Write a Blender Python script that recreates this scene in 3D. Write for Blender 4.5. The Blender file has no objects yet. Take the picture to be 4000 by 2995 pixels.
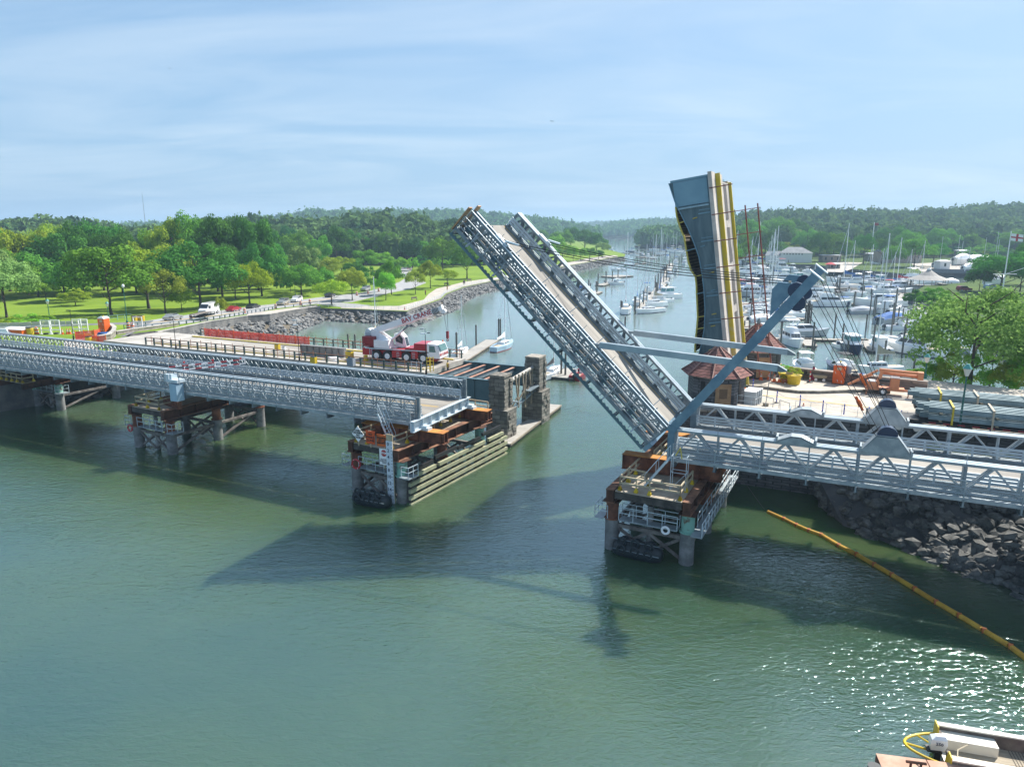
import bpy, math, random
import numpy as np
from mathutils import Vector, Matrix, Euler
scene = bpy.context.scene
# ---------------------------------------------------------------- camera
CAM_H = 23.5
F_PX = 2778.0                       # focal length in pixels of the 4000 px wide photograph
PITCH = math.atan(612.5 / F_PX)
cd = bpy.data.cameras.new('camera')
cd.sensor_width = 36.0
cd.lens = F_PX / 4000 * 36.0
cd.clip_start = 0.5
cd.clip_end = 30000
cam = bpy.data.objects.new('camera', cd)
scene.collection.objects.link(cam)
cam.location = (0, 0, CAM_H)
cam.rotation_euler = (math.radians(90) - PITCH, 0, 0)
scene.camera = cam
# ---------------------------------------------------------------- light
SUN_EL, SUN_AZ = 48.5, 51.5          # elevation; azimuth measured clockwise from +Y
w = bpy.data.worlds.new('World')
scene.world = w
w.use_nodes = True
nt = w.node_tree
nt.nodes.clear()
def wn(t, **k):
 n = nt.nodes.new(t)
 for a, b in k.items(): setattr(n, a, b)
 return n
sky = wn('ShaderNodeTexSky', sky_type='NISHITA', sun_disc=False)
sky.sun_elevation = math.radians(SUN_EL)
sky.sun_rotation = math.radians(SUN_AZ)
sky.altitude = 0
sky.air_density = 1.0
sky.dust_density = 1.1
sky.ozone_density = 2.2
bg = wn('ShaderNodeBackground'); bg.inputs['Strength'].default_value = 0.10
outw = wn('ShaderNodeOutputWorld')
tc = wn('ShaderNodeTexCoord')
sep = wn('ShaderNodeSeparateXYZ')
# thin cirrus: noise on a flat layer far overhead (direction divided by its height)
mx = wn('ShaderNodeMath', operation='MAXIMUM'); mx.inputs[1].default_value = 0.0
ad = wn('ShaderNodeMath', operation='ADD'); ad.inputs[1].default_value = 0.12
dv = wn('ShaderNodeVectorMath', operation='DIVIDE')
cmb = wn('ShaderNodeCombineXYZ')
mp = wn('ShaderNodeMapping')
mp.inputs['Rotation'].default_value = (0, 0, math.radians(28)); mp.inputs['Scale'].default_value = (0.5, 1.1, 1)
nz = wn('ShaderNodeTexNoise'); nz.inputs['Scale'].default_value = 1.1; nz.inputs['Detail'].default_value = 7
nz.inputs['Roughness'].default_value = 0.55; nz.inputs['Distortion'].default_value = 0.7
rp = wn('ShaderNodeValToRGB'); rp.color_ramp.elements[0].position = 0.40; rp.color_ramp.elements[1].position = 0.80
mxc = wn('ShaderNodeMixRGB'); mxc.inputs[2].default_value = (5.3, 6.0, 6.5, 1)
sc = wn('ShaderNodeMath', operation='MULTIPLY'); sc.inputs[1].default_value = 0.46
L = nt.links.new
L(tc.outputs['Generated'], sep.inputs[0]); L(sep.outputs['Z'], mx.inputs[0]); L(mx.outputs[0], ad.inputs[0])
for i in range(3): L(ad.outputs[0], cmb.inputs[i])
L(tc.outputs['Generated'], dv.inputs[0]); L(cmb.outputs[0], dv.inputs[1]); L(dv.outputs[0], mp.inputs['Vector'])
L(mp.outputs[0], nz.inputs['Vector']); L(nz.outputs['Fac'], rp.inputs[0]); L(rp.outputs[0], sc.inputs[0])
# pale band low over the horizon: summer haze in the sky itself
hz = wn('ShaderNodeMapRange'); hz.inputs['From Min'].default_value = 0.0; hz.inputs['From Max'].default_value = 0.6
hz.inputs['To Min'].default_value = 0.85; hz.inputs['To Max'].default_value = 0.35
hmx = wn('ShaderNodeMixRGB'); hmx.inputs[2].default_value = (1.95, 3.3, 4.9, 1)
L(mx.outputs[0], hz.inputs['Value']); L(hz.outputs[0], hmx.inputs[0]); L(sky.outputs[0], hmx.inputs[1])
L(hmx.outputs[0], mxc.inputs[1]); L(sc.outputs[0], mxc.inputs[0]); L(mxc.outputs[0], bg.inputs['Color'])
L(bg.outputs[0], outw.inputs['Surface'])
sd = bpy.data.lights.new('sun', 'SUN'); sd.energy = 5.0; sd.angle = math.radians(0.53); sd.color = (1, 0.955, 0.88)
so = bpy.data.objects.new('sun', sd); scene.collection.objects.link(so)
e, a = math.radians(SUN_EL), math.radians(SUN_AZ)
sun_dir = Vector((math.sin(a) * math.cos(e), math.cos(a) * math.cos(e), math.sin(e)))
so.rotation_euler = sun_dir.to_track_quat('Z', 'Y').to_euler()
so.location = sun_dir * 200
vs = scene.view_settings
scene.display_settings.display_device = 'sRGB'
vs.view_transform = 'Standard'; vs.look = 'None'; vs.exposure = 0.76; vs.gamma = 1; vs.use_curve_mapping = False
scene.cycles.volume_bounces = 0
scene.cycles.max_bounces = 8
scene.cycles.transparent_max_bounces = 24
# ---------------------------------------------------------------- survey helpers
# photograph pixel (u, v of 4000 x 2995) -> the point of the place on the level z; only used as a measuring tape
_c, _s = math.cos(PITCH), math.sin(PITCH)
def P(u, v, z=0.0):
 x = (u - 2000) / F_PX; y = (1497.5 - v) / F_PX
 dy = _c + y * _s; dz = y * _c - _s
 t = (z - CAM_H) / dz
 return Vector((x * t, dy * t, z))
def Zat(u, v, Y):
 x = (u - 2000) / F_PX; y = (1497.5 - v) / F_PX
 dy = _c + y * _s; dz = y * _c - _s
 t = Y / dy
 return Vector((x * t, Y, CAM_H + dz * t))
# bridge frame: s along the bridge to the right, t across it away from the camera
OX, OY = -8.8, 59.5
AX = Vector((0.9051, -0.4252, 0)); NX = Vector((0.4252, 0.9051, 0))
BROT = math.atan2(AX.y, AX.x)
def Wst(s, t, z=0.0):
 return Vector((OX + s * AX.x + t * NX.x, OY + s * AX.y + t * NX.y, z))
def ST(p):
 d = Vector((p[0] - OX, p[1] - OY, 0)); return d.dot(AX), d.dot(NX)
def PS(u, v, z):
 return ST(P(u, v, z))
col = scene.collection
def tag(o, label=None, cat=None, group=None, kind=None):
 if label: o['label'] = label
 if cat: o['category'] = cat
 if group: o['group'] = group
 if kind: o['kind'] = kind
 return o
def empty(name, loc=(0, 0, 0), rz=0.0, label=None, cat=None, group=None):
 o = bpy.data.objects.new(name, None); col.objects.link(o)
 o.empty_display_size = 0.3
 o.location = loc; o.rotation_euler = (0, 0, rz)
 return tag(o, label, cat, group)
def kids(o): return [c for c in bpy.data.objects if c.parent == o]
def copy_tree(o, parent=None):
 c = o.copy(); col.objects.link(c)
 if parent is not None: c.parent = parent
 for ch in CH.get(o.name, []):
  copy_tree(ch, c)
 return c
CH = {}
class MB:
 def __init__(s): s.v = []; s.f = []; s.mi = []; s.cur = 0
 def face(s, pts, mi=None):
  n = len(s.v); s.v.extend([tuple(p) for p in pts]); s.f.append(tuple(range(n, n + len(pts)))); s.mi.append(s.cur if mi is None else mi)
 def hexa(s, c):   # 8 corners: bottom ring 0-3 ccw, top ring 4-7
  n = len(s.v); s.v.extend([tuple(p) for p in c])
  for q in ((0, 3, 2, 1), (4, 5, 6, 7), (0, 1, 5, 4), (1, 2, 6, 5), (2, 3, 7, 6), (3, 0, 4, 7)):
   s.f.append(tuple(n + i for i in q)); s.mi.append(s.cur)
  return s
 def box(s, x0, x1, y0, y1, z0, z1, rz=0, piv=None):
  c = [(x0, y0, z0), (x1, y0, z0), (x1, y1, z0), (x0, y1, z0), (x0, y0, z1), (x1, y0, z1), (x1, y1, z1), (x0, y1, z1)]
  if rz:
   px, py = piv or ((x0 + x1) / 2, (y0 + y1) / 2); k, l = math.cos(rz), math.sin(rz)
   c = [(px + (x - px) * k - (y - py) * l, py + (x - px) * l + (y - py) * k, z) for x, y, z in c]
  return s.hexa(c)
 def beam(s, p, q, w, h, up=(0, 0, 1)):
  p = Vector(p); q = Vector(q); d = (q - p)
  if d.length < 1e-6: return s
  d.normalize(); up = Vector(up)
  if abs(d.dot(up)) > 0.99: up = Vector((1, 0, 0))
  sd_ = d.cross(up).normalized() * (w / 2); u2 = sd_.cross(d).normalized() * (h / 2)
  return s.hexa([p - sd_ - u2, q - sd_ - u2, q + sd_ - u2, p + sd_ - u2, p - sd_ + u2, q - sd_ + u2, q + sd_ + u2, p + sd_ + u2])
 def tube(s, p, q, r, n=6, r2=None, cap=True):
  p = Vector(p); q = Vector(q); d = q - p
  if d.length < 1e-6: return s
  d.normalize(); a_ = d.orthogonal().normalized(); b_ = d.cross(a_)
  r2 = r if r2 is None else r2
  k = len(s.v)
  for c0, rr in ((p, r), (q, r2)):
   for i in range(n):
    an = 2 * math.pi * i / n
    s.v.append(tuple(c0 + a_ * math.cos(an) * rr + b_ * math.sin(an) * rr))
  for i in range(n):
   j = (i + 1) % n
   s.f.append((k + i, k + j, k + n + j, k + n + i)); s.mi.append(s.cur)
  if cap:
   s.f.append(tuple(k + i for i in reversed(range(n)))); s.mi.append(s.cur)
   s.f.append(tuple(k + n + i for i in range(n))); s.mi.append(s.cur)
  return s
 def path(s, pts, r, n=6):
  for p, q in zip(pts, pts[1:]): s.tube(p, q, r, n)
  return s
 def loft(s, rings, cap=True, closed=True):
  k = len(s.v); n = len(rings[0])
  for r in rings: s.v.extend([tuple(p) for p in r])
  for a_ in range(len(rings) - 1):
   for i in range(n if closed else n - 1):
    j = (i + 1) % n
    s.f.append((k + a_ * n + i, k + a_ * n + j, k + (a_ + 1) * n + j, k + (a_ + 1) * n + i)); s.mi.append(s.cur)
  if cap:
   s.f.append(tuple(k + i for i in reversed(range(n)))); s.mi.append(s.cur)
   e_ = k + (len(rings) - 1) * n
   s.f.append(tuple(e_ + i for i in range(n))); s.mi.append(s.cur)
  return s
 def prism(s, pts, z0, z1):
  return s.loft([[(x, y, z0) for x, y in pts], [(x, y, z1) for x, y in pts]])
 def lathe(s, prof, n=12, c=(0, 0, 0)):
  return s.loft([[(c[0] + r * math.cos(2 * math.pi * i / n), c[1] + r * math.sin(2 * math.pi * i / n), c[2] + z) for i in range(n)] for r, z in prof])
 def torus(s, c, R, r, ax='z', n=16, m=6):
  k = len(s.v)
  for i in range(n):
   a_ = 2 * math.pi * i / n
   for j in range(m):
    b_ = 2 * math.pi * j / m
    x = (R + r * math.cos(b_)) * math.cos(a_); y = (R + r * math.cos(b_)) * math.sin(a_); z = r * math.sin(b_)
    if ax == 'x': x, y, z = z, x, y
    if ax == 'y': x, y, z = x, z, y
    s.v.append((c[0] + x, c[1] + y, c[2] + z))
  for i in range(n):
   for j in range(m):
    i2 = (i + 1) % n; j2 = (j + 1) % m
    s.f.append((k + i * m + j, k + i2 * m + j, k + i2 * m + j2, k + i * m + j2)); s.mi.append(s.cur)
  return s
 def mat(s, i): s.cur = i; return s
 def build(s, name, mats, parent=None, smooth=False, loc=None, rz=0):
  me = bpy.data.meshes.new(name); me.from_pydata(s.v, [], s.f)
  if not isinstance(mats, (list, tuple)): mats = [mats]
  for m_ in mats: me.materials.append(m_)
  if len(mats) > 1: me.polygons.foreach_set('material_index', s.mi)
  if smooth: me.polygons.foreach_set('use_smooth', [True] * len(me.polygons))
  me.update()
  o = bpy.data.objects.new(name, me); col.objects.link(o)
  if parent is not None:
   o.parent = parent; CH.setdefault(parent.name, []).append(o)
  if loc is not None: o.location = loc
  if rz: o.rotation_euler = (0, 0, rz)
  return o
def np_mesh(name, verts, faces, mats, mi=None, smooth=False, parent=None):
 """verts (n,3) faces (m,k) numpy"""
 me = bpy.data.meshes.new(name)
 n, (m_, k) = len(verts), faces.shape
 me.vertices.add(n); me.vertices.foreach_set('co', np.asarray(verts, dtype=np.float32).ravel())
 me.loops.add(m_ * k); me.loops.foreach_set('vertex_index', faces.astype(np.int32).ravel())
 me.polygons.add(m_)
 me.polygons.foreach_set('loop_start', np.arange(0, m_ * k, k, dtype=np.int32))
 me.polygons.foreach_set('loop_total', np.full(m_, k, dtype=np.int32))
 if not isinstance(mats, (list, tuple)): mats = [mats]
 for x in mats: me.materials.append(x)
 if mi is not None: me.polygons.foreach_set('material_index', mi.astype(np.int32))
 me.polygons.foreach_set('use_smooth', np.full(m_, smooth, dtype=bool))
 me.update(calc_edges=True); me.validate()
 o = bpy.data.objects.new(name, me); col.objects.link(o)
 if parent is not None:
  o.parent = parent; CH.setdefault(parent.name, []).append(o)
 return o
def text_mesh(name, txt, size, mat_, parent=None, M_=None, bold=None, align='CENTER', depth=0.004, spacing=1.0):
 cu = bpy.data.curves.new(name, 'FONT'); cu.body = txt; cu.size = size; cu.align_x = align; cu.align_y = 'CENTER'
 cu.extrude = depth; cu.offset = size * .014 if bold is None else bold; cu.space_line = spacing; cu.resolution_u = 2
 to = bpy.data.objects.new(name + '_tmp', cu); col.objects.link(to)
 bpy.context.view_layer.update()
 dg = bpy.context.evaluated_depsgraph_get()
 me = bpy.data.meshes.new_from_object(to.evaluated_get(dg))
 me.name = name
 bpy.data.objects.remove(to); bpy.data.curves.remove(cu)
 me.materials.clear(); me.materials.append(mat_)
 o = bpy.data.objects.new(name, me); col.objects.link(o)
 if M_ is not None: me.transform(M_)
 if parent is not None:
  o.parent = parent; CH.setdefault(parent.name, []).append(o)
 return o
def frame(origin, xdir, ydir):
 """matrix that takes text x/y to the given directions"""
 x = Vector(xdir).normalized(); y = Vector(ydir).normalized(); z = x.cross(y)
 m = Matrix((x, y, z)).transposed().to_4x4(); m.translation = Vector(origin); return m
# ---------------------------------------------------------------- materials
MATS = {}
def srgb(h):
 h = h.lstrip('#'); c = [int(h[i:i + 2], 16) / 255 for i in (0, 2, 4)]
 return tuple(((x + 0.055) / 1.055) ** 2.4 if x > 0.04045 else x / 12.92 for x in c)
def M(name, c, rough=0.6, metal=0.0, var=0.18, scale=1.5, bump=0.0, bscale=None, spec=0.5, c2=None, lo=0.4, hi=0.65, coat=0.0, stretch=None, detail=5):
 if name in MATS: return MATS[name]
 m = bpy.data.materials.new(name); m.use_nodes = True; MATS[name] = m
 n = m.node_tree; b = n.nodes['Principled BSDF']
 b.inputs['Roughness'].default_value = rough; b.inputs['Metallic'].default_value = metal
 b.inputs['Specular IOR Level'].default_value = spec
 if coat: b.inputs['Coat Weight'].default_value = coat
 tcx = n.nodes.new('ShaderNodeTexCoord'); nx = n.nodes.new('ShaderNodeTexNoise')
 nx.inputs['Scale'].default_value = scale; nx.inputs['Detail'].default_value = detail; nx.inputs['Roughness'].default_value = 0.65
 src = tcx.outputs['Object']
 if stretch:
  mpp = n.nodes.new('ShaderNodeMapping'); mpp.inputs['Scale'].default_value = stretch
  n.links.new(src, mpp.inputs[0]); src = mpp.outputs[0]
 n.links.new(src, nx.inputs['Vector'])
 r = n.nodes.new('ShaderNodeValToRGB')
 if c2 is None:
  a1 = tuple(max(0, x * (1 - var)) for x in c); a2 = tuple(min(1, x * (1 + var)) for x in c)
  r.color_ramp.elements[0].position = 0.3; r.color_ramp.elements[1].position = 0.7
 else:
  a1, a2 = c, c2; r.color_ramp.elements[0].position = lo; r.color_ramp.elements[1].position = hi
 r.color_ramp.elements[0].color = (*a1, 1); r.color_ramp.elements[1].color = (*a2, 1)
 n.links.new(nx.outputs['Fac'], r.inputs[0]); n.links.new(r.outputs[0], b.inputs['Base Color'])
 if bump:
  n2 = n.nodes.new('ShaderNodeTexNoise'); n2.inputs['Scale'].default_value = bscale or scale * 4; n2.inputs['Detail'].default_value = 4
  bp = n.nodes.new('ShaderNodeBump'); bp.inputs['Strength'].default_value = bump; bp.inputs['Distance'].default_value = 0.05
  n.links.new(src, n2.inputs['Vector']); n.links.new(n2.outputs['Fac'], bp.inputs['Height']); n.links.new(bp.outputs[0], b.inputs['Normal'])
 return m
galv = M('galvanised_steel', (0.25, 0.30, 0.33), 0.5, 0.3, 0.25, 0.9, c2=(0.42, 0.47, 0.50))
galvd = M('galvanised_dark_grey', (0.14, 0.18, 0.205), 0.5, 0.25, 0.25, 0.8, c2=(0.26, 0.31, 0.34))  # darker grey tone of the galvanised steel
galvl = M('bright_guardrail', (0.56, 0.65, 0.71), 0.45, 0.2, 0.12, 1.2)
bluesteel = M('blue_grey_mast_steel', (0.11, 0.20, 0.28), 0.38, 0.3, 0.3, 0.5, c2=(0.20, 0.31, 0.39), coat=0.2)
palesteel = M('pale_strut_steel', (0.30, 0.37, 0.42), 0.4, 0.4, 0.2, 0.6, c2=(0.42, 0.49, 0.53))
rust = M('rust_brown', (0.045, 0.022, 0.016), 0.85, 0.1, c2=(0.13, 0.052, 0.03), scale=0.8, bump=0.3, bscale=12)
rustl = M('rust_pile', (0.12, 0.045, 0.028), 0.85, 0.1, c2=(0.30, 0.12, 0.065), scale=1.2, bump=0.3)
rustf = M('rusty_flange', (0.13, 0.065, 0.042), 0.85, 0.1, c2=(0.33, 0.165, 0.095), scale=1.3)
orust = M('orange_rust', (0.34, 0.125, 0.03), 0.8, 0.1, c2=(0.58, 0.26, 0.05), scale=0.7)
mint = M('mint_primer', (0.20, 0.40, 0.33), 0.7, 0, c2=(0.12, 0.06, 0.035), lo=0.55, hi=0.68, scale=1.6)
concpile = M('concrete_pile', (0.13, 0.13, 0.13), 0.9, 0, c2=(0.26, 0.26, 0.255), scale=1.1)
concrete = M('pale_concrete', (0.32, 0.30, 0.27), 0.85, 0, c2=(0.48, 0.45, 0.40), scale=0.5, bump=0.1)
decktan = M('bridge_deck_surface', (0.22, 0.205, 0.185), 0.9, 0, c2=(0.37, 0.345, 0.30), scale=0.35, bump=0.1, stretch=(0.25, 1.6, 1))
asphalt = M('asphalt', (0.13, 0.13, 0.135), 0.9, 0, c2=(0.20, 0.20, 0.205), scale=0.6, bump=0.1)
asphaltl = M('light_road', (0.27, 0.27, 0.275), 0.9, 0, c2=(0.36, 0.36, 0.355), scale=0.4)
paving = M('pink_concrete_paving', (0.36, 0.32, 0.275), 0.85, 0, c2=(0.50, 0.45, 0.39), scale=0.35)
plazam = M('plaza_concrete', (0.36, 0.32, 0.265), 0.85, 0, c2=(0.52, 0.47, 0.40), scale=0.3)
wood = M('weathered_timber', (0.22, 0.18, 0.13), 0.85, 0, c2=(0.36, 0.31, 0.24), scale=1.5, stretch=(0.4, 4, 1))
woodn = M('new_timber', (0.40, 0.33, 0.22), 0.8, 0, c2=(0.52, 0.45, 0.31), scale=1.2)
greenwood = M('green_treated_timber', (0.26, 0.27, 0.16), 0.8, 0, c2=(0.42, 0.41, 0.27), scale=1.3, stretch=(1, 0.3, 3))
plywood = M('plywood_board', (0.36, 0.20, 0.10), 0.7, 0, c2=(0.46, 0.28, 0.15), scale=2)
platdeck = M('platform_plywood', (0.30, 0.25, 0.19), 0.85, 0, c2=(0.44, 0.38, 0.30), scale=0.8)
darkwood = M('dark_creosote_timber', (0.035, 0.032, 0.03), 0.85, 0, c2=(0.10, 0.09, 0.08), scale=1.4)
pilem = M('mooring_pile_timber', (0.10, 0.095, 0.085), 0.9, 0, c2=(0.21, 0.20, 0.175), scale=1.2, stretch=(3, 3, 0.5))
rubber = M('black_rubber', (0.012, 0.02, 0.025), 0.4, 0, 0.3, 2)
black = M('black_paint', (0.015, 0.016, 0.018), 0.5, 0, 0.2, 2)
red = M('red_paint', (0.42, 0.012, 0.02), 0.35, 0, 0.15, 1.2, coat=0.3)
redd = M('dark_red_paint', (0.24, 0.012, 0.02), 0.4, 0, 0.15, 1.2)
white = M('white_paint', (0.85, 0.85, 0.86), 0.35, 0, 0.06, 0.8, coat=0.3)
gel = M('white_gelcoat', (0.84, 0.85, 0.85), 0.3, 0, 0.07, 0.5, coat=0.3)
gelw = M('warm_gelcoat', (0.66, 0.63, 0.55), 0.35, 0, 0.07, 0.5)
greyhull = M('grey_hull', (0.34, 0.37, 0.40), 0.3, 0, 0.1, 0.5, coat=0.3)
navy = M('navy_paint', (0.012, 0.028, 0.075), 0.35, 0, 0.2, 0.7, coat=0.3)
bluecan = M('blue_canvas', (0.02, 0.11, 0.34), 0.8, 0, 0.2, 1)
redcan = M('red_canvas', (0.45, 0.03, 0.04), 0.8, 0, 0.2, 1)
tancan = M('tan_canvas', (0.42, 0.36, 0.26), 0.8, 0, 0.15, 1)
blackcan = M('black_canvas', (0.02, 0.024, 0.03), 0.8, 0, 0.2, 1)
greycan = M('grey_tarpaulin', (0.26, 0.30, 0.35), 0.7, 0, 0.15, 1, bump=0.3)
glassd = M('dark_glass', (0.02, 0.03, 0.04), 0.08, 0, 0.2, 1, spec=0.8)
glasst = M('teal_glass', (0.10, 0.28, 0.28), 0.08, 0, 0.2, 1, spec=0.8)
alum = M('aluminium', (0.6, 0.62, 0.64), 0.3, 0.7, 0.1, 1)
yellow = M('safety_yellow', (0.62, 0.44, 0.02), 0.5, 0, 0.15, 1)
yellowf = M('faded_yellow', (0.50, 0.40, 0.06), 0.6, 0, c2=(0.62, 0.52, 0.12), scale=1.5)
yellowst = M('yellow_stripe', (0.58, 0.44, 0.03), 0.7, 0, c2=(0.52, 0.44, 0.30), lo=0.5, hi=0.68, scale=0.7)
lineyel = M('road_line_yellow', (0.55, 0.36, 0.09), 0.8, 0, 0.2, 1)
linewh = M('road_line_white', (0.62, 0.62, 0.60), 0.8, 0, 0.15, 1)
orange = M('safety_orange', (0.72, 0.13, 0.015), 0.5, 0, 0.1, 1)
signor = M('orange_sign', (0.78, 0.10, 0.01), 0.5, 0, 0.06, 1)
boomy = M('boom_yellow', (0.56, 0.33, 0.03), 0.6, 0, c2=(0.40, 0.20, 0.02), scale=1.3)
liftor = M('lift_orange_paint', (0.58, 0.22, 0.10), 0.5, 0, 0.15, 1)
bollb = M('blue_plastic', (0.01, 0.05, 0.42), 0.5, 0, 0.1, 1)
greenp = M('dark_green_paint', (0.01, 0.13, 0.10), 0.5, 0, 0.2, 1)
greenpost = M('green_grey_post', (0.05, 0.085, 0.08), 0.7, 0, 0.3, 1)
teal = M('old_span_steel', (0.07, 0.135, 0.165), 0.55, 0.1, c2=(0.11, 0.19, 0.22), scale=0.35)
teall = M('old_leaf_steel', (0.06, 0.11, 0.135), 0.5, 0.15, c2=(0.115, 0.18, 0.205), scale=0.6, stretch=(.5, 1, 2.5), detail=9)
tealll = M('old_leaf_light_steel', (0.13, 0.26, 0.34), 0.5, 0.15, c2=(0.17, 0.31, 0.39), scale=0.3)
pinkside = M('pale_sidewalk_slab', (0.42, 0.38, 0.34), 0.85, 0, c2=(0.58, 0.53, 0.48), scale=0.7)
grate = M('open_steel_grating', (0.10, 0.09, 0.085), 0.7, 0.3, 0.3, 3)
lagging = M('dark_lagging', (0.045, 0.04, 0.035), 0.85, 0, c2=(0.10, 0.085, 0.07), scale=1.2)
tan = M('tan_board', (0.50, 0.40, 0.28), 0.7, 0, 0.1, 1)
rope = M('steel_rope', (0.03, 0.03, 0.035), 0.5, 0.3, 0.1, 1)
barrier = M('barrier_concrete', (0.40, 0.40, 0.39), 0.9, 0, c2=(0.52, 0.52, 0.50), scale=0.7)
soil = M('brown_soil', (0.12, 0.10, 0.07), 0.95, 0, 0.3, 1)
purple = M('plum_leaves', (0.06, 0.02, 0.04), 0.7, 0, 0.4, 1.5)
def stone_mat(name, c1, c2, mortar, sx=1.1, sz=0.45, bump=0.6):
 m = bpy.data.materials.new(name); m.use_nodes = True; n = m.node_tree; b = n.nodes['Principled BSDF']
 b.inputs['Roughness'].default_value = 0.9
 tcx = n.nodes.new('ShaderNodeTexCoord'); sp = n.nodes.new('ShaderNodeSeparateXYZ'); cb = n.nodes.new('ShaderNodeCombineXYZ')
 su = n.nodes.new('ShaderNodeMath'); su.operation = 'ADD'
 br = n.nodes.new('ShaderNodeTexBrick'); br.inputs['Scale'].default_value = 1.0
 br.inputs['Brick Width'].default_value = sx; br.inputs['Row Height'].default_value = sz; br.inputs['Mortar Size'].default_value = 0.03
 br.inputs['Color1'].default_value = (*c1, 1); br.inputs['Color2'].default_value = (*c2, 1); br.inputs['Mortar'].default_value = (*mortar, 1)
 nz2 = n.nodes.new('ShaderNodeTexNoise'); nz2.inputs['Scale'].default_value = 1.3; nz2.inputs['Detail'].default_value = 6
 vm = n.nodes.new('ShaderNodeVectorMath'); vm.operation = 'SCALE'; vm.inputs['Scale'].default_value = 0.25
 va = n.nodes.new('ShaderNodeVectorMath'); va.operation = 'ADD'
 l = n.links.new
 l(tcx.outputs['Object'], sp.inputs[0]); l(sp.outputs['X'], su.inputs[0]); l(sp.outputs['Y'], su.inputs[1])
 l(su.outputs[0], cb.inputs['X']); l(sp.outputs['Z'], cb.inputs['Y'])
 l(tcx.outputs['Object'], nz2.inputs['Vector']); l(nz2.outputs['Color'], vm.inputs[0]); l(cb.outputs[0], va.inputs[0]); l(vm.outputs[0], va.inputs[1])
 l(va.outputs[0], br.inputs['Vector'])
 mxx = n.nodes.new('ShaderNodeMixRGB'); mxx.blend_type = 'MULTIPLY'; mxx.inputs[0].default_value = 0.55
 rr = n.nodes.new('ShaderNodeValToRGB'); rr.color_ramp.elements[0].position = 0.3; rr.color_ramp.elements[0].color = (.35, .35, .35, 1); rr.color_ramp.elements[1].position = .65
 l(nz2.outputs['Fac'], rr.inputs[0]); l(br.outputs['Color'], mxx.inputs[1]); l(rr.outputs[0], mxx.inputs[2]); l(mxx.outputs[0], b.inputs['Base Color'])
 bp = n.nodes.new('ShaderNodeBump'); bp.inputs['Strength'].default_value = bump; bp.inputs['Distance'].default_value = 0.08
 l(br.outputs['Fac'], bp.inputs['Height']); bp.invert = True; l(bp.outputs[0], b.inputs['Normal'])
 MATS[name] = m; return m
stone = stone_mat('rough_granite_blocks', (0.16, 0.15, 0.13), (0.32, 0.30, 0.26), (0.09, 0.085, 0.08))
stoned = stone_mat('dark_fieldstone', (0.085, 0.09, 0.10), (0.17, 0.17, 0.18), (0.06, 0.06, 0.06), 0.7, 0.28)
stoneb = stone_mat('brown_parapet_stone', (0.17, 0.14, 0.125), (0.29, 0.25, 0.22), (0.12, 0.11, 0.10), 0.8, 0.3)
stonet = stone_mat('tan_rubble_wall', (0.27, 0.24, 0.20), (0.42, 0.38, 0.32), (0.15, 0.14, 0.12), 0.9, 0.4)
tiles = stone_mat('red_roof_tiles', (0.25, 0.10, 0.085), (0.36, 0.17, 0.14), (0.12, 0.05, 0.045), 0.35, 0.22, 0.8)
def mesh_mat(name, c, alpha):
 m = M(name, c, 0.6, 0.2, 0.2, 1.5)
 n = m.node_tree; b = n.nodes['Principled BSDF']
 ck = n.nodes.new('ShaderNodeTexNoise'); ck.inputs['Scale'].default_value = 30; ck.inputs['Detail'].default_value = 2
 mp_ = n.nodes.new('ShaderNodeMapRange'); mp_.inputs['From Min'].default_value = 0.35; mp_.inputs['From Max'].default_value = 0.65
 mp_.inputs['To Min'].default_value = alpha - 0.2; mp_.inputs['To Max'].default_value = alpha + 0.2
 tcx = n.nodes.new('ShaderNodeTexCoord')
 n.links.new(tcx.outputs['Object'], ck.inputs['Vector']); n.links.new(ck.outputs['Fac'], mp_.inputs['Value']); n.links.new(mp_.outputs[0], b.inputs['Alpha'])
 return m
wiremesh = mesh_mat('steel_wire_mesh', (0.32, 0.37, 0.40), 0.24)
thinmesh = mesh_mat('thin_wire_mesh', (0.36, 0.42, 0.46), 0.22)
redmesh = mesh_mat('red_safety_net', (0.80, 0.10, 0.07), 0.55)
clearp = mesh_mat('clear_vinyl', (0.75, 0.8, 0.82), 0.35)
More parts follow.
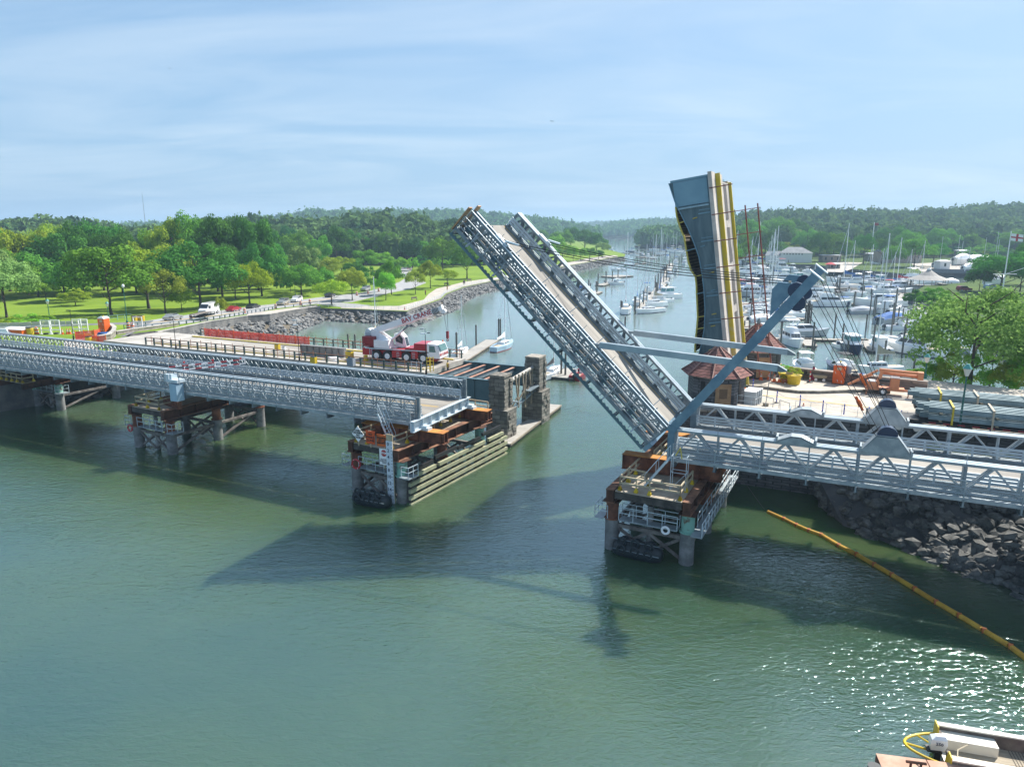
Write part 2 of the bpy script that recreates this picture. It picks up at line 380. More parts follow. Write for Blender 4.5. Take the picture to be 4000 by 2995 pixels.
# ================================================================ SETTING
rnd = random.Random(7)
def water_mat():
 m = bpy.data.materials.new('harbour_water'); m.use_nodes = True; n = m.node_tree; b = n.nodes['Principled BSDF']; l = n.links.new
 b.subsurface_method = 'BURLEY'; b.inputs['Subsurface Weight'].default_value = 0.9; b.inputs['Subsurface Radius'].default_value = (0.8, 1.6, 1.2); b.inputs['Subsurface Scale'].default_value = 1.5
 b.inputs['Roughness'].default_value = 0.05; b.inputs['IOR'].default_value = 2.7; b.inputs['Specular IOR Level'].default_value = 0.5
 tcx = n.nodes.new('ShaderNodeTexCoord')
 nz1 = n.nodes.new('ShaderNodeTexNoise'); nz1.inputs['Scale'].default_value = 0.045; nz1.inputs['Detail'].default_value = 3
 r = n.nodes.new('ShaderNodeValToRGB'); r.color_ramp.elements[0].position = .32; r.color_ramp.elements[0].color = (0.030, 0.066, 0.040, 1)
 r.color_ramp.elements[1].position = .7; r.color_ramp.elements[1].color = (0.058, 0.094, 0.030, 1)
 l(tcx.outputs['Object'], nz1.inputs['Vector']); l(nz1.outputs['Fac'], r.inputs[0])
 # inner basin paler: silt, plus sun-haze glare painted into the base colour
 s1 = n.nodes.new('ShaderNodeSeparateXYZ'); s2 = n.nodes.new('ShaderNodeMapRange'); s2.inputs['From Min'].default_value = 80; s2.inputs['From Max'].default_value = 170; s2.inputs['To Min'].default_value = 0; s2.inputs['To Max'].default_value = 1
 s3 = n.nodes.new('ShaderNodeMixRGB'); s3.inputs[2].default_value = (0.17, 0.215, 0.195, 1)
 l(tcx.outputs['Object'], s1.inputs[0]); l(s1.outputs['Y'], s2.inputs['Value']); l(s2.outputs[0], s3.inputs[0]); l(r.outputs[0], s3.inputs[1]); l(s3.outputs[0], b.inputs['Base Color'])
 b.inputs['Specular Tint'].default_value = (0.72, 0.94, 1.0, 1)
 hs = []
 for sc_, rot, st_, dist, d2 in ((0.42, 25, (1, 2.6, 1), 0.9, 3), (1.5, 10, (1, 2.2, 1), 1.0, 3), (4.5, -8, (1, 1.7, 1), 0.5, 2)):
  mp_ = n.nodes.new('ShaderNodeMapping'); mp_.inputs['Rotation'].default_value = (0, 0, math.radians(rot)); mp_.inputs['Scale'].default_value = st_
  q = n.nodes.new('ShaderNodeTexNoise'); q.inputs['Scale'].default_value = sc_; q.inputs['Detail'].default_value = d2; q.inputs['Distortion'].default_value = dist
  l(tcx.outputs['Object'], mp_.inputs[0]); l(mp_.outputs[0], q.inputs['Vector']); hs.append(q)
 # patches of ruffled and calm water
 pt = n.nodes.new('ShaderNodeTexNoise'); pt.inputs['Scale'].default_value = 0.03; pt.inputs['Detail'].default_value = 2
 pr = n.nodes.new('ShaderNodeMapRange'); pr.inputs['From Min'].default_value = 0.35; pr.inputs['From Max'].default_value = 0.65; pr.inputs['To Min'].default_value = 0.45; pr.inputs['To Max'].default_value = 1.0
 mq = n.nodes.new('ShaderNodeMapping'); mq.inputs['Rotation'].default_value = (0, 0, math.radians(-25)); mq.inputs['Scale'].default_value = (.7, 2.6, 1)
 l(tcx.outputs['Object'], mq.inputs[0]); l(mq.outputs[0], pt.inputs['Vector']); l(pt.outputs['Fac'], pr.inputs['Value'])
 sx = n.nodes.new('ShaderNodeSeparateXYZ'); sh = n.nodes.new('ShaderNodeMapRange'); sh.inputs['From Min'].default_value = 85; sh.inputs['From Max'].default_value = 150; sh.inputs['To Min'].default_value = 1; sh.inputs['To Max'].default_value = .22
 sm = n.nodes.new('ShaderNodeMath'); sm.operation = 'MULTIPLY'; l(tcx.outputs['Object'], sx.inputs[0]); l(sx.outputs['Y'], sh.inputs['Value']); l(pr.outputs[0], sm.inputs[0]); l(sh.outputs[0], sm.inputs[1])
 prev = None
 for q, dd, st_ in zip(hs, (0.09, 0.075, 0.026), (0.6, 0.75, 0.75)):
  bp = n.nodes.new('ShaderNodeBump'); bp.inputs['Distance'].default_value = dd
  mu = n.nodes.new('ShaderNodeMath'); mu.operation = 'MULTIPLY'; mu.inputs[1].default_value = st_
  l(sm.outputs[0], mu.inputs[0]); l(mu.outputs[0], bp.inputs['Strength'])
  l(q.outputs['Fac'], bp.inputs['Height'])
  if prev: l(prev.outputs[0], bp.inputs['Normal'])
  prev = bp
 l(prev.outputs[0], b.inputs['Normal'])
 return m
b_ = MB(); b_.face([(-9000, -300, 0), (9000, -300, 0), (9000, 14000, 0), (-9000, 14000, 0)])
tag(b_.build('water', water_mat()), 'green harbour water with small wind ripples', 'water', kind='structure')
def grass_mat(name, c1, c2, c3=None, sc_=0.06):
 m = bpy.data.materials.new(name); m.use_nodes = True; n = m.node_tree; b = n.nodes['Principled BSDF']; l = n.links.new
 b.inputs['Roughness'].default_value = 0.95; b.inputs['Specular IOR Level'].default_value = 0.1
 tcx = n.nodes.new('ShaderNodeTexCoord'); n1 = n.nodes.new('ShaderNodeTexNoise'); n1.inputs['Scale'].default_value = sc_; n1.inputs['Detail'].default_value = 8
 n1.inputs['Roughness'].default_value = 0.7
 r = n.nodes.new('ShaderNodeValToRGB'); r.color_ramp.elements[0].position = .35; r.color_ramp.elements[0].color = (*c1, 1)
 r.color_ramp.elements[1].position = .65; r.color_ramp.elements[1].color = (*c2, 1)
 l(tcx.outputs['Object'], n1.inputs['Vector']); l(n1.outputs['Fac'], r.inputs[0]); l(r.outputs[0], b.inputs['Base Color'])
 return m
lawn = grass_mat('mown_lawn', (0.12, 0.20, 0.02), (0.19, 0.275, 0.03))
woods = grass_mat('woodland_floor', (0.035, 0.06, 0.02), (0.06, 0.09, 0.03), sc_=0.02)
def foliage(name, c1, c2, tr=0.28, cl=3.2, gl_=0.0):
 m = bpy.data.materials.new(name); m.use_nodes = True; n = m.node_tree; l = n.links.new
 n.nodes.clear(); out = n.nodes.new('ShaderNodeOutputMaterial')
 d = n.nodes.new('ShaderNodeBsdfDiffuse'); t = n.nodes.new('ShaderNodeBsdfTranslucent'); mxs = n.nodes.new('ShaderNodeMixShader')
 gl = n.nodes.new('ShaderNodeBsdfGlossy'); gl.inputs['Roughness'].default_value = 0.45; gl.inputs['Color'].default_value = (0.8, 0.9, 0.9, 1)
 mg = n.nodes.new('ShaderNodeMixShader'); mg.inputs[0].default_value = gl_
 tcx = n.nodes.new('ShaderNodeTexCoord'); n1 = n.nodes.new('ShaderNodeTexNoise'); n1.inputs['Scale'].default_value = cl; n1.inputs['Detail'].default_value = 6
 n1.inputs['Roughness'].default_value = 0.7
 oi = n.nodes.new('ShaderNodeObjectInfo'); hsv = n.nodes.new('ShaderNodeHueSaturation')
 mr = n.nodes.new('ShaderNodeMapRange'); mr.inputs['To Min'].default_value = 0.82; mr.inputs['To Max'].default_value = 1.22
 mh = n.nodes.new('ShaderNodeMapRange'); mh.inputs['To Min'].default_value = 0.485; mh.inputs['To Max'].default_value = 0.515
 r = n.nodes.new('ShaderNodeValToRGB'); r.color_ramp.elements[0].position = .36; r.color_ramp.elements[0].color = (*c1, 1)
 r.color_ramp.elements[1].position = .64; r.color_ramp.elements[1].color = (*c2, 1)
 l(tcx.outputs['Object'], n1.inputs['Vector']); l(n1.outputs['Fac'], r.inputs[0]); l(r.outputs[0], hsv.inputs['Color'])
 l(oi.outputs['Random'], mr.inputs['Value']); l(mr.outputs[0], hsv.inputs['Value']); l(oi.outputs['Random'], mh.inputs['Value']); l(mh.outputs[0], hsv.inputs['Hue'])
 l(hsv.outputs[0], d.inputs['Color']); l(hsv.outputs[0], t.inputs['Color'])
 mxs.inputs[0].default_value = tr; l(d.outputs[0], mxs.inputs[1]); l(t.outputs[0], mxs.inputs[2])
 l(mxs.outputs[0], mg.inputs[1]); l(gl.outputs[0], mg.inputs[2]); l(mg.outputs[0], out.inputs['Surface'])
 return m
FOL = {
 'mid': foliage('mid_green_leaves', (0.096, 0.244, 0.032), (0.184, 0.381, 0.051)),
 'deep': foliage('deep_green_leaves', (0.051, 0.171, 0.032), (0.107, 0.283, 0.046)),
 'blue': foliage('blue_green_leaves', (0.034, 0.122, 0.040), (0.073, 0.206, 0.061)),
 'lime': foliage('lime_green_leaves', (0.232, 0.381, 0.020), (0.383, 0.538, 0.035), 0.4),
 'light': foliage('light_green_leaves', (0.165, 0.371, 0.040), (0.290, 0.547, 0.064), 0.35),
 'olive': foliage('olive_green_leaves', (0.193, 0.304, 0.029), (0.367, 0.468, 0.043)),
 'dusty': foliage('dusty_green_leaves', (0.165, 0.283, 0.086), (0.290, 0.449, 0.129)),
 'gold': foliage('golden_green_leaves', (0.232, 0.312, 0.029), (0.425, 0.526, 0.086), 0.4),
 'syc': foliage('sycamore_leaves', (0.10, 0.20, 0.03), (0.32, 0.46, 0.14), 0.45),
 'plum': foliage('plum_purple_leaves', (0.067, 0.021, 0.043), (0.150, 0.052, 0.086)),
}
forestm = foliage('distant_forest_leaves', (0.035, 0.11, 0.045), (0.17, 0.31, 0.09), 0.25, 0.035, 0)
bark = M('grey_brown_bark', (0.055, 0.045, 0.035), 0.95, 0, c2=(0.12, 0.10, 0.08), scale=2, bump=0.4)
# ---- land -------------------------------------------------------------
def g(y):
 if y < 115: return 6.0
 if y > 185: return 2.6
 return 6.0 + (2.6 - 6.0) * (y - 115) / 70
def PG(u, v):
 z = 3.0
 for _ in range(12): z = 0.5 * z + 0.5 * g(P(u, v, z).y)
 return P(u, v, z)
def clipy(poly, y0, keep_above):
 out = []
 for i in range(len(poly)):
  a, b = poly[i], poly[(i + 1) % len(poly)]
  ina = (a[1] >= y0) == keep_above; inb = (b[1] >= y0) == keep_above
  if ina: out.append(a)
  if ina != inb:
   k = (y0 - a[1]) / (b[1] - a[1]); out.append((a[0] + (b[0] - a[0]) * k, y0))
 return out
from mathutils.geometry import tessellate_polygon
def tess(mb, pts3):
 pts = [Vector(p) for p in pts3]
 flat = [Vector((p.x, p.y, 0)) for p in pts]
 for tri in tessellate_polygon([flat]):
  a, b, c = (pts[i] for i in tri)
  if (b - a).cross(c - a).z < 0: a, b, c = a, c, b
  mb.face([a, b, c])
def land(name, poly, zf, mat_, wallm=None, zb=-2.0, label=None, bands=()):
 mb = MB()
 parts = [poly]
 for y0 in bands:
  nxt = []
  for p in parts:
   for k in (True, False):
    q = clipy(p, y0, k)
    if len(q) > 2: nxt.append(q)
  parts = nxt
 for p in parts: tess(mb, [(x, y, zf(y)) for x, y in p])
 mb.mat(1)
 for i in range(len(poly)):
  a, b = poly[i], poly[(i + 1) % len(poly)]
  n = 1 + int(abs(a[1] - b[1]) / 25) if bands else 1
  for k in range(n):
   p = [a[j] + (b[j] - a[j]) * k / n for j in (0, 1)]; q = [a[j] + (b[j] - a[j]) * (k + 1) / n for j in (0, 1)]
   mb.face([(p[0], p[1], zb), (q[0], q[1], zb), (q[0], q[1], zf(q[1])), (p[0], p[1], zf(p[1]))])
 o = mb.build(name, [mat_, wallm or mat_])
 return tag(o, label, name.replace('_', ' '), kind='structure')
seawall = M('dark_seawall_concrete', (0.10, 0.10, 0.10), 0.9, 0, c2=(0.20, 0.19, 0.175), scale=0.5)
edge_px = [(452, 1312), (530, 1301), (606, 1292), (616, 1305), (693, 1289), (820, 1262), (965, 1239), (1050, 1233), (1120, 1220), (1200, 1207), (1249, 1203), (1385, 1207), (1589, 1216), (1640, 1195), (1690, 1180), (1725, 1167), (1743, 1149), (1815, 1121), (1942, 1094), (2060, 1068), (2185, 1044), (2289, 1026), (2370, 1010), (2418, 1003)]
LEDGE = [PG(u, v) for u, v in edge_px]
left_poly = [(-57, 99)] + [(-58, 112.5)] + [(p.x, p.y) for p in LEDGE] + [(80, 515), (88, 560), (90, 700), (120, 1000), (170, 1400), (-1500, 1400), (-1500, 60), (-112, 60), (-80, 72), (-66, 90), (-58, 100)]
land('park_ground', left_poly, g, lawn, seawall, label='mown park lawn on the left bank', bands=(115, 185, 400))
def flat(z): return lambda y: z
far_poly = [(-3500, 1250), (150, 1250), (190, 1700), (225, 2203), (236, 1960), (267, 1530), (300, 1250), (360, 1000), (4500, 700), (5500, 9000), (-5500, 9000)]
land('far_shore', far_poly, flat(1.0), woods, label='wooded far shore of the river')
isl = [(144, 850), (165, 790), (187, 755), (205, 679), (213, 600), (225, 560), (420, 560), (700, 700), (1300, 1000), (300, 1260), (250, 1100), (170, 950)]
land('wooded_point', isl, flat(1.2), woods, soil, label='low wooded point across the channel')
rb = [P(2870, 1030, 0), P(2960, 1045, 0), P(3050, 1047, 0), P(3170, 1048, 0), P(3300, 1066, 0), P(3560, 1092, 0), P(3650, 1082, 0), P(3900, 1090, 0), P(3760, 1128, 0), P(3610, 1140, 0), P(3545, 1180, 0), P(3600, 1205, 0), P(3700, 1232, 0), P(3830, 1330, 0), P(3930, 1400, 0), P(3970, 1440, 0)]
right_poly = [(173, 545)] + [(p.x, p.y) for p in rb] + [(100, 100), (300, 60), (900, 300), (1600, 900), (700, 700), (420, 560), (225, 560)]
basinm = M('dark_bulkhead', (0.07, 0.075, 0.08), 0.9, 0, c2=(0.13, 0.13, 0.13), scale=0.4)
land('right_bank_ground', right_poly, flat(2.3), grass_mat('rough_bank_grass', (0.04, 0.075, 0.02), (0.10, 0.15, 0.035)), basinm, label='grassy bank around the marina basin')
b_ = MB(); b_.face([(-9000, -300, -4), (9000, -300, -4), (9000, 14000, -4), (-9000, 14000, -4)])
tag(b_.build('ground', soil), 'muddy river bed under the water', 'ground', kind='structure')
def strip(name, up, lo, mat_, dz=0.03, zf=None, label=None, kind='structure', sub=3, cat=None):
 mb = MB()
 f_ = (lambda u, v: PG(u, v)) if zf is None else (lambda u, v: P(u, v, zf))
 def dens(pts):
  r_ = []
  for p, q in zip(pts, pts[1:]):
   for k in range(sub): r_.append((p[0] + (q[0] - p[0]) * k / sub, p[1] + (q[1] - p[1]) * k / sub))
  return r_ + [pts[-1]]
 U = [f_(*p) for p in dens(up)]; Lo = [f_(*p) for p in dens(lo)]
 for i in range(len(U) - 1):
  q = [Lo[i], Lo[i + 1], U[i + 1], U[i]]
  mb.face([(p.x, p.y, p.z + dz) for p in q])
 o = mb.build(name, mat_)
 return tag(o, label, cat or name.replace('_', ' '), kind=kind)
strip('road', [(480, 1262), (560, 1255), (640, 1243), (770, 1225), (1000, 1195), (1068, 1188), (1181, 1170), (1300, 1155), (1376, 1148), (1430, 1140), (1500, 1122), (1560, 1102), (1585, 1085), (1560, 1070), (1555, 1052), (1585, 1040)],
      [(560, 1282), (640, 1275), (770, 1258), (860, 1243), (1000, 1222), (1080, 1205), (1230, 1188), (1300, 1180), (1376, 1180), (1440, 1165), (1520, 1145), (1600, 1130), (1665, 1105), (1640, 1090), (1600, 1075), (1612, 1042)], asphaltl, 0.03, label='grey park road along the lawn')
strip('abutment_paving', [(250, 1330), (330, 1318), (400, 1300), (430, 1296), (448, 1304)], [(250, 1420), (330, 1400), (420, 1390), (440, 1370), (452, 1352)], paving, 0.05, sub=14, label='pale paving where the old bridge meets the bank')
strip('approach_road', [(-350, 1275), (0, 1268), (200, 1268), (330, 1266), (480, 1260), (600, 1252)], [(-350, 1420), (0, 1400), (200, 1400), (330, 1385), (420, 1345), (560, 1284)], asphalt, 0.07, sub=10, label='dark approach road behind the barriers')
strip('footpath', [(1340, 1194), (1408, 1196), (1500, 1196), (1560, 1195), (1655, 1171), (1675, 1148), (1705, 1128), (1815, 1101), (1933, 1085)],
      [(1330, 1204), (1385, 1206), (1500, 1211), (1588, 1214), (1723, 1165), (1741, 1147), (1812, 1120), (1890, 1104), (1940, 1093)], paving, 0.035, label='pale paved promenade by the sea wall')
strip('waterside_path', [(1933, 1085), (2060, 1060), (2182, 1033), (2280, 1012), (2360, 1000), (2400, 997)], [(1940, 1093), (2060, 1067), (2184, 1043), (2288, 1025), (2368, 1009), (2415, 1002)], paving, 0.035, label='pale paved path curving behind the raised leaf')
strip('park_path', [(1235, 1176), (1300, 1180), (1400, 1188), (1450, 1194)], [(1225, 1186), (1290, 1194), (1330, 1200), (1380, 1202)], asphaltl, 0.05, label='grey path joining the road to the promenade')
strip('sidewalk', [(965, 1225), (1000, 1221), (1120, 1205), (1240, 1190)], [(965, 1238), (1000, 1235), (1120, 1219), (1240, 1201)], paving, 0.05, label='pale sidewalk beside the guardrail')
strip('lane_line', [(520, 1268), (640, 1256), (860, 1230), (1080, 1195), (1300, 1165)], [(520, 1269), (640, 1257.2), (860, 1231.4), (1080, 1196.3), (1300, 1166.2)], lineyel, 0.06, label='yellow centre line of the park road')
# ---- rocks ------------------------------------------------------------
rockd = M('grey_riprap_rock', (0.09, 0.09, 0.09), 0.9, 0, c2=(0.28, 0.275, 0.26), scale=0.9, bump=0.5, bscale=5)
def rock_geo(seed):
 import bmesh
 r_ = random.Random(seed); bm = bmesh.new(); bmesh.ops.create_icosphere(bm, subdivisions=1, radius=0.5)
 dirs = [Vector((r_.gauss(0, 1), r_.gauss(0, 1), r_.gauss(0, 1))).normalized() for _ in range(9)]
 cut = [r_.uniform(0.26, 0.46) for _ in range(9)]
 for v in bm.verts:
  for d, c_ in zip(dirs, cut):
   k = v.co.dot(d)
   if k > c_: v.co -= d * (k - c_)
  v.co += Vector((r_.uniform(-.03, .03),) * 3)
  v.co.x *= 1.25; v.co.z *= 0.85
 vs_ = np.array([v.co[:] for v in bm.verts]); fs_ = np.array([[v.index for v in f.verts] for f in bm.faces]); bm.free()
 return vs_, fs_
ROCKG = [rock_geo(i) for i in range(7)]
def rotm(r_):
 return np.array(Euler((r_.uniform(-.5, .5), r_.uniform(-.5, .5), r_.uniform(0, 6.28))).to_matrix())
def rocks_stuff(name, items, label, mat_=None):
 V = []; Fc = []; n = 0; r_ = random.Random(len(items))
 for (x, y, z, s_) in items:
  v_, f_ = ROCKG[r_.randrange(7)]; v2 = (v_ * s_ * np.array([r_.uniform(.8, 1.25), r_.uniform(.8, 1.2), r_.uniform(.7, 1.1)])) @ rotm(r_).T + np.array([x, y, z])
  V.append(v2); Fc.append(f_ + n); n += len(v_)
 o = np_mesh(name, np.vstack(V), np.vstack(Fc), mat_ or rockd)
 return tag(o, label, 'rocks', kind='stuff')
rock_meshes = []
def bank(line_top, off, ztop, name, label, smat=soil):
 """a sloping bank from a wall line down into the water, offset to the water side; returns sampler"""
 mb = MB(); pts = []
 n = len(line_top)
 for i in range(n):
  a = line_top[max(0, i - 1)]; b = line_top[min(n - 1, i + 1)]
  d = Vector((b[0] - a[0], b[1] - a[1], 0)).normalized(); nn = Vector((d.y, -d.x, 0))
  p = Vector((line_top[i][0], line_top[i][1], 0)); o_ = off[i] if isinstance(off, list) else off
  zt = ztop(p.y) if callable(ztop) else ztop
  pts.append((p + Vector((0, 0, zt)), p + nn * o_ + Vector((0, 0, -1.0))))
 for (a, b), (c, d) in zip(pts, pts[1:]): mb.face([a, b, d, c])
 tag(mb.build(name, smat), label, 'bank', kind='structure')
 def samp(r_, i0=0, i1=None):
  i = r_.randrange(i0, (i1 or n - 1)); k = r_.random(); q = r_.random() ** 0.9
  a = pts[i][0].lerp(pts[i + 1][0], k); b = pts[i][1].lerp(pts[i + 1][1], k)
  return a.lerp(b, q), (pts[i + 1][0] - pts[i][0]).length
 return samp, pts
def fill_bank(pts, r_, dens, s0, s1, zmin=-0.4):
 out = []
 for (a, b), (c, d) in zip(pts, pts[1:]):
  ar = (c - a).length * (b - a).length
  for _ in range(int(ar * dens)):
   k, q = r_.random(), r_.random()
   p = a.lerp(c, k).lerp(b.lerp(d, k), q)
   if p.z > zmin: out.append((p.x, p.y, p.z + r_.uniform(0, .25), r_.uniform(s0, s1)))
 return out
e2 = [(p.x, p.y) for p in LEDGE]
def outw_(i): return e2[i]
sampL, ptsL = bank(e2, 7.5, lambda y: max(1.7, g(y) - 1.0), 'left_bank', 'rock covered bank below the sea wall')
far_rocks = fill_bank(ptsL, random.Random(3), 1.3, 0.9, 1.7)
rndr = random.Random(5)
far_rocks.sort(key=lambda p: p[1])
ind_left = far_rocks[:120]; far_rocks = far_rocks[120:]
rocks_stuff('riprap', far_rocks, 'grey riprap rocks heaped along the park sea wall')
def single_rocks(items, lab, grp, m_=None):
 if not rock_meshes:
  for i, (v_, f_) in enumerate(ROCKG):
   me = bpy.data.meshes.new('rock'); me.from_pydata([tuple(x) for x in v_], [], [tuple(int(k) for k in f) for f in f_]); me.materials.append(rockd); rock_meshes.append(me)
 for k, (x, y, z, s_) in enumerate(items):
  o = bpy.data.objects.new('rock', rock_meshes[rndr.randrange(7)]); col.objects.link(o)
  if m_: o.material_slots[0].link = 'OBJECT'; o.material_slots[0].material = m_
  o.location = (x, y, z); o.scale = (s_ * rndr.uniform(.8, 1.3), s_ * rndr.uniform(.8, 1.2), s_ * rndr.uniform(.65, 1.05)); o.rotation_euler = (rndr.uniform(-.4, .4), rndr.uniform(-.4, .4), rndr.uniform(0, 6.28))
  tag(o, lab, 'rock', grp)
single_rocks(ind_left, 'grey angular rock in the heap nearest the old bridge', 'riprap rocks by the old bridge')
# right bank under the temporary bridge
rl = [(33.5, 67.5), (35, 61), (38.5, 55.5), (41, 50.5), (45, 44), (60, 36)]
# (bank falls toward the camera and the left)
rline = [Wst(31, 15.8), Wst(38, 15.6), Wst(46, 15.4), Wst(56, 14), Wst(70, 12)]
mbk = MB()
RB = [(Wst(31.5, 15.9, 3.2), Wst(33.0, 13.0, -0.8)), (Wst(35, 15.9, 4.2), Wst(35.5, 8.0, -0.8)), (Wst(40, 15.9, 5.0), Wst(40.0, 4.6, -0.8)), (Wst(46, 15.9, 5.2), Wst(44.5, 1.5, -0.8)), (Wst(52, 15.9, 5.2), Wst(49.5, -3.5, -0.8)), (Wst(62, 15.9, 5.2), Wst(60, -8, -0.8)), (Wst(75, 15.9, 5.2), Wst(75, -12, -0.8))]
for (a, b), (c, d) in zip(RB, RB[1:]): mbk.face([a, b, d, c])
tag(mbk.build('right_bank_slope', basinm), 'dark bank under the right end of the bridge', 'bank', kind='structure')
near_r = fill_bank(RB, random.Random(11), 3.4, 0.6, 1.35, -0.55)
def scr_key(p): return (Vector((p[0], p[1], p[2])) - Vector((0, 0, CAM_H))).length / p[3]
near_r.sort(key=scr_key)
rock_shade = M('shade_darkened_rock', (0.05, 0.055, 0.055), 0.8, 0, c2=(0.20, 0.20, 0.19), scale=1.1, bump=0.5, bscale=5)  # deep shade under the bridge is put into this darker rock colour
single_rocks(near_r[:180], 'large dark grey boulder in the heap under the right bridge', 'boulders on the right bank', rock_shade)
rocks_stuff('rubble', near_r[180:] + [(p[0] + rndr.uniform(-.5, .5), p[1] + rndr.uniform(-.5, .5), p[2], .5) for p in near_r], 'smaller grey stones between the boulders of the right bank', rock_shade)
for (u, v, s_) in ((3262, 1970, 1.9), (3365, 2014, 1.3), (3395, 2046, .8), (3413, 2036, .7)):
 p = P(u, v, 0); single_rocks([(p.x, p.y, 0.0, s_)], 'flat grey rock standing alone in the shaded water off the boulders', 'rocks standing in the water')
# left end of the left bridge: rocks in the shade
LB = [(Wst(-66, 16, 4.5), Wst(-60, 15, -0.8)), (Wst(-68, 8, 4.5), Wst(-63.5, 7.5, -0.8)), (Wst(-74, 3, 4.5), Wst(-70, 2, -0.8)), (Wst(-84, -6, 4.5), Wst(-80, -9, -0.8))]
mbk = MB()
for (a, b), (c, d) in zip(LB, LB[1:]): mbk.face([a, b, d, c])
tag(mbk.build('left_bank_slope', soil), 'shaded bank under the left end of the bridge', 'bank', kind='structure')
rocks_stuff('bank_rubble', fill_bank(LB, random.Random(2), 1.2, 0.8, 1.6), 'shaded rocks under the left end of the bridge')
# ---- trees ------------------------------------------------------------
def crown_arrays(seed, nleaf=7000, npuff=30, wid=0.5, hgt=0.62, z0=0.24, leaf=0.017, flatk=1.0, cone=False):
 r_ = np.random.default_rng(seed)
 cs = []; rs = []
 for i in range(npuff):
  a_ = r_.uniform(0, 2 * np.pi); el = r_.uniform(-0.35, 1.0)
  k = r_.uniform(0.62, 0.95)
  if cone:
   zz = r_.uniform(0.05, 0.95); rr_ = wid * (1 - zz) * 0.85 * r_.uniform(.6, 1)
   cs.append((rr_ * np.cos(a_), rr_ * np.sin(a_), z0 + zz * hgt)); rs.append(0.10 + 0.08 * (1 - zz)); continue
  ce = np.sqrt(max(0, 1 - el * el * 0.9))
  cs.append((wid * k * ce * np.cos(a_), wid * k * ce * np.sin(a_), z0 + hgt * 0.45 + hgt * 0.5 * k * el * flatk)); rs.append(r_.uniform(0.10, 0.185))
 cs.append((0, 0, z0 + hgt * .45)); rs.append(wid * .45)
 cs = np.array(cs); rs = np.array(rs)
 wgt = rs ** 2; wgt[-1] *= 0.25; wgt /= wgt.sum()
 idx = r_.choice(len(cs), nleaf, p=wgt)
 d = r_.normal(size=(nleaf, 3)); d /= np.linalg.norm(d, axis=1)[:, None]
 d[:, 2] = np.where(d[:, 2] < -0.3, -d[:, 2] * .6, d[:, 2])
 rad = rs[idx] * r_.uniform(0.78, 1.06, nleaf)
 p = cs[idx] + d * rad[:, None]
 p += r_.normal(size=(nleaf, 3)) * 0.006
 nrm = d * 1.3 + r_.normal(size=(nleaf, 3)) * 0.42; nrm /= np.linalg.norm(nrm, axis=1)[:, None]
 a1 = np.cross(nrm, r_.normal(size=(nleaf, 3))); a1 /= np.linalg.norm(a1, axis=1)[:, None]; a2 = np.cross(nrm, a1)
 sz = leaf * r_.uniform(0.6, 1.35, nleaf)[:, None]
 q = np.stack([p - a1 * sz, p - a2 * sz * .7, p + a1 * sz, p + a2 * sz * .7], axis=1).reshape(-1, 3)
 f_ = np.arange(nleaf * 4).reshape(-1, 4)
 return q, f_
def mesh_only(name, v_, f_, mats, smooth=False):
 o = np_mesh(name, v_, f_, mats, smooth=smooth); me = o.data; bpy.data.objects.remove(o); return me
CROWN = {}
for i in range(5): CROWN['round%d' % i] = mesh_only('crown', *crown_arrays(10 + i, 9600, 24 + i * 4, 0.55, 0.80, 0.15, leaf=.0185), FOL['mid'])
for i in range(3): CROWN['tall%d' % i] = mesh_only('crown', *crown_arrays(30 + i, 6500, 34, 0.36, 0.84, 0.12), FOL['mid'])
for i in range(3): CROWN['loose%d' % i] = mesh_only('crown', *crown_arrays(50 + i, 5600, 24, 0.52, 0.72, 0.22, leaf=0.018), FOL['mid'])
CROWN['flat0'] = mesh_only('crown', *crown_arrays(70, 7000, 34, 0.62, 0.66, 0.28, flatk=.85), FOL['mid'])
CROWN['bush0'] = mesh_only('crown', *crown_arrays(80, 5200, 22, 0.62, 1.0, -0.05, leaf=0.022), FOL['mid'])
CROWN['bush1'] = mesh_only('crown', *crown_arrays(81, 5200, 26, 0.62, 1.0, -0.05, leaf=0.022), FOL['mid'])
CROWN['cone0'] = mesh_only('crown', *crown_arrays(90, 5200, 40, 0.36, 0.86, 0.1, cone=True), FOL['mid'])
def trunk_mesh(seed, r0=0.024, multi=False, zt=0.8, spread=.3):
 r_ = random.Random(seed); mb = MB()
 x = y = 0; segs = 7; pts = []
 for i in range(segs + 1):
  pts.append((x, y, zt * i / segs)); x += r_.uniform(-.012, .012); y += r_.uniform(-.012, .012)
 for i in range(segs): mb.tube(pts[i], pts[i + 1], r0 * (1.25 if i == 0 else 1) * (1 - i / (segs + 1)), 8, r0 * (1 - (i + 1) / (segs + 1)), cap=False)
 for k in range(9):
  i = r_.randrange(2, segs); a_ = r_.uniform(0, 6.28); l_ = r_.uniform(.5, 1) * spread
  p = Vector(pts[i]); q = p + Vector((math.cos(a_) * l_ * .6, math.sin(a_) * l_ * .6, l_ * .35)); q2 = q + Vector((math.cos(a_ + .4) * l_ * .5, math.sin(a_ + .4) * l_ * .5, l_ * .4))
  mb.tube(p, q, r0 * .42, 5, r0 * .28, cap=False); mb.tube(q, q2, r0 * .28, 5, r0 * .1, cap=False)
 o = mb.build('trunk', bark, smooth=True); me = o.data; bpy.data.objects.remove(o); return me
TRUNK = [trunk_mesh(i, [0.022, 0.026, 0.02][i]) for i in range(3)]
tree_n = 0
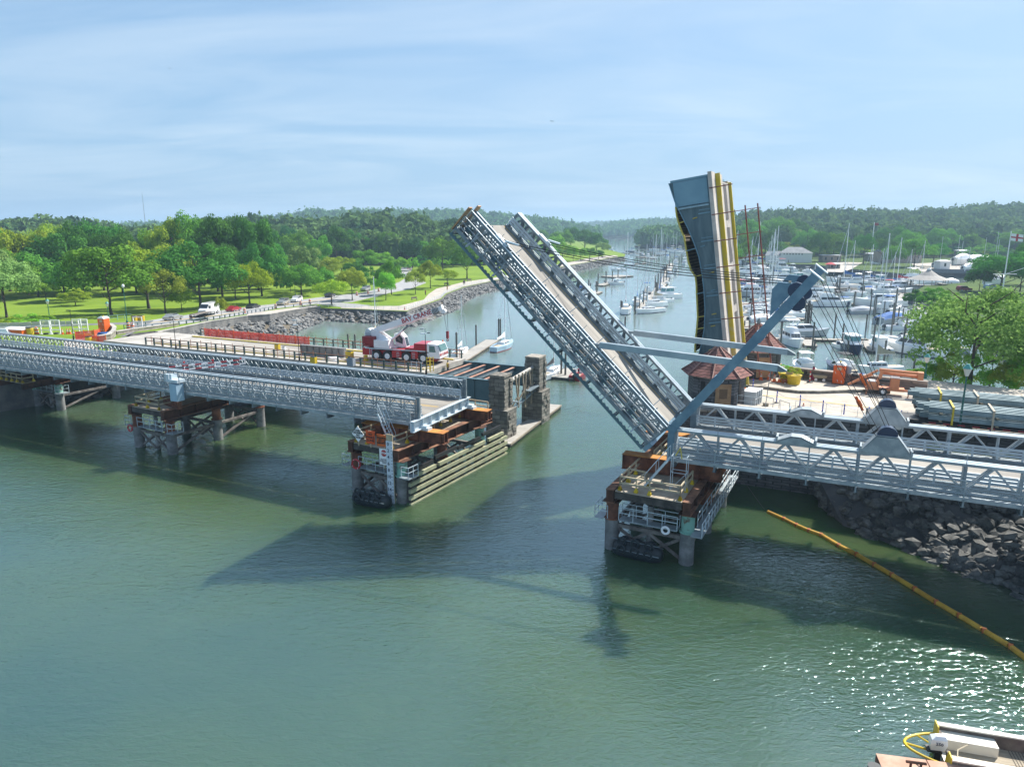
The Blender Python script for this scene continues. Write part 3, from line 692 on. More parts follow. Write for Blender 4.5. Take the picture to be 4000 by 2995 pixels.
def tree(p, h, wd, tint='mid', shape='round', label=None, group=None, name='broadleaf_tree', cat='tree', trunk=True, dz=0):
 """p: point on the ground, h: total height, wd: crown width"""
 global tree_n
 tree_n += 1
 r_ = random.Random(tree_n * 7 + 1)
 keys = [k for k in CROWN if k.startswith(shape)]
 root = empty(name, p, r_.uniform(0, 6.28), label, cat, group)
 me = CROWN[keys[r_.randrange(len(keys))]]
 c = bpy.data.objects.new('crown', me); col.objects.link(c); c.parent = root
 base = {'round': 1.0, 'tall': .72, 'loose': 1.0, 'flat': 1.2, 'bush': 1.24, 'cone': .72}[shape]
 c.scale = (wd / base, wd / base * r_.uniform(.9, 1.1), h)
 c.material_slots[0].link = 'OBJECT'; c.material_slots[0].material = FOL[tint]
 if trunk:
  t = bpy.data.objects.new('trunk', TRUNK[r_.randrange(3)]); col.objects.link(t); t.parent = root
  t.scale = (max(wd * .9, h * .5),) * 2 + (h,)
 return root
ORD = ['first', 'second', 'third', 'fourth', 'fifth', 'sixth', 'seventh', 'eighth', 'ninth', 'tenth', 'eleventh', 'twelfth', 'thirteenth', 'fourteenth', 'fifteenth', 'sixteenth', 'seventeenth', 'eighteenth', 'nineteenth', 'twentieth',
       'twenty-first', 'twenty-second', 'twenty-third', 'twenty-fourth', 'twenty-fifth', 'twenty-sixth', 'twenty-seventh', 'twenty-eighth', 'twenty-ninth', 'thirtieth', 'thirty-first', 'thirty-second', 'thirty-third', 'thirty-fourth', 'thirty-fifth', 'thirty-sixth', 'thirty-seventh', 'thirty-eighth', 'thirty-ninth', 'fortieth', 'forty-first', 'forty-second', 'forty-third', 'forty-fourth', 'forty-fifth', 'forty-sixth', 'forty-seventh', 'forty-eighth', 'forty-ninth', 'fiftieth']
TW = {'syc': 'yellow-green', 'mid': 'mid green', 'deep': 'deep green', 'blue': 'dark blue-green', 'lime': 'bright lime green', 'light': 'light green', 'olive': 'olive green', 'dusty': 'dusty green', 'gold': 'golden green', 'plum': 'plum purple'}
SW = {'round': 'round-crowned', 'tall': 'tall narrow', 'loose': 'loose open', 'flat': 'flat-topped spreading', 'bush': 'bushy', 'cone': 'conical'}
def tree_row(items, where, group, zf=None, bg=False):
 items = sorted(items, key=lambda t: t[0])
 for i, it in enumerate(items):
  u, vb, vt, wpx, tint = it[:5]; shape = it[5] if len(it) > 5 else 'round'
  p = PG(u, vb) if zf is None else P(u, vb, zf)
  top = Zat(u, vt, p.y).z; h = max(3.0, top - p.z)
  d = (p - Vector((0, 0, CAM_H))).length
  wd = wpx * d / F_PX
  o_ = it[6] if len(it) > 6 else '%s %s tree, %s from left %s' % (TW[tint], SW[shape], ORD[i], where)
  tree(p, h, wd, tint, shape, o_, group, trunk=shape != 'bush', name='shrub' if shape == 'bush' else 'broadleaf_tree', cat='shrub' if shape == 'bush' else 'tree')
def A1(x, yb, yt, w_, *r): return (x / 2.208, 750 + yb / 2.208, 750 + yt / 2.208, w_ / 2.208) + r
def A2(x, yb, yt, w_, *r): return (1000 + x / 2.208, 750 + yb / 2.208, 750 + yt / 2.208, w_ / 2.208) + r
def A3(x, yb, yt, w_, *r): return (1700 + x / 2.208, 750 + yb / 2.208, 750 + yt / 2.208, w_ / 2.208) + r
def A5(x, yb, yt, w_, *r): return (3000 + x / 2.208, 750 + yb / 2.208, 750 + yt / 2.208, w_ / 2.208) + r
front = [A1(60, 1085, 560, 430, 'dusty'), A1(400, 955, 760, 200, 'light', 'loose'), A1(650, 978, 830, 190, 'olive'),
         A1(965, 1065, 460, 620, 'mid'), A1(1285, 1005, 470, 460, 'olive'), A1(1430, 1045, 660, 300, 'gold', 'loose'),
         A1(1570, 1025, 820, 190, 'olive', 'tall'), A1(1730, 1012, 400, 560, 'deep'), A1(2035, 925, 620, 280, 'deep'),
         A1(2155, 965, 590, 290, 'lime')]
tree_row(front, 'in front on the park lawn', 'front row of park trees')
mid2 = [A2(395, 893, 605, 290, 'mid'), A2(560, 845, 640, 190, 'mid'), A2(655, 978, 745, 320, 'olive', 'flat'), A2(830, 932, 655, 240, 'gold'),
  A2(1120, 932, 690, 180, 'light'), A2(1170, 885, 585, 230, 'mid'), A2(1375, 880, 665, 165, 'gold', 'loose'), A2(1507, 830, 585, 215, 'olive'),
  A2(1650, 805, 655, 170, 'olive', 'loose'), A2(300, 862, 650, 130, 'deep'), A2(1820, 745, 440, 240, 'mid')]
tree_row(mid2, 'beside road and promenade', 'roadside trees by the promenade')
back = [A1(-60, 880, 270, 330, 'mid'), A1(90, 860, 265, 330, 'olive', 'loose'), A1(30, 930, 480, 420, 'mid'), A1(250, 890, 300, 340, 'olive'), A1(330, 900, 520, 340, 'mid'), A1(470, 800, 225, 330, 'olive', 'loose'),
  A1(560, 880, 330, 400, 'deep'), A1(720, 850, 222, 380, 'deep', 'flat'), A1(900, 850, 222, 420, 'deep', 'flat'), A1(1060, 870, 290, 330, 'deep', 'flat'), A1(720, 930, 560, 360, 'mid'),
  A1(1180, 880, 420, 300, 'olive'), A1(1350, 860, 320, 240, 'light', 'tall'), A1(1520, 860, 200, 320, 'olive', 'loose'), A1(1500, 900, 420, 330, 'olive'), A1(1680, 850, 175, 360, 'mid'),
  A1(1880, 860, 205, 380, 'deep'), A1(1920, 900, 440, 330, 'deep'), A1(2100, 820, 168, 400, 'deep', 'flat'), A1(2230, 850, 220, 330, 'deep'), A1(2260, 900, 420, 300, 'deep'), A1(-40, 1000, 420, 300, 'dusty')]
tree_row(back, 'in the wood behind the left lawn', 'tall trees behind the left lawn')
back2 = [A2(60, 760, 300, 300, 'deep'), A2(130, 800, 420, 240, 'deep', 'tall'), A2(180, 830, 520, 200, 'mid', 'tall'), A2(300, 640, 290, 180, 'blue', 'tall'), A2(390, 680, 320, 300, 'mid'), A2(420, 780, 450, 300, 'dusty'),
         A2(560, 700, 370, 220, 'mid'), A2(700, 640, 290, 240, 'deep'), A2(740, 720, 550, 230, 'olive'), A2(640, 780, 560, 170, 'gold', 'tall'), A2(860, 620, 320, 200, 'deep'), A2(930, 700, 500, 230, 'mid'),
         A2(990, 600, 330, 220, 'blue'), A2(1080, 680, 520, 200, 'light'), A2(1160, 620, 330, 260, 'mid'), A2(1350, 655, 395, 190, 'blue'), A2(1240, 680, 560, 150, 'light'), A2(1480, 640, 420, 230, 'mid'), A2(1610, 700, 385, 300, 'mid'),
         A2(1700, 640, 470, 200, 'light'), A2(1140, 760, 640, 120, 'olive', 'loose'), A2(540, 740, 520, 200, 'deep'), A2(840, 770, 600, 170, 'deep')]
tree_row(back2, 'in the wood at mid park', 'trees behind the middle of the park')
pen = [A3(1080, 520, 330, 200, 'mid'), A3(1170, 500, 305, 220, 'deep'), A3(1290, 510, 320, 210, 'deep'), A3(1390, 520, 350, 180, 'deep'), A3(1440, 565, 420, 130, 'dusty', 'loose'), A3(920, 470, 325, 110, 'mid'),
       A3(1100, 590, 440, 190, 'light'), A3(1190, 600, 470, 100, 'light'), A3(1255, 595, 475, 110, 'light'), A3(1330, 590, 480, 130, 'mid'), A3(1040, 560, 370, 150, 'light'), A3(960, 610, 440, 180, 'mid'), A3(1410, 580, 500, 90, 'deep')]
tree_row(pen, 'on the point behind the leaf', 'trees on the point behind the raised leaf')
for i, (u, v, w_, h, tint) in enumerate(((28, 1275, 80, 1.9, 'olive'), (92, 1272, 110, 2.4, 'light'), (180, 1268, 75, 2.1, 'light'), (1320, 1050, 50, 3, 'deep'), (1070, 1085, 60, 3, 'deep'))):
 p = PG(u, v); tree(p, h, w_ * p.length / F_PX, tint, 'bush', ['trimmed hedge bush at the left edge behind the barrier', 'wide pale hedge bush behind the concrete barrier', 'rounded hedge bush beside the green lamp post', 'dark hedge at the back of the roadside lawn', 'dark shrub under the trees behind the lawn'][i], 'hedge bushes by the road', 'shrub', 'shrub', trunk=False)
under = [(int(-30 + k * 47 + (k * 37 % 23)), 1128 + (k * 53 % 22), 1128 - 52 - (k * 29 % 45), 62 + (k * 17 % 50), ('deep', 'mid', 'olive', 'deep', 'light', 'mid', 'blue')[k % 7], 'bush', 'low %s undergrowth bush, %s from left under the park wood' % (TW[('deep', 'mid', 'olive', 'deep', 'light', 'mid', 'blue')[k % 7]], ORD[k])) for k in range(32)]
tree_row(under, '', 'undergrowth under the park wood')
under2 = [(1540 + k * 38, 1062 - k * 3, 1020 - k * 3 - (k * 29 % 22), 50 + (k * 17 % 30), ('deep', 'mid', 'light')[k % 3], 'bush', 'undergrowth bush, %s from left at the far park edge' % ORD[k]) for k in range(11)]
tree_row(under2, '', 'undergrowth at the far park edge')
under3 = [(2860 + k * 37, 1003 + (k * 31 % 8), 965 - (k * 29 % 30), 60 + (k * 17 % 40), ('deep', 'mid', 'olive', 'blue')[k % 4], 'bush', 'undergrowth bush, %s from left behind the marina buildings' % ORD[k]) for k in range(30)]
tree_row(under3, '', 'undergrowth behind the marina', zf=2.3)
# young street tree by the guardrail
p = PG(868, 1252); tree(p, 5.2, 2.6, 'gold', 'loose', 'young yellow-green sapling behind the guardrail near the white van', None)
# right bank
right = [A5(820, 622, 345, 190, 'deep', 'flat'), A5(560, 600, 340, 190, 'mid', 'tall'), A5(440, 600, 330, 170, 'deep', 'tall'), A5(330, 560, 310, 190, 'mid'), A5(230, 530, 225, 260, 'deep'), A5(60, 540, 215, 260, 'mid'),
         A5(650, 600, 400, 130, 'mid', 'tall'), A5(980, 620, 380, 220, 'deep', 'loose'), A5(1060, 560, 280, 280, 'deep'), A5(1075, 655, 450, 160, 'mid', 'tall'), A5(1210, 600, 310, 200, 'mid', 'loose'), A5(1260, 650, 400, 260, 'mid'), A5(1420, 640, 430, 240, 'deep', 'flat'),
         A5(1480, 560, 300, 240, 'mid'), A5(1740, 555, 360, 180, 'mid'), A5(1600, 540, 330, 180, 'deep'), A5(1900, 570, 440, 150, 'mid'), A5(1990, 540, 350, 170, 'mid'), A5(2120, 560, 330, 200, 'mid'), A5(2000, 870, 520, 420, 'deep'),
         A5(2230, 560, 260, 200, 'blue', 'cone'), A5(2240, 800, 420, 230, 'deep'), A5(1820, 860, 640, 160, 'deep'), A5(2170, 860, 560, 240, 'deep'), A5(-160, 560, 225, 260, 'mid'), A5(-30, 590, 330, 200, 'deep'), A5(-260, 590, 300, 200, 'mid'), A5(-350, 580, 330, 160, 'mid'),
         A5(-200, 640, 420, 170, 'mid'), A5(-310, 660, 440, 150, 'mid'), A5(130, 470, 250, 200, 'deep'), A5(760, 480, 300, 200, 'mid'), A5(400, 470, 165, 70, 'blue'), A5(1560, 480, 145, 110, 'blue'), A5(1720, 480, 160, 110, 'blue')]
tree_row(right, 'on the right marina bank', 'trees on the right bank', zf=2.3)
for (x, yb, yt, w_, tint, lab) in ((1300, 985, 830, 230, 'blue', 'dark shoreline bush beside the gangway'), (1420, 1000, 800, 220, 'mid', 'large rounded bush in front of the grey conical roof'), (1540, 990, 830, 180, 'light', 'light green bush at the right of the shoreline thicket'), (1230, 960, 870, 110, 'deep', 'low dark bush at the left end of the shoreline thicket'),
                                   (2120, 1080, 1000, 60, 'mid', 'small clipped bush on the club lawn'), (2230, 1120, 960, 170, 'plum', 'plum purple bush on the club lawn at the right edge'), (2040, 950, 880, 140, 'deep', 'dark round bush beside the flagpole base')):
 t_ = A5(x, yb, yt, w_, tint); tree_row([t_ + ('bush', lab)], '', 'bushes on the right bank', zf=2.3)
# big foreground sycamore at the right, with its own larger leaves and visible limbs
def big_tree(p, h, wd, label, seed, tint, nleaf=15000, leaf=.0125):
 root = empty('broadleaf_tree', p, 0.6, label, 'tree', 'near trees behind the parked trailer')
 v_, f_ = crown_arrays(seed, nleaf, 44, 0.46, 0.92, 0.06, leaf=leaf)
 v_ = v_ * np.array([wd, wd, h])
 np_mesh('crown', v_, f_, FOL[tint], parent=root)
 t = trunk_mesh(seed, 0.021, zt=.9, spread=.42); o = bpy.data.objects.new('trunk', t); col.objects.link(o); o.parent = root; o.scale = (h, h, h)
 return root
p = P(3781, 1545, 4.5); big_tree(p, Zat(3781, 1112, p.y).z - 4.5, 405 * p.length / F_PX, 'big yellow-green sycamore behind the steel-laden trailer', 201, 'syc', 15000, .013)
for (u, v, vt, w_, tint, lab) in ((3640, 1505, 1385, 130, 'light', 'leafy shrub at the end of the parapet wall'), (3720, 1520, 1360, 150, 'gold', 'shrubby young tree left of the sycamore trunk'), (3860, 1545, 1370, 170, 'light', 'shrubby young tree right of the sycamore trunk'), (3960, 1570, 1400, 170, 'gold', 'young tree at the right edge behind the trailer'),
        (3560, 1500, 1440, 70, 'mid', 'low green shrub growing at the seaward side of the parapet'), (4060, 1580, 1330, 200, 'light', 'tall shrub cut by the right edge')):
 p = P(u, v, 4.6); h = Zat(u, vt, p.y).z - p.z
 tree(p, h, w_ * p.length / F_PX, tint, 'bush' if 'shrub ' in lab[:12] or 'shrub' in lab[:10] else 'loose', lab, 'near trees behind the parked trailer', trunk=True)
for (u, v, vt, w_, lab) in ((3900, 1840, 1800, 110, 'low green weeds behind the right end of the far truss'), (3700, 1800, 1775, 80, 'patch of shrubs seen through the far truss')):
 p = P(u, v, 5.2); tree(p, 1.6, 3.4, 'gold', 'bush', lab, 'shrubs behind the temporary bridge', 'shrub', 'shrub', trunk=False)
# ---- distant forest -----------------------------------------------------
def forest(name, pts, label, seed, nq=46, smin=7, smax=12, hk=1.0, mat_=None):
 """pts: (x, y, z_top_of_ground) list; each becomes a crown of leaf clumps over a rough core"""
 r_ = np.random.default_rng(seed); N = len(pts); pts = np.array(pts)
 rad = r_.uniform(smin, smax, N); hh = rad * r_.uniform(1.1, 1.7, N) * hk
 # clump cards on each crown
 d = r_.normal(size=(N, nq, 3)); d /= np.linalg.norm(d, axis=2)[:, :, None]; d[:, :, 2] = np.abs(d[:, :, 2]) * 1.0 - 0.25
 k = r_.uniform(0.62, 1.04, (N, nq))
 lobe = 1 + 0.16 * np.sin(d[:, :, 0] * 6 + rad[:, None]) + 0.12 * np.sin(d[:, :, 1] * 7 + hh[:, None])
 c = pts[:, None, :] + d * (k * lobe)[:, :, None] * np.stack([rad * .62, rad * .62, hh * .62], 1)[:, None, :]
 c[:, :, 2] += (hh * 0.55)[:, None]
 nr = d + r_.normal(size=d.shape) * .45; nr /= np.linalg.norm(nr, axis=2)[:, :, None]
 a1 = np.cross(nr, r_.normal(size=d.shape)); a1 /= np.linalg.norm(a1, axis=2)[:, :, None]; a2 = np.cross(nr, a1)
 s_ = (rad[:, None] * r_.uniform(.10, .22, (N, nq)))[:, :, None]
 q = np.stack([c - a1 * s_, c - a2 * s_ * .75, c + a1 * s_, c + a2 * s_ * .75], 2).reshape(-1, 3)
 f1 = np.arange(len(q)).reshape(-1, 4)
 # rough core (an octahedral blob)
 th = np.arange(7) / 7 * 2 * np.pi
 ring = np.stack([np.cos(th), np.sin(th), np.zeros(7)], 1)
 core = np.vstack([ring * .9 + [0, 0, -.55], ring * 1.0, ring * .62 + [0, 0, .62], [[0, 0, .86]]])
 jit = r_.uniform(.72, 1.08, (N, len(core), 1))
 cc = pts[:, None, :] + core[None] * jit * np.stack([rad * .5, rad * .5, hh * .55], 1)[:, None, :]; cc[:, :, 2] += (hh * .5)[:, None]
 base = len(q)
 fl = []
 for a_ in range(2):
  for i in range(7):
   j = (i + 1) % 7; fl.append((a_ * 7 + i, a_ * 7 + j, (a_ + 1) * 7 + j, (a_ + 1) * 7 + i))
 for i in range(7): fl.append((14 + i, 14 + (i + 1) % 7, 21, 21))
 fl = np.array(fl)
 tri = fl[:, 2] == fl[:, 3]
 f2 = (fl[~tri][None] + (np.arange(N) * 22)[:, None, None] + base).reshape(-1, 4)
 f3 = fl[tri].copy(); f3[:, 3] = f3[:, 0]
 V = np.vstack([q, cc.reshape(-1, 3)])
 # close the top with quads that reuse the apex
 top = np.array([(14, 15, 16, 21), (16, 17, 18, 21), (18, 19, 20, 21), (20, 14, 21, 21)])[:3]
 f4 = (top[None] + (np.arange(N) * 22)[:, None, None] + base).reshape(-1, 4)
 o = np_mesh(name, V, np.vstack([f1, f2, f4]), mat_ or forestm)
 return tag(o, label, 'forest', kind='stuff')
def interp(prof, u):
 if u <= prof[0][0]: return prof[0][1]
 for (a, b), (c, d) in zip(prof, prof[1:]):
  if u <= c: return b + (d - b) * (u - a) / (c - a)
 return prof[-1][1]
def hill(name, prof, Yr, Yf, zf, th, n, label, seed, back=250, smin=7, smax=12, nq=46, wob=2.5):
 """ridge at distance Yr whose treetops stand at pixel profile prof, falling to height zf at Yf"""
 r_ = random.Random(seed)
 us = [prof[0][0] + (prof[-1][0] - prof[0][0]) * i / 60 for i in range(61)]
 mb = MB(); rows = []
 for k in range(9):
  q = k / 8; row = []
  for u in us:
   Y = Yf + (Yr - Yf) * q; ridge = Zat(u, interp(prof, u), Yr).z - th
   z = zf + (max(ridge, zf) - zf) * (3 * q * q - 2 * q ** 3)
   row.append((Zat(u, 1000, Yr).x / Yr * Y, Y, z))
  rows.append(row)
 rows.append([(x * (Yr + back) / Yr, Yr + back, zf) for x, y, z in rows[-1]])
 mb.loft(rows, cap=False, closed=False)
 tag(mb.build(name + '_terrain', woods), label + ', the ground under the trees', 'hill', kind='structure')
 pts = []
 for _ in range(n):
  q = r_.random() ** 0.75; u = r_.uniform(prof[0][0], prof[-1][0]); Y = Yf + (Yr - Yf) * q
  ridge = Zat(u, interp(prof, u), Yr).z - th; z = zf + (max(ridge, zf) - zf) * (3 * q * q - 2 * q ** 3)
  pts.append((Zat(u, 1000, Yr).x / Yr * Y, Y, z + r_.uniform(-1, wob)))
 forest(name, pts, label, seed, nq, smin, smax)
hill('far_hills', [(2150, 880), (2212, 879), (2289, 874), (2400, 871), (2490, 868), (2560, 864), (2640, 862), (2760, 864), (2900, 866)], 3000, 2450, 1, 14, 1500, 'hazy blue wooded hills at the head of the river', 1, smin=11, smax=17, nq=26)
hill('left_hill_woods', [(300, 905), (480, 893), (560, 880), (611, 878), (700, 884), (900, 870), (1027, 859), (1163, 845), (1226, 831), (1330, 836), (1430, 829), (1589, 831), (1770, 833), (1900, 836), (1996, 850), (2071, 857), (2140, 864), (2212, 876), (2289, 893), (2335, 915)], 1500, 1130, 1, 13, 2600, 'wooded hill across the back of the park', 2, smin=9, smax=15, nq=44)
hill('bluff_woods', [(2345, 905), (2365, 884), (2385, 874), (2420, 872), (2480, 868), (2560, 863), (2620, 865), (2700, 866), (2800, 866), (2900, 864)], 1900, 1560, 1, 14, 1500, 'wooded bluff on the right of the far channel', 3, smin=9, smax=15, nq=34)
hill('point_woods', [(2492, 945), (2502, 925), (2520, 908), (2560, 902), (2600, 904), (2650, 900), (2700, 900), (2760, 895), (2850, 885), (2950, 875)], 850, 790, 1, 9, 330, 'trees on the low wooded point across the channel', 4, smin=7, smax=11, nq=90)
hill('right_hill_woods', [(2800, 872), (2900, 856), (2970, 850), (3050, 846), (3160, 842), (3250, 846), (3400, 844), (3500, 844), (3620, 842), (3700, 840), (3850, 824), (3950, 822), (4020, 832), (4200, 830)], 900, 520, 2, 11, 2100, 'wooded hillside behind the marina on the right', 5, smin=8, smax=13, nq=80)
hill('park_woods', [(-200, 905), (0, 900), (200, 890), (430, 905), (600, 925), (760, 910), (900, 895), (1040, 890), (1200, 892), (1400, 885), (1500, 876), (1600, 878), (1700, 886), (1800, 910), (1900, 925)], 560, 400, 3, 10, 1300, 'deep woodland behind the park trees', 6, smin=8, smax=12, nq=90)
# ================================================================ BRIDGES
def Tst(u, v, t):
 """photo ray met with the vertical plane t = const -> (s, z)"""
 x = (u - 2000) / F_PX; y = (1497.5 - v) / F_PX
 d = Vector((x, _c + y * _s, y * _c - _s))
 n0 = -OX * NX.x - OY * NX.y; k = (t - n0) / (d.x * NX.x + d.y * NX.y)
 p = d * k; return ST(p)[0], CAM_H + p.z
def broot(name, s, t, z, label, cat, group=None):
 """an Empty whose local x/y are the bridge's s/t axes"""
 return empty(name, Wst(s, t, z), BROT, label, cat, group)
def truss(mb, x0, x1, ys, z0, z1, pl, style='bailey', Y=lambda t: t):
 n = max(1, round((x1 - x0) / pl)); pl = (x1 - x0) / n; hh = z1 - z0
 for y in ys:
  y = Y(y)
  mb.beam((x0, y, z0 + .07), (x1, y, z0 + .07), .13, .14); mb.beam((x0, y, (z0 + z1) / 2), (x1, y, (z0 + z1) / 2), .06, .07) if style != 'bailey' and pl < 2 else None; mb.beam((x0, y, z1 - .07), (x1, y, z1 - .07), .15, .14)
  for i in range(n + 1):
   x = x0 + i * pl; mb.beam((x, y, z0 + .14), (x, y, z1 - .14), .09, .08)
  for i in range(n):
   x = x0 + i * pl
   if style == 'bailey':
    m_ = (z0 + z1) / 2
    for a, b in (((x, m_), (x + pl / 2, z1 - .1)), ((x + pl / 2, z1 - .1), (x + pl, m_)), ((x, m_), (x + pl / 2, z0 + .1)), ((x + pl / 2, z0 + .1), (x + pl, m_))):
     mb.beam((a[0], y, a[1]), (b[0], y, b[1]), .055, .055)
   else:
    a, b = (z0 + .12, z1 - .12)
    mb.beam((x, y, a), (x + pl / 2, y, b), .11, .10); mb.beam((x + pl / 2, y, b), (x + pl, y, a), .11, .10)
 # cross frames between the planes
 if len(ys) > 1:
  for i in range(n + 1):
   x = x0 + i * pl
   for z in (z0 + .25, z1 - .03): mb.beam((x, Y(ys[0]), z), (x, Y(ys[-1]), z), .08, .06)
   if style != 'bailey': mb.box(x - .11, x + .11, *sorted((Y(ys[0]) , Y(ys[-1]))), z0 + .1, z1 - .2) if i % 2 == 0 else None
 return mb
def guardrail(mb, x0, x1, y, z0, sgn):
 """three stacked corrugated beams"""
 for k in range(3):
  z = z0 + k * .24
  prof = [(0, 0), (.06, .02), (.06, .055), (0, .08), (.06, .105), (.06, .14), (0, .165)]
  a = [(x0, y + sgn * p[0], z + p[1]) for p in prof]; b = [(x1, y + sgn * p[0], z + p[1]) for p in prof]
  for i in range(len(prof) - 1): mb.face([a[i], b[i], b[i + 1], a[i + 1]])
  a2 = [(x, yy - sgn * .02, z_) for x, yy, z_ in a]; b2 = [(x, yy - sgn * .02, z_) for x, yy, z_ in b]
  mb.face([a2[0], a2[-1], b2[-1], b2[0]]); mb.beam((x0, y + sgn * .04, z + .175), (x1, y + sgn * .04, z + .175), .1, .018)
def modular(root, L, Y=lambda t: t, style='bailey', pl=1.5, tall=2.0, screen=True, near=(.80, 1.10, 1.40), far=(9.25, 9.55, 9.85), meshm=None, deckm=None, linec=True, mats=(galvd, galv)):
 mb = MB(); y0, y1 = sorted((Y(1.7), Y(9.0)))
 mb.box(0, L, y0, y1, -.22, 0)
 mb.build('deck', deckm or decktan, root)
 mb = MB()   # transoms reach out under the trusses to carry the walkway
 n = max(1, round(L / 3.05))
 for i in range(n + 1):
  x = L * i / n; x = min(max(x, .14), L - .14)
  ya, yb = sorted((Y(-.05), Y(10.3)))
  mb.box(x - .05, x + .05, ya, yb, -.72, -.24); mb.box(x - .13, x + .13, ya, yb, -.24, -.225); mb.box(x - .13, x + .13, ya, yb, -.74, -.72)
 mb.build('transoms', mats[0], root)
 for ys in (near, far):
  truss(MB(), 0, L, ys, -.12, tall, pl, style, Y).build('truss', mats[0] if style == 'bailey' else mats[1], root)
  mb = MB()
  for y in ys: mb.beam((0, Y(y), tall + .03), (L, Y(y), tall + .03), .13, .05)
  mb.build('top_chord', galvl, root)
 for yy, sg in ((1.78, 1), (8.95, -1)):
  mb = MB(); guardrail(mb, 0, L, Y(yy), .36, sg * (1 if Y(1) > 0 else -1))
  for i in range(n * 2 + 1):
   x = min(max(L * i / (n * 2), .08), L - .08); a, b = sorted((Y(yy), Y(yy - sg * .14))); mb.box(x - .06, x + .06, a, b, 0.0, 1.0)
  mb.build('guardrail', galvl, root)
 for yy in (2.0, 8.75):
  mb = MB(); a, b = sorted((Y(yy - .1), Y(yy + .1))); mb.box(.02, L - .02, a, b, .004, .16); mb.build('kerb', galvd, root)
 # walkway with its outer rail
 mb = MB(); a, b = sorted((Y(.12), Y(.72))); mb.box(0, L, a, b, -.24, -.19); mb.box(0, L, *sorted((Y(.0), Y(.1))), -.36, -.10)
 mb.build('walkway', galv if screen else galvd, root)
 mb = MB()
 for i in range(n + 1):
  x = min(max(L * i / n, .05), L - .05); mb.beam((x, Y(.05), -.6), (x, Y(.05), 1.02), .07, .07)
  mb.beam((x, Y(.05), -.5), (x, Y(.7), -.55), .06, .06)
  mb.tube((x, Y(.74), -.1), (x, Y(.74), tall + .7), .022, 5)
 for z in (1.0, .55, .12): mb.tube((0, Y(.05), z), (L, Y(.05), z), .032, 5)
 mb.build('handrail', galv, root)
 if screen:
  if screen == 1: mb = MB(); y = Y(.72); mb.box(0, L, y - .008, y + .008, -.15, tall - .1); mb.build('mesh_screen', wiremesh, root)
  mb = MB(); y = Y(.05); mb.box(0, L, y - .012, y - .006, -.08, .98); mb.build('mesh_infill', thinmesh, root)
 return root
# ---- left fixed temporary bridge -----------------------------------------
LL = 88
lb = broot('modular_bridge', -LL, 0, 7.0, 'long grey temporary truss bridge on the left, ending over the pier with warning signs', 'bridge')
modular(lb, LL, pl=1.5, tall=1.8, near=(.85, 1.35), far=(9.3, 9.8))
mb = MB(); mb.box(LL + .003, LL + .12, -.1, 10.3, -.95, -.02); mb.box(LL + .003, LL + .38, -.1, 10.3, -.04, .012); mb.box(LL + .003, LL + .38, -.1, 10.3, -.97, -.9)
for k in range(8): mb.box(LL + .12, LL + .34, .1 + k * 1.4, .14 + k * 1.4, -.9, -.04)
mb.build('end_beam', galvl, lb)
mb = MB(); mb.box(LL - 9, LL - .5, 5.25, 5.35, .004, .008); mb.box(LL - 9, LL - .5, 5.50, 5.60, .004, .008); mb.build('centre_line', lineyel, lb)
for yy in (.85, 9.3):
 mb = MB(); mb.beam((LL + .15, yy + .25, -.1), (LL + .15, yy + .25, 1.95), .2, .3); mb.beam((LL + .1, yy + .25, 1.9), (LL - .6, yy + .25, 1.9), .08, .08); mb.build('end_post', galvd, lb)
# ---- right fixed temporary bridge ----------------------------------------
RS = 22.7
rbr = broot('modular_bridge', RS, 0, 7.0, 'heavier grey temporary truss bridge on the right, carrying the tilted masts and cable anchor plates', 'bridge')
modular(rbr, 52, style='warren', pl=3.05, tall=1.85, screen=2)
mb = MB()
for yy in (1.1, 9.55):
 mb.box(-.55, -.05, yy - .35, yy + .35, -.6, 1.6)
mb.build('hinge_post', bluesteel, rbr)
def plate(x, y, w_, h_, tw):
 mb = MB()
 for dy in (-.42, .42):
  pr = [(x - w_, 0), (x + w_, 0), (x + tw, h_), (x - tw, h_)]
  mb.loft([[(a, y + dy - .03, 1.88 + b) for a, b in pr], [(a, y + dy + .03, 1.88 + b) for a, b in pr]])
 mb.loft([[(x - w_, y - .45, 1.9), (x - w_, y + .45, 1.9), (x - w_, y + .45, 2.0), (x - w_, y - .45, 2.0)], [(x - tw, y - .45, 1.98 + h_ - .05), (x - tw, y + .45, 1.98 + h_ - .05), (x - tw, y + .45, 1.98 + h_), (x - tw, y - .45, 1.98 + h_)],
             [(x + tw, y - .45, 1.98 + h_ - .05), (x + tw, y + .45, 1.98 + h_ - .05), (x + tw, y + .45, 1.98 + h_), (x + tw, y - .45, 1.98 + h_)], [(x + w_, y - .45, 1.9), (x + w_, y + .45, 1.9), (x + w_, y + .45, 2.0), (x + w_, y - .45, 2.0)]])
 for sx in (-1, 1):
  mb.box(x + sx * w_ - .06, x + sx * w_ + .06, y - .5, y + .5, 1.95, 2.3)
 return mb
for yy in (1.1, 9.55):
 plate(8.3 if yy < 5 else 8.5, yy, 1.25, .42, .35).build('chord_joint_plate', galv, rbr)
 a = plate(13.8 if yy < 5 else 14.1, yy, 1.5, 1.15, .62).build('anchor_plate', galv, rbr)
 mb = MB(); x = 13.8 if yy < 5 else 14.1; mb.tube((x, yy - .3, 3.1), (x, yy + .3, 3.1), .62, 20); mb.build('sheave', navy, a)
mb = MB(); mb.box(4.5, 6.6, .15, .5, .25, .3); mb.build('cover_plate', navy, rbr)
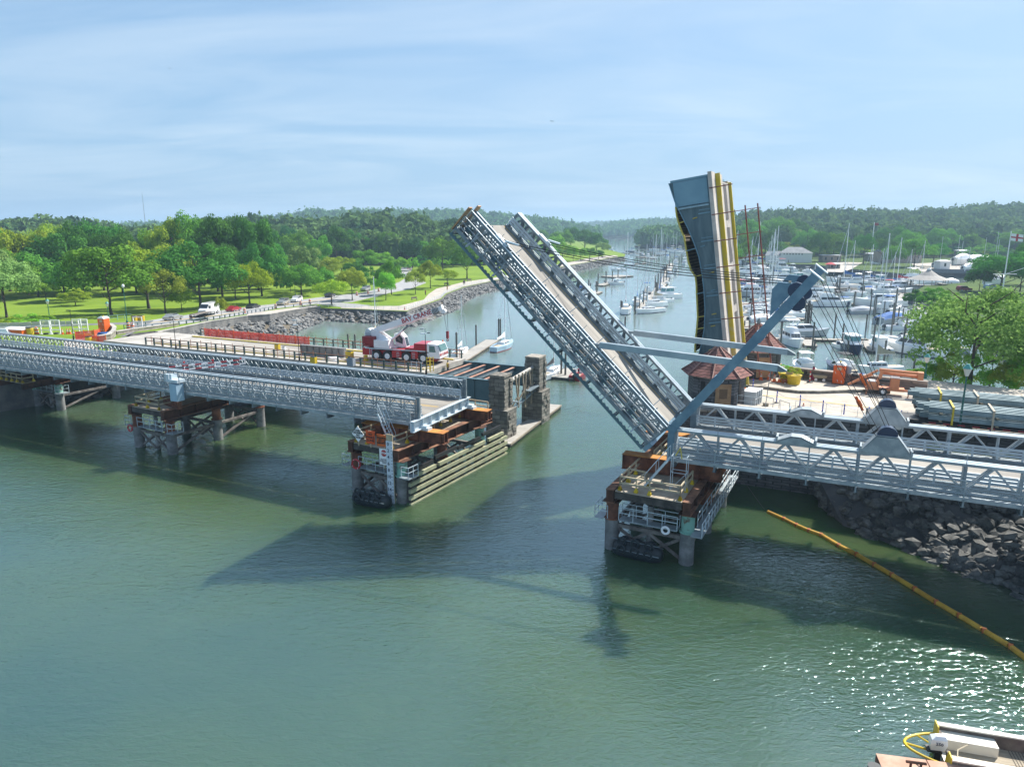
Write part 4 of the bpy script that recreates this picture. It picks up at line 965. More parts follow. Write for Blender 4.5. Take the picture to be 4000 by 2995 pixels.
# ---- raised leaf ----------------------------------------------------------
LEAF_A = math.radians(44.1)
leaf = bpy.data.objects.new('raised_leaf', None); col.objects.link(leaf)
tag(leaf, 'grey temporary truss leaf raised at a steep slant over the channel', 'bridge leaf')
ux = AX * -math.cos(LEAF_A) + Vector((0, 0, math.sin(LEAF_A))); uz = AX * math.sin(LEAF_A) + Vector((0, 0, math.cos(LEAF_A))); uy = uz.cross(ux)
mt = Matrix((ux, uy, uz)).transposed().to_4x4(); mt.translation = Wst(21.05, 0, 7.95)
leaf.matrix_world = mt
LFL = 22.5
YN = lambda t: -t
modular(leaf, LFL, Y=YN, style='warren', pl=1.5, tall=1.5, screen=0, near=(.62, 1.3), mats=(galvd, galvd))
mb = MB(); mb.box(.1, LFL - .1, -5.62, -5.5, .004, .008); mb.box(.1, LFL - .1, -8.5, -8.4, .004, .008); mb.build('edge_line', lineyel, leaf)
mb = MB(); mb.box(-.35, -.01, -10.2, .1, -.8, -.05); mb.build('hinge_beam', bluesteel, leaf)
for i in range(7):   # frames that brace the outrigger walkway
 x = 1.5 + i * 3.2; mb = MB()
 mb.beam((x, .25, -.55), (x, -1.6, 1.6), .10, .12); mb.beam((x, -.1, -.6), (x, -.1, 1.0), .08, .08)
 mb.tube((x + .35, .15, -.5), (x + .35, -2.3, 2.1), .035, 5)
 mb.build('bracket', galv, leaf)
for i in range(7):
 x = 2.4 + i * 3.2; mb = MB(); mb.box(x, x + .4, -1.5, -.7, -.1, .45); mb.tube((x + .2, -.9, .45), (x + .2, -.9, .9), .05, 6)
 mb.build('gusset_box', teal, leaf)
for (yy, zz) in ((-.15, -.5), (-1.35, -.3)):
 mb = MB(); mb.box(LFL + .02, LFL + .12, yy - .28, yy + .28, zz, zz + 2.3); mb.build('end_board', plywood, leaf)
for yy, d in ((-1.0, 19.4), (-9.5, 19.3)):
 mb = MB(); mb.box(d - .9, d + .4, yy - .25, yy + .25, 1.56, 1.7); mb.beam((d - .5, yy, 1.8), (d - 1.5, yy, 2.35), .35, .12)
 mb.build('cable_bracket', galvl, leaf)
mb = MB(); mb.box(0, LFL, .02, .16, -.92, -.74)
for k in range(60): mb.box(.1 + k * .375, .3 + k * .375, .04, .14, -.735, -.66)
mb.build('fascia_beam', teal, leaf)
# ---- tilted masts, struts, cables ------------------------------------------
mroot = broot('tilted_mast', 0, 0, 0, 'nearer tilted blue-grey box mast above the hinge, with a triangular plate and dark sheaves', 'mast', 'tilted masts over the hinge')
def mast(root, t):
 mb = MB(); p, q = Vector((22.25, t, 8.65)), Vector((31.3, t, 20.35))
 mb.beam(p, q, .62, .78, up=(0, 1, 0)); mb.build('column', bluesteel, root)
 d = (q - p).normalized()
 for k in (.0, .33, .62, .8):
  c0 = p.lerp(q, k); MB().beam(c0, c0 + d * .5, .70, .86, up=(0, 1, 0)).build('splice_plate', bluesteel, root)
 mb = MB(); mb.beam(q, q + d * .08, 1.15, .9, up=(0, 1, 0)); mb.build('cap_plate', galvl, root)
 n_ = Vector((-d.z, 0, d.x))
 mb = MB(); c0 = p.lerp(q, .83)
 tri = [p.lerp(q, .74) + n_ * .38, p.lerp(q, .93) + n_ * .38, c0 + n_ * 1.5 + d * .75, c0 + n_ * 1.5 + d * .1]
 mb.loft([[tuple(v + Vector((0, -.2, 0))) for v in tri], [tuple(v + Vector((0, .2, 0))) for v in tri]]); mb.build('lug_plate', bluesteel, root)
 for k, off in ((.86, -.34), (.90, .30)):
  c0 = p.lerp(q, k) + n_ * off; mb = MB()
  for dy in (-.16, .16): mb.tube(c0 + Vector((0, dy - .1, 0)), c0 + Vector((0, dy + .1, 0)), .52, 24)
  mb.tube(c0 + Vector((0, -.35, 0)), c0 + Vector((0, .35, 0)), .12, 10)
  mb.build('sheave', navy, root)
mast(mroot, 1.1)
m2 = broot('tilted_mast', 0, 0, 0, 'farther tilted blue-grey box mast, its top showing just above the nearer one', 'mast', 'tilted masts over the hinge')
mast(m2, 9.5)
for t, a, b, lab in ((1.1, (15.8, 14.75), (29.4, 14.0), 'lower grey steel strut reaching right from the raised leaf to a free end'), (9.5, (16.1, 14.6), (29.4, 13.8), 'upper grey steel strut reaching right from the raised leaf to a free end')):
 r_ = broot('strut', 0, 0, 0, lab, 'strut', 'struts from the raised leaf')
 p, q = Vector((a[0], t, a[1])), Vector((b[0], t, b[1])); d = (q - p).normalized()
 MB().beam(p + d * .8, q, .40, .46).build('box_beam', palesteel, r_)
 MB().beam(p, p + d * .8, .22, .2).build('pin_end', galv, r_)
 mb = MB(); mb.loft([[tuple(q + Vector((0, y, z))) for y, z in ((-.2, -.23), (.2, -.23), (.2, .23), (-.2, .23))], [tuple(q + d * .6 + Vector((0, y, z - .12))) for y, z in ((-.2, -.06), (.2, -.06), (.2, .06), (-.2, .06))]]); mb.build('tapered_end', galvd, r_)
def rope_(pts, r, name, label, cat='cable', group=None, m_=rope):
 mb = MB(); mb.path([Wst(*p) for p in pts], r, 5); return tag(mb.build(name, m_), label, cat, group)
def cable_pair(pts, off, r, label, group):
 root = empty('cable', Wst(*pts[0]), 0, label, 'cable', group)
 o0 = Wst(*pts[0])
 for dz in off:
  mb = MB(); mb.path([Wst(p[0], p[1], p[2] + dz * (1 if i < 99 else 0)) - o0 for i, p in enumerate(pts)], r, 5); mb.build('wire_rope', rope, root)
 for e_, f_ in ((0, 1), (-1, -2)):
  a_ = Wst(*pts[e_]) - o0; b_ = a_.lerp(Wst(*pts[f_]) - o0, .06); MB().tube(a_, b_, .11, 8).build('socket', tancan, root)
for t, a, b, lab in ((1.1, (8.2, 22.45), (29.8, 19.85), 'lower pair of hoist cables from the raised leaf to the nearer mast'), (9.5, (8.4, 22.1), (30.0, 19.6), 'upper pair of hoist cables from the raised leaf to the farther mast')):
 pts = []
 for k in range(9):
  q = k / 8; pts.append((a[0] + (b[0] - a[0]) * q, t, a[1] + (b[1] - a[1]) * q - .55 * 4 * q * (1 - q)))
 cable_pair(pts, (-.09, .09), .03, lab, 'hoist cables')
for t, lab in ((1.1, 'near'), (9.5, 'far')):
 for k, (x0, z0, x1, z1) in enumerate(((30.4, 18.9, 35.9, 9.9), (30.7, 18.9, 36.3, 9.8), (31.6, 20.1, 36.7, 9.9), (31.9, 20.0, 37.0, 9.8))):
  dx = 0 if t < 5 else .2
  which = ['foremost', 'second', 'third', 'rearmost'][k]
  rope_([(x0 + dx, t - .2 + .13 * k, z0), (x1 + dx, t - .2 + .13 * k, z1)], .022, 'stay_cable', '%s of four stay cables from the %s mast to its anchor plate' % (which, 'nearer' if t < 5 else 'farther'), group='mast stay cables')
 p_ = Wst(*((34.4 if t < 5 else 34.7), t, 12.5)); q_ = Wst(*((34.9 if t < 5 else 35.2), t, 11.6))
 mb = MB(); mb.tube(Vector((0, 0, 0)), q_ - p_, .09, 8); mb.tube((q_ - p_) * .3, (q_ - p_) * .7, .14, 8)
 o = mb.build('turnbuckle', orange, loc=p_); tag(o, 'orange turnbuckle on the %s stay cables' % ('nearer' if t < 5 else 'farther'), 'turnbuckle', 'turnbuckles on the stays')
# ---- pile piers -------------------------------------------------------------
def rail(mb, pts, h=1.05, post=None, rr=.045, m_post=1.8):
 for p, q in zip(pts, pts[1:]):
  p = Vector(p); q = Vector(q); n = max(1, round((q - p).length / m_post))
  for i in range(n + 1):
   c = p.lerp(q, i / n); mb.beam(c, c + Vector((0, 0, h)), rr * 2, rr * 2)
  for z in (h, h * .55): mb.beam(p + Vector((0, 0, z)), q + Vector((0, 0, z)), rr * 2, rr * 2.4)
def feet(mb, pts, m_post=1.8):
 for p, q in zip(pts, pts[1:]):
  p = Vector(p); q = Vector(q); n = max(1, round((q - p).length / m_post))
  for i in range(n + 1):
   c = p.lerp(q, i / n); mb.box(c.x - .13, c.x + .13, c.y - .13, c.y + .13, c.z, c.z + .16); mb.box(c.x - .08, c.x + .08, c.y - .08, c.y + .08, c.z + .16, c.z + .32)
def igirder(mb, p, q, w_, h_, stiff=2.0, fl=0):
 p = Vector(p); q = Vector(q); d = (q - p).normalized()
 mb.beam(p, q, .04 + w_ * .05, h_ - .08)
 mb.mat(fl)
 for z in (-h_ / 2, h_ / 2): mb.beam(p + Vector((0, 0, z)), q + Vector((0, 0, z)), w_, .06)
 mb.mat(0)
 n = int((q - p).length / stiff)
 for i in range(n + 1):
  c = p.lerp(q, i / max(1, n)); c = c + d * (.02 if i == 0 else -.02 if i == n else 0); mb.beam(c - d * .02, c + d * .02, w_ * .9, h_ - .1)
def pier(s, t, rot, label, W_, D_, zt, cols, minted=(), walk=True, front_rail=True, group='rusty pile piers'):
 """local x along the bridge, y across; origin at the front left corner on the water"""
 root = empty('pile_pier', Wst(s, t, 0), BROT + math.radians(rot), label, 'pier', group)
 for j, y in enumerate(cols):
  for i, x in enumerate((.45, W_ - .45)):
   mb = MB(); mb.tube((x, y, -2), (x, y, zt * .50), .52, 20); c = mb.build('pile', concpile if not (j == 0 and i == 1 and 'lowrust' in minted) else rustl, root, smooth=False)
   mb = MB(); mb.tube((x, y, zt * .50 + .002), (x, y, zt - 1.1), .47, 20); mb.tube((x, y, zt * .50 - .04), (x, y, zt * .50 + .06), .60, 20)
   mb.build('steel_sleeve', mint if (j, i) in minted else rustl, c)
   mb = MB(); mb.box(x - .62, x + .62, y - .55, y + .55, zt - 1.098, zt - 1.04); mb.build('cap_plate', rust, c)
 y0, y1 = cols[0] - .75, D_
 for x in (.45, W_ - .45):
  mb = MB(); igirder(mb, (x, y0, zt - .52), (x, y1, zt - .52), .62, .98, 1.9, 1); mb.build('cap_girder', [rust, rustf], root)
 mb = MB(); mb.box(.82, W_ - .82, y0 + .05, y1, zt - .12, zt - .06)
 mb.build('platform_deck', platdeck, root)
 mb = MB(); mb.beam((.8, y0 + .15, zt - .42), (W_ - .8, y0 + .15, zt - .42), .2, .5)
 for k in range(6): mb.box(1.0 + k * (W_ - 2) / 5.3, 1.12 + k * (W_ - 2) / 5.3, y0 - .02, y1 - .1, zt - .2, zt - .12)
 mb.build('joists', darkwood, root)
 # cross bracing near the water
 mb = MB()
 for y in cols:
  mb.beam((.9, y, 1.9), (W_ - .9, y, 1.9), .25, .28); mb.beam((.9, y + .05, .25), (W_ / 2, y, 1.75), .16, .2); mb.beam((.9, y - .05, 1.75), (W_ / 2, y, .25), .16, .2)
  mb.beam((W_ / 2, y + .05, .25), (W_ - .9, y, 1.75), .16, .2); mb.beam((W_ / 2, y - .05, 1.75), (W_ - .9, y, .25), .16, .2)
 for a, b in zip(cols, cols[1:]):
  for x in (.45, W_ - .45):
   mb.beam((x + .1, a + .5, 1.9), (x + .1, b - .5, 1.9), .22, .26); mb.beam((x, a + .5, .2), (x, b - .5, 2.1), .16, .22)
 mb.build('bracing', M('bleached_bracing', (0.10, 0.085, 0.08), 0.9, 0, c2=(0.24, 0.22, 0.20), scale=1.3), root)
 mb = MB(); mb.tube((W_ / 2, cols[0] + .3, -2), (W_ / 2, cols[0] + .3, zt - 1.1), .22, 10); mb.build('middle_pile', concpile, root)
 if walk:
  zw = zt * .50 + .1
  mb = MB(); mb.box(1.1, W_ - 1.1, cols[0] - .5, cols[0] + .35, zw - .08, zw); mb.box(-.7, .4 - .45, cols[0] - .7, cols[0] + .9, zw - .08, zw)
  mb.box(W_ - .6 + .55, W_ + .75, cols[0] - .9, y1 - 1, zw - .08, zw) if 'side' in minted else mb.box(W_ - .9 + .75, W_ + .9, cols[0] - .8, cols[0] + .6, zw - .08, zw)
  mb.build('service_walkway', galv, root)
  mb = MB(); rail(mb, [(1.1, cols[0] - .48, zw), (W_ - 1.1, cols[0] - .48, zw)], 1.0, rr=.02, m_post=1.1); rail(mb, [(-.68, cols[0] + .85, zw), (-.68, cols[0] - .68, zw), (.3, cols[0] - .68, zw)], 1.0, rr=.02, m_post=.9)
  rail(mb, [(1.1, cols[0] + .3, zw), (W_ - 1.1, cols[0] + .3, zw)], 1.0, rr=.02, m_post=1.1)
  if 'side' in minted:
   rail(mb, [(W_ + .73, cols[0] - .85, zw), (W_ + .73, y1 - 1.1, zw)], 1.0, rr=.025, m_post=1.1); rail(mb, [(W_ + .05, cols[0] + .8, zw), (W_ + .05, y1 - 1.1, zw)], 1.0, rr=.025, m_post=1.6)
  else:
   rail(mb, [(W_ + .1, cols[0] - .78, zw), (W_ + .88, cols[0] - .78, zw), (W_ + .88, cols[0] + .55, zw)], 1.0, rr=.02, m_post=.8)
  mb.build('walkway_rail', galvl, root)
 return root, y0, y1
# pier 1 with the signs
p1, ya, yb = pier(-5.9, -1.0, -5.5, 'rusty pile pier with plywood deck, warning signs and timber fender at the channel', 6.1, 14.6, 4.9, (.35, 6.2, 12.6), minted={(0, 1), (2, 1)})
mb = MB(); rl1 = [(.95, ya + 4.2, 4.85), (.95, ya + .3, 4.85), (2.2, ya + .3, 4.85)]; rl2 = [(5.05, ya + .3, 4.85), (5.05, ya + 6.3, 4.85)]; rl3 = [(4.3, ya + 8.3, 4.85), (4.3, ya + 13.2, 4.85)]; rl4 = [(5.6, yb - .3, 4.95), (.9, yb - .3, 4.95)]
for r_ in (rl1, rl2, rl3, rl4): rail(mb, r_)
mb.build('timber_guardrail', woodn, p1)
mb = MB()
for r_ in (rl1, rl2, rl3, rl4): feet(mb, r_)
mb.build('rail_foot', yellow, p1)
for (yy, lab) in ((2.2, 0), (10.6, 1)):
 g_ = empty('steel_girder', Wst(-3.2 + .1, yy - .9 + .3, 4.93), BROT, ['orange rusted steel girder lying on the pier under the near truss end', 'orange rusted steel girder lying on the pier under the far truss end'][lab], 'girder', 'girders under the bridge ends')
 mb = MB();
 for dy in (-.28, .28): mb.box(-3, 5.7, dy - .03, dy + .03, .05, .95)
 mb.box(-3, 5.7, -.55, .55, 0, .048); mb.mat(1).box(-3, 5.7, -.55, .55, .952, 1.0)
 for x in (-2.9, -.9, 1.1, 3.1, 5.4): mb.mat(0).box(x, x + .04, -.5, .5, .05, .95)
 mb.build('beam', [rustl, orust], g_)
 mb = MB(); mb.box(3.0, 4.1, -.4, .3, 1.0, 1.25); mb.box(3.2, 3.9, -.3, .2, 1.25, 1.4); mb.build('bearing', galvl, g_)
# timber fender along the channel side
fd = empty('timber_fender', Wst(.75, -1.6, 0), BROT + math.radians(90 - 4.5), 'pale green timber planks of the fender along the channel side of the rusty pier', 'fender')
for k in range(5):
 x0, x1 = (0, 16.6)
 z = -.18 + k * .62
 if k == 4: segs = ((1.0, 3.8), (4.3, 12.2), (12.9, 15.8))
 else: segs = ((x0, x1),)
 for a, b in segs: MB().box(a, b, -.14, .12, z, z + .31).build('wale_plank', greenwood, fd)
for k in range(13): MB().box(.3 + k * 1.32, .55 + k * 1.32, .12, .42, -1.5, 2.3 + .3 * math.sin(k * 2.2)).build('fender_post', darkwood, fd)
mb = MB()
for a, b, z in ((.6, 3.8, 2.7), (4.1, 7.6, 2.95), (7.8, 11.8, 2.8), (12.2, 15.8, 3.0)): mb.box(a, b, .15, .38, z, z + .3)
mb.build('black_wale', black, fd)
# pier 2, 3
p2, ya2, yb2 = pier(-35.8, -.2, -3, 'rusty pile pier with a railed plywood end platform, the middle one under the left bridge', 6.3, 15.5, 4.8, (.35, 6.2, 12.4))
mb = MB(); rr_ = [(5.0, ya2 + .3, 4.75), (1.2, ya2 + .3, 4.75), (1.2, ya2 + 3.3, 4.75)]; rr2 = [(5.0, ya2 + .3, 4.75), (5.0, ya2 + 2.6, 4.75)]
rail(mb, rr_); rail(mb, rr2); mb.build('timber_guardrail', woodn, p2); mb = MB(); feet(mb, rr_); feet(mb, rr2); mb.build('rail_foot', yellow, p2)
mb = MB(); igirder(mb, (3.2, 2.0, 5.15), (6.6, 1.2, 5.15), .5, .8); mb.build('cross_girder', rustl, p2)
MB().tube((3.6, .9, 1.2), (3.6, .9, 5.2), .04, 6).build('ladder_pole', galvl, p2)
p3, ya3, yb3 = pier(-64.4, 6.6, -3, 'rusty pile pier with mint green pile sleeves, nearest the left bank', 6.0, 11.5, 4.6, (.35, 8.0), minted={(0, 0), (0, 1)})
mb = MB(); mb.box(.0, 6.2, -4.2, -2.6, 4.42, 4.5); mb.build('end_platform', wood, p3)
mb = MB(); igirder(mb, (.5, -4.0, 4.9 - .9), (.5, 3, 4.0), .4, .8); igirder(mb, (5.6, -4.0, 4.0), (5.6, 3, 4.0), .4, .8); igirder(mb, (0, 0, 5.3), (6.4, 0, 5.3), .5, 1.5); mb.build('platform_girder', rust, p3)
mb = MB(); rr_ = [(.1, -2.8, 4.5), (.1, -4.1, 4.5), (6.1, -4.1, 4.5), (6.1, -2.8, 4.5)]; rail(mb, rr_, m_post=1.1); mb.build('timber_guardrail', woodn, p3); mb = MB(); feet(mb, rr_, 1.1); mb.build('rail_foot', yellow, p3)
# right pier under the hinge
p4, ya4, yb4 = pier(18.5, -2.5, -2, 'rusty pile pier with railed plywood platform under the hinge of the raised leaf', 6.5, 14.5, 4.85, (.4, 6.5, 12.5), minted={(0, 1), 'side'})
mb = MB(); r1 = [(1.1, ya4 + 6.0, 4.8), (1.1, ya4 + .3, 4.8), (5.5, ya4 + .3, 4.8), (5.5, ya4 + 3.9, 4.8)]; r2 = [(2.3, ya4 + .35, 4.8), (2.6, ya4 + 2.0, 4.8), (1.15, ya4 + 2.2, 4.8)]; r3 = [(1.6, ya4 + 7.2, 4.8), (1.6, ya4 + 11.6, 4.8)]
for q in (r1, r2, r3): rail(mb, q)
mb.build('timber_guardrail', woodn, p4)
mb = MB()
for q in (r1, r2, r3): feet(mb, q)
mb.build('rail_foot', yellow, p4)
for yy, lab in ((3.4, 'rusty double girder lying across the right pier under the near truss'), (10.3, 'orange girder across the right pier behind the hinge')):
 g_ = empty('steel_girder', Wst(18.4, yy - 1.0, 4.87), BROT, lab, 'girder', 'girders under the bridge ends')
 mb = MB()
 for dy in (-.28, .28): mb.box(0, 7.6, dy - .03, dy + .03, .05, 1.15)
 mb.box(0, 7.6, -.55, .55, 0, .048); mb.mat(1).box(0, 4.2, -.55, .55, 1.152, 1.2); mb.mat(0).box(4.2, 7.6, -.55, .55, 1.152, 1.2)
 for x in (.02, 2, 4, 6, 7.5): mb.box(x, x + .04, -.5, .5, .05, 1.15)
 mb.build('beam', [rustl, orust], g_)
# stairs and ladders on the piers
def stairs(p, q, wd, label, n=8):
 root = empty('access_stair', p, BROT, label, 'stairs', 'access stairs to the piers'); d = Vector(q)
 mb = MB()
 for sy in (-wd / 2, wd / 2): mb.beam((0, sy, 0), (d.x, d.y + sy, d.z), .06, .14)
 mb.build('stringer', galvl, root)
 mb = MB()
 for i in range(1, n):
  c = d * (i / n); mb.box(c.x - .12, c.x + .12, c.y - wd / 2, c.y + wd / 2, c.z - .015, c.z + .015)
 mb.build('tread', galv, root)
 mb = MB()
 for sy in (-wd / 2, wd / 2):
  mb.tube((0, sy, .9), (d.x, d.y + sy, d.z + .9), .025, 5)
  for k in (0, .5, 1): mb.tube((d.x * k, d.y * k + sy, d.z * k), (d.x * k, d.y * k + sy, d.z * k + .9), .02, 5)
 mb.build('handrail', galvl, root)
stairs(Wst(-1.5, -.55, 4.95), (-1.3, .1, 2.6), .8, 'aluminium stair from the signed pier up to the left bridge walkway')
stairs(Wst(21.1, 1.0 - 2.1, 4.95), (1.6, .1, 2.2), .8, 'aluminium stair on the right pier leading up to the hinge')
sc_ = empty('scaffold_tower', Wst(22.9, -1.1, 4.9), BROT, 'small open tube scaffold beside the stair on the right pier', 'scaffold')
mb = MB()
for x, y in ((0, 0), (1.1, 0), (1.1, .7), (0, .7)): mb.tube((x, y, 0), (x, y, 2.6), .025, 5)
for z in (1.3, 2.5):
 for a, b in (((0, 0), (1.1, 0)), ((1.1, 0), (1.1, .7)), ((1.1, .7), (0, .7)), ((0, .7), (0, 0))): mb.tube((*a, z), (*b, z), .02, 5)
mb.tube((0, 0, 0), (1.1, 0, 1.3), .018, 5); mb.build('tube_frame', galvl, sc_)
mb = MB(); mb.tube((.3, 0, 2.6), (.6, 0, 3.2), .05, 6); mb.tube((.6, 0, 3.2), (.75, 0, 2.4), .05, 6); mb.build('yellow_sling', yellowf, sc_)
# ---- old bridge: decked part, open steel frame, stone towers, raised old leaf ----
ob = broot('old_bridge', 0, 0, 0, 'old road bridge with the crane on it and an open steel frame at its end', 'bridge')
mb = MB(); mb.box(-66, -10.3, 18.6, 28.6, 6.35, 7.0); mb.build('deck', concrete, ob)
for y, nm in ((18.9, 'near'), (28.3, 'far')):
 mb = MB(); igirder(mb, (-50, y, 5.5), (-1.6, y, 5.5), .45, 2.6 if nm == 'near' else 2.4, 2.2)
 mb.build('plate_girder', teal, ob)
mb = MB()
for x in (-9.2, -7.2, -5.2, -3.2):
 mb.beam((x, 19.1, 6.2), (x, 28.1, 6.2), .1, .6); mb.mat(1).beam((x, 19.1, 6.53), (x, 28.1, 6.53), .35, .05).mat(0)
for x in (-9.2, -5.2): mb.beam((x, 19.2, 5.9), (x + 2, 23.6, 5.6), .12, .12); mb.beam((x + 2, 23.6, 5.6), (x, 28.0, 5.9), .12, .12)
mb.build('floor_beams', [palesteel, M('pink_rust', (.32, .15, .10), .8, 0, c2=(.45, .27, .2), scale=1)], ob)
mb = MB(); mb.box(-57, -11, 19.9, 20.5, 7.004, 7.16); mb.box(-57, -11, 26.7, 27.3, 7.004, 7.16); mb.build('kerb', concrete, ob)
mb = MB(); mb.box(-57, -11, 20.42, 20.52, 7.164, 7.172); mb.box(-57, -11.0, 19.88, 19.898, 7.02, 7.17); mb.box(-57, -11, 20.502, 20.52, 7.01, 7.16); mb.box(-57, -11, 26.68, 26.698, 7.01, 7.17); mb.box(-57, -11, 26.68, 26.9, 7.164, 7.172); mb.build('yellow_kerb_paint', yellowst, ob)
MB().box(-45, -10.3, 20.6, 26.6, 7.004, 7.02).build('roadway', decktan, ob)
for sgn, y in ((0, 18.75), (1, 28.45)):
 nm = 'railing'
 n = 27; mb = MB()
 for i in range(n + 1):
  x = -57 + i * (46.2 / n); mb.beam((x, y, 7.0), (x, y, 8.05), .17, .17)
 ps = mb.build('rail_post', greenpost, ob)
 mb = MB(); x0 = -57 if sgn else -57
 for z in (8.02, 7.55): mb.tube((x0, y + .14, z), (-10.6, y + .14, z), .06, 6)
 for i in range(24): x = -56 + i * 1.95; mb.tube((x, y + .16, 7.0), (x, y + .16, 8.3), .04, 5)
 mb.build('pipe_rail', M('rusty_pipe', (0.30, 0.12, 0.07), 0.8, 0, c2=(0.45, 0.24, 0.14), scale=1.2), ob)
MB().box(-10.8, -10.5, 18.9, 28.4, 6.2, 6.98).build('end_face', concrete, ob)
for s_, t0, t1, w2 in ((-18.5, 17.8, 29, 1.5), (-40, 17.8, 29, 1.5)):
 MB().box(s_ - w2, s_ + w2, t0, t1, -2, 4.2).build('river_pier', stoned, ob)
tw = broot('stone_tower', 0, 0, 0, 'weathered granite tower nearer the camera at the end of the old bridge', 'tower', 'granite towers of the old bridge')
def tower(root, s0, s1, t0, t1, zs, ztop):
 r_ = random.Random(int(t0 * 10)); mb = MB()
 mb.box(s0 - .35, s1 + .55, t0 - .3, t1 + .25, -2, zs); mb.build('base', stone, root)
 mb = MB(); mb.box(s0, s1, t0, t1, zs + .002, ztop)
 # rough quoins
 for k in range(int((ztop - zs) / .42)):
  z = zs + .05 + k * .42; e_ = .10 if k % 2 else .03
  mb.box(s0 - e_, s0 + .45 + e_, t0 - .06 - e_ * .3, t0 + .3, z, z + .36); mb.box(s1 - .45 - e_, s1 + e_, t0 - .06 - e_ * .3, t0 + .3, z, z + .36)
  mb.box(s1 - .3, s1 + .05 + e_, t1 - .5, t1 + .05 + e_ * .4, z, z + .36)
 mb.build('shaft', stone, root)
 MB().box(s0 - .06, s1 + .06, t0 - .06, t1 + .06, ztop + .002, ztop + .22).build('coping', stonet, root)
 mb = MB()
 for k in range(14):
  x = r_.uniform(s0 - .3, s1); z = r_.uniform(.2, zs - .4); mb.box(x, x + r_.uniform(.4, .8), t0 - .3 - r_.uniform(.03, .1), t0 - .2, z, z + .35)
 for k in range(14):
  y = r_.uniform(t0 - .2, t1 - .6); z = r_.uniform(.2, zs - .4); mb.box(s1 + .4, s1 + .55 + r_.uniform(.03, .12), y, y + r_.uniform(.4, .8), z, z + .35)
 mb.build('rough_block', stone, root)
tower(tw, -1.8, .0, 18.7, 20.5, 3.6, 7.25)
tw2 = broot('stone_tower', 0, 0, 0, 'weathered granite tower farther out at the end of the old bridge', 'tower', 'granite towers of the old bridge')
tower(tw2, -1.3, .5, 27.3, 29.3, 4.0, 7.95)
cf = broot('steel_cross_frame', 0, 0, 0, 'pale steel and timber cross frame hanging between the two granite towers', 'frame')
mb = MB(); mb.tube((-.3, 20.6, 6.5), (-.3, 27.2, 6.9), .22, 10); mb.beam((-.3, 20.6, 6.3), (-.3, 27.1, 6.6), .12, .3); mb.build('top_tube', M('dusty_pale_steel', (0.32, 0.31, 0.29), .7, .1, c2=(.5, .46, .40), scale=1), cf)
mb = MB()
for k in range(7):
 y = 20.9 + k * .95; mb.beam((-.1, y, 6.9), (-.1, y + (.9 if k % 2 else -.2), 2.6 + (k % 3) * .4), .14, .16)
for k in range(4): mb.beam((-.2, 20.8 + k * 1.6, 3.2 + k * .3), (.1, 22.3 + k * 1.5, 4.6 + k * .2), .1, .14)
mb.build('hanging_timber', wood, cf)
mb = MB(); mb.box(-.9, .5, 20.9, 21.4, 4.0, 4.1); mb.beam((-.2, 20.7, 3.0), (-.2, 27.0, 3.9), .3, .2); mb.beam((.2, 24.5, 4.6), (.3, 27.0, 4.8), .8, .08); mb.build('lower_beam', galvd, cf)
# raised old leaf
la = math.atan2(17.0, -2.6)
ol = bpy.data.objects.new('raised_old_leaf', None); col.objects.link(ol)
tag(ol, 'tall blue-grey leaf of the old bridge standing almost upright, with yellow kerbs', 'bridge leaf')
ux = (AX * math.cos(la) + Vector((0, 0, math.sin(la)))).normalized()   # towards the tip
uz = AX * math.sin(la) - Vector((0, 0, math.cos(la)))                    # out of the deck surface (to the right)
uy = uz.cross(ux)
mt = Matrix((ux, uy, uz)).transposed().to_4x4(); mt.translation = Wst(23.7, 20.0, 7.0); ol.matrix_world = mt
SY = 1 if uy.dot(NX) > 0 else -1
prof = [(0, 3.9), (2, 3.2), (4.4, 2.5), (5.7, 2.0), (7.1, 1.62), (9, 1.36), (11, 1.28), (12.4, 1.32), (14, 1.45), (15.3, 1.75), (16.8, 2.2), (17.9, 2.6), (19.5, 3.2), (21.3, 3.6)]
def gird(y0, y1, m_, xs=0):
 mb = MB()
 for (a, da), (b, db) in zip(prof, prof[1:]):
  ya, yb = sorted((SY * y0, SY * y1))
  mb.hexa([(a, ya, -da), (b, ya, -db), (b, yb, -db), (a, yb, -da), (a, ya, 0), (b, ya, 0), (b, yb, 0), (a, yb, 0)])
 return mb.build('web_girder', m_, ol)
gird(0, .25, teall); gird(8.9, 9.15, teall)
mb = MB()
for (a, da), (b, db) in zip(prof, prof[1:]): mb.beam((a, SY * .1, -da - .03), (b, SY * .1, -db - .03), .55, .07)
mb.beam((0, SY * .1, .03), (21.3, SY * .1, .03), .6, .05)
mb.build('flange', tealll, ol)
mb = MB()
for x in (2.4, 5, 7.6, 10.2, 12.8, 15.4, 18.0): mb.box(x, x + .1, *sorted((SY * -.16, SY * -.003)), -1.15, -.05); mb.box(x + .35, x + .4, *sorted((SY * -.05, SY * -.003)), -1.1, -.05)
mb.build('stiffener', tealll, ol)
mb = MB()
for x, d in ((2.4, 3.0), (5.0, 2.2), (7.6, 1.5), (10.2, 1.25), (12.8, 1.3), (15.4, 1.7)): mb.box(x - .06, x - .02, *sorted((SY * -.03, SY * -.003)), -d, -.02)
mb.build('plate_seam', teal, ol)
mb = MB(); ya, yb = sorted((SY * -.02, SY * 9.1)); mb.box(19.0, 21.25, *sorted((SY * -.06, SY * -.003)), -3.25, -.1); mb.box(21.3, 21.5, ya, yb, -3.5, .1); mb.build('end_panel', tealll, ol)
mb = MB(); mb.box(18.7, 18.85, *sorted((SY * -.22, SY * -.003)), -3.0, -.1); mb.build('panel_ledge', M('pale_blue_ledge', (.25, .38, .45), .5), ol)
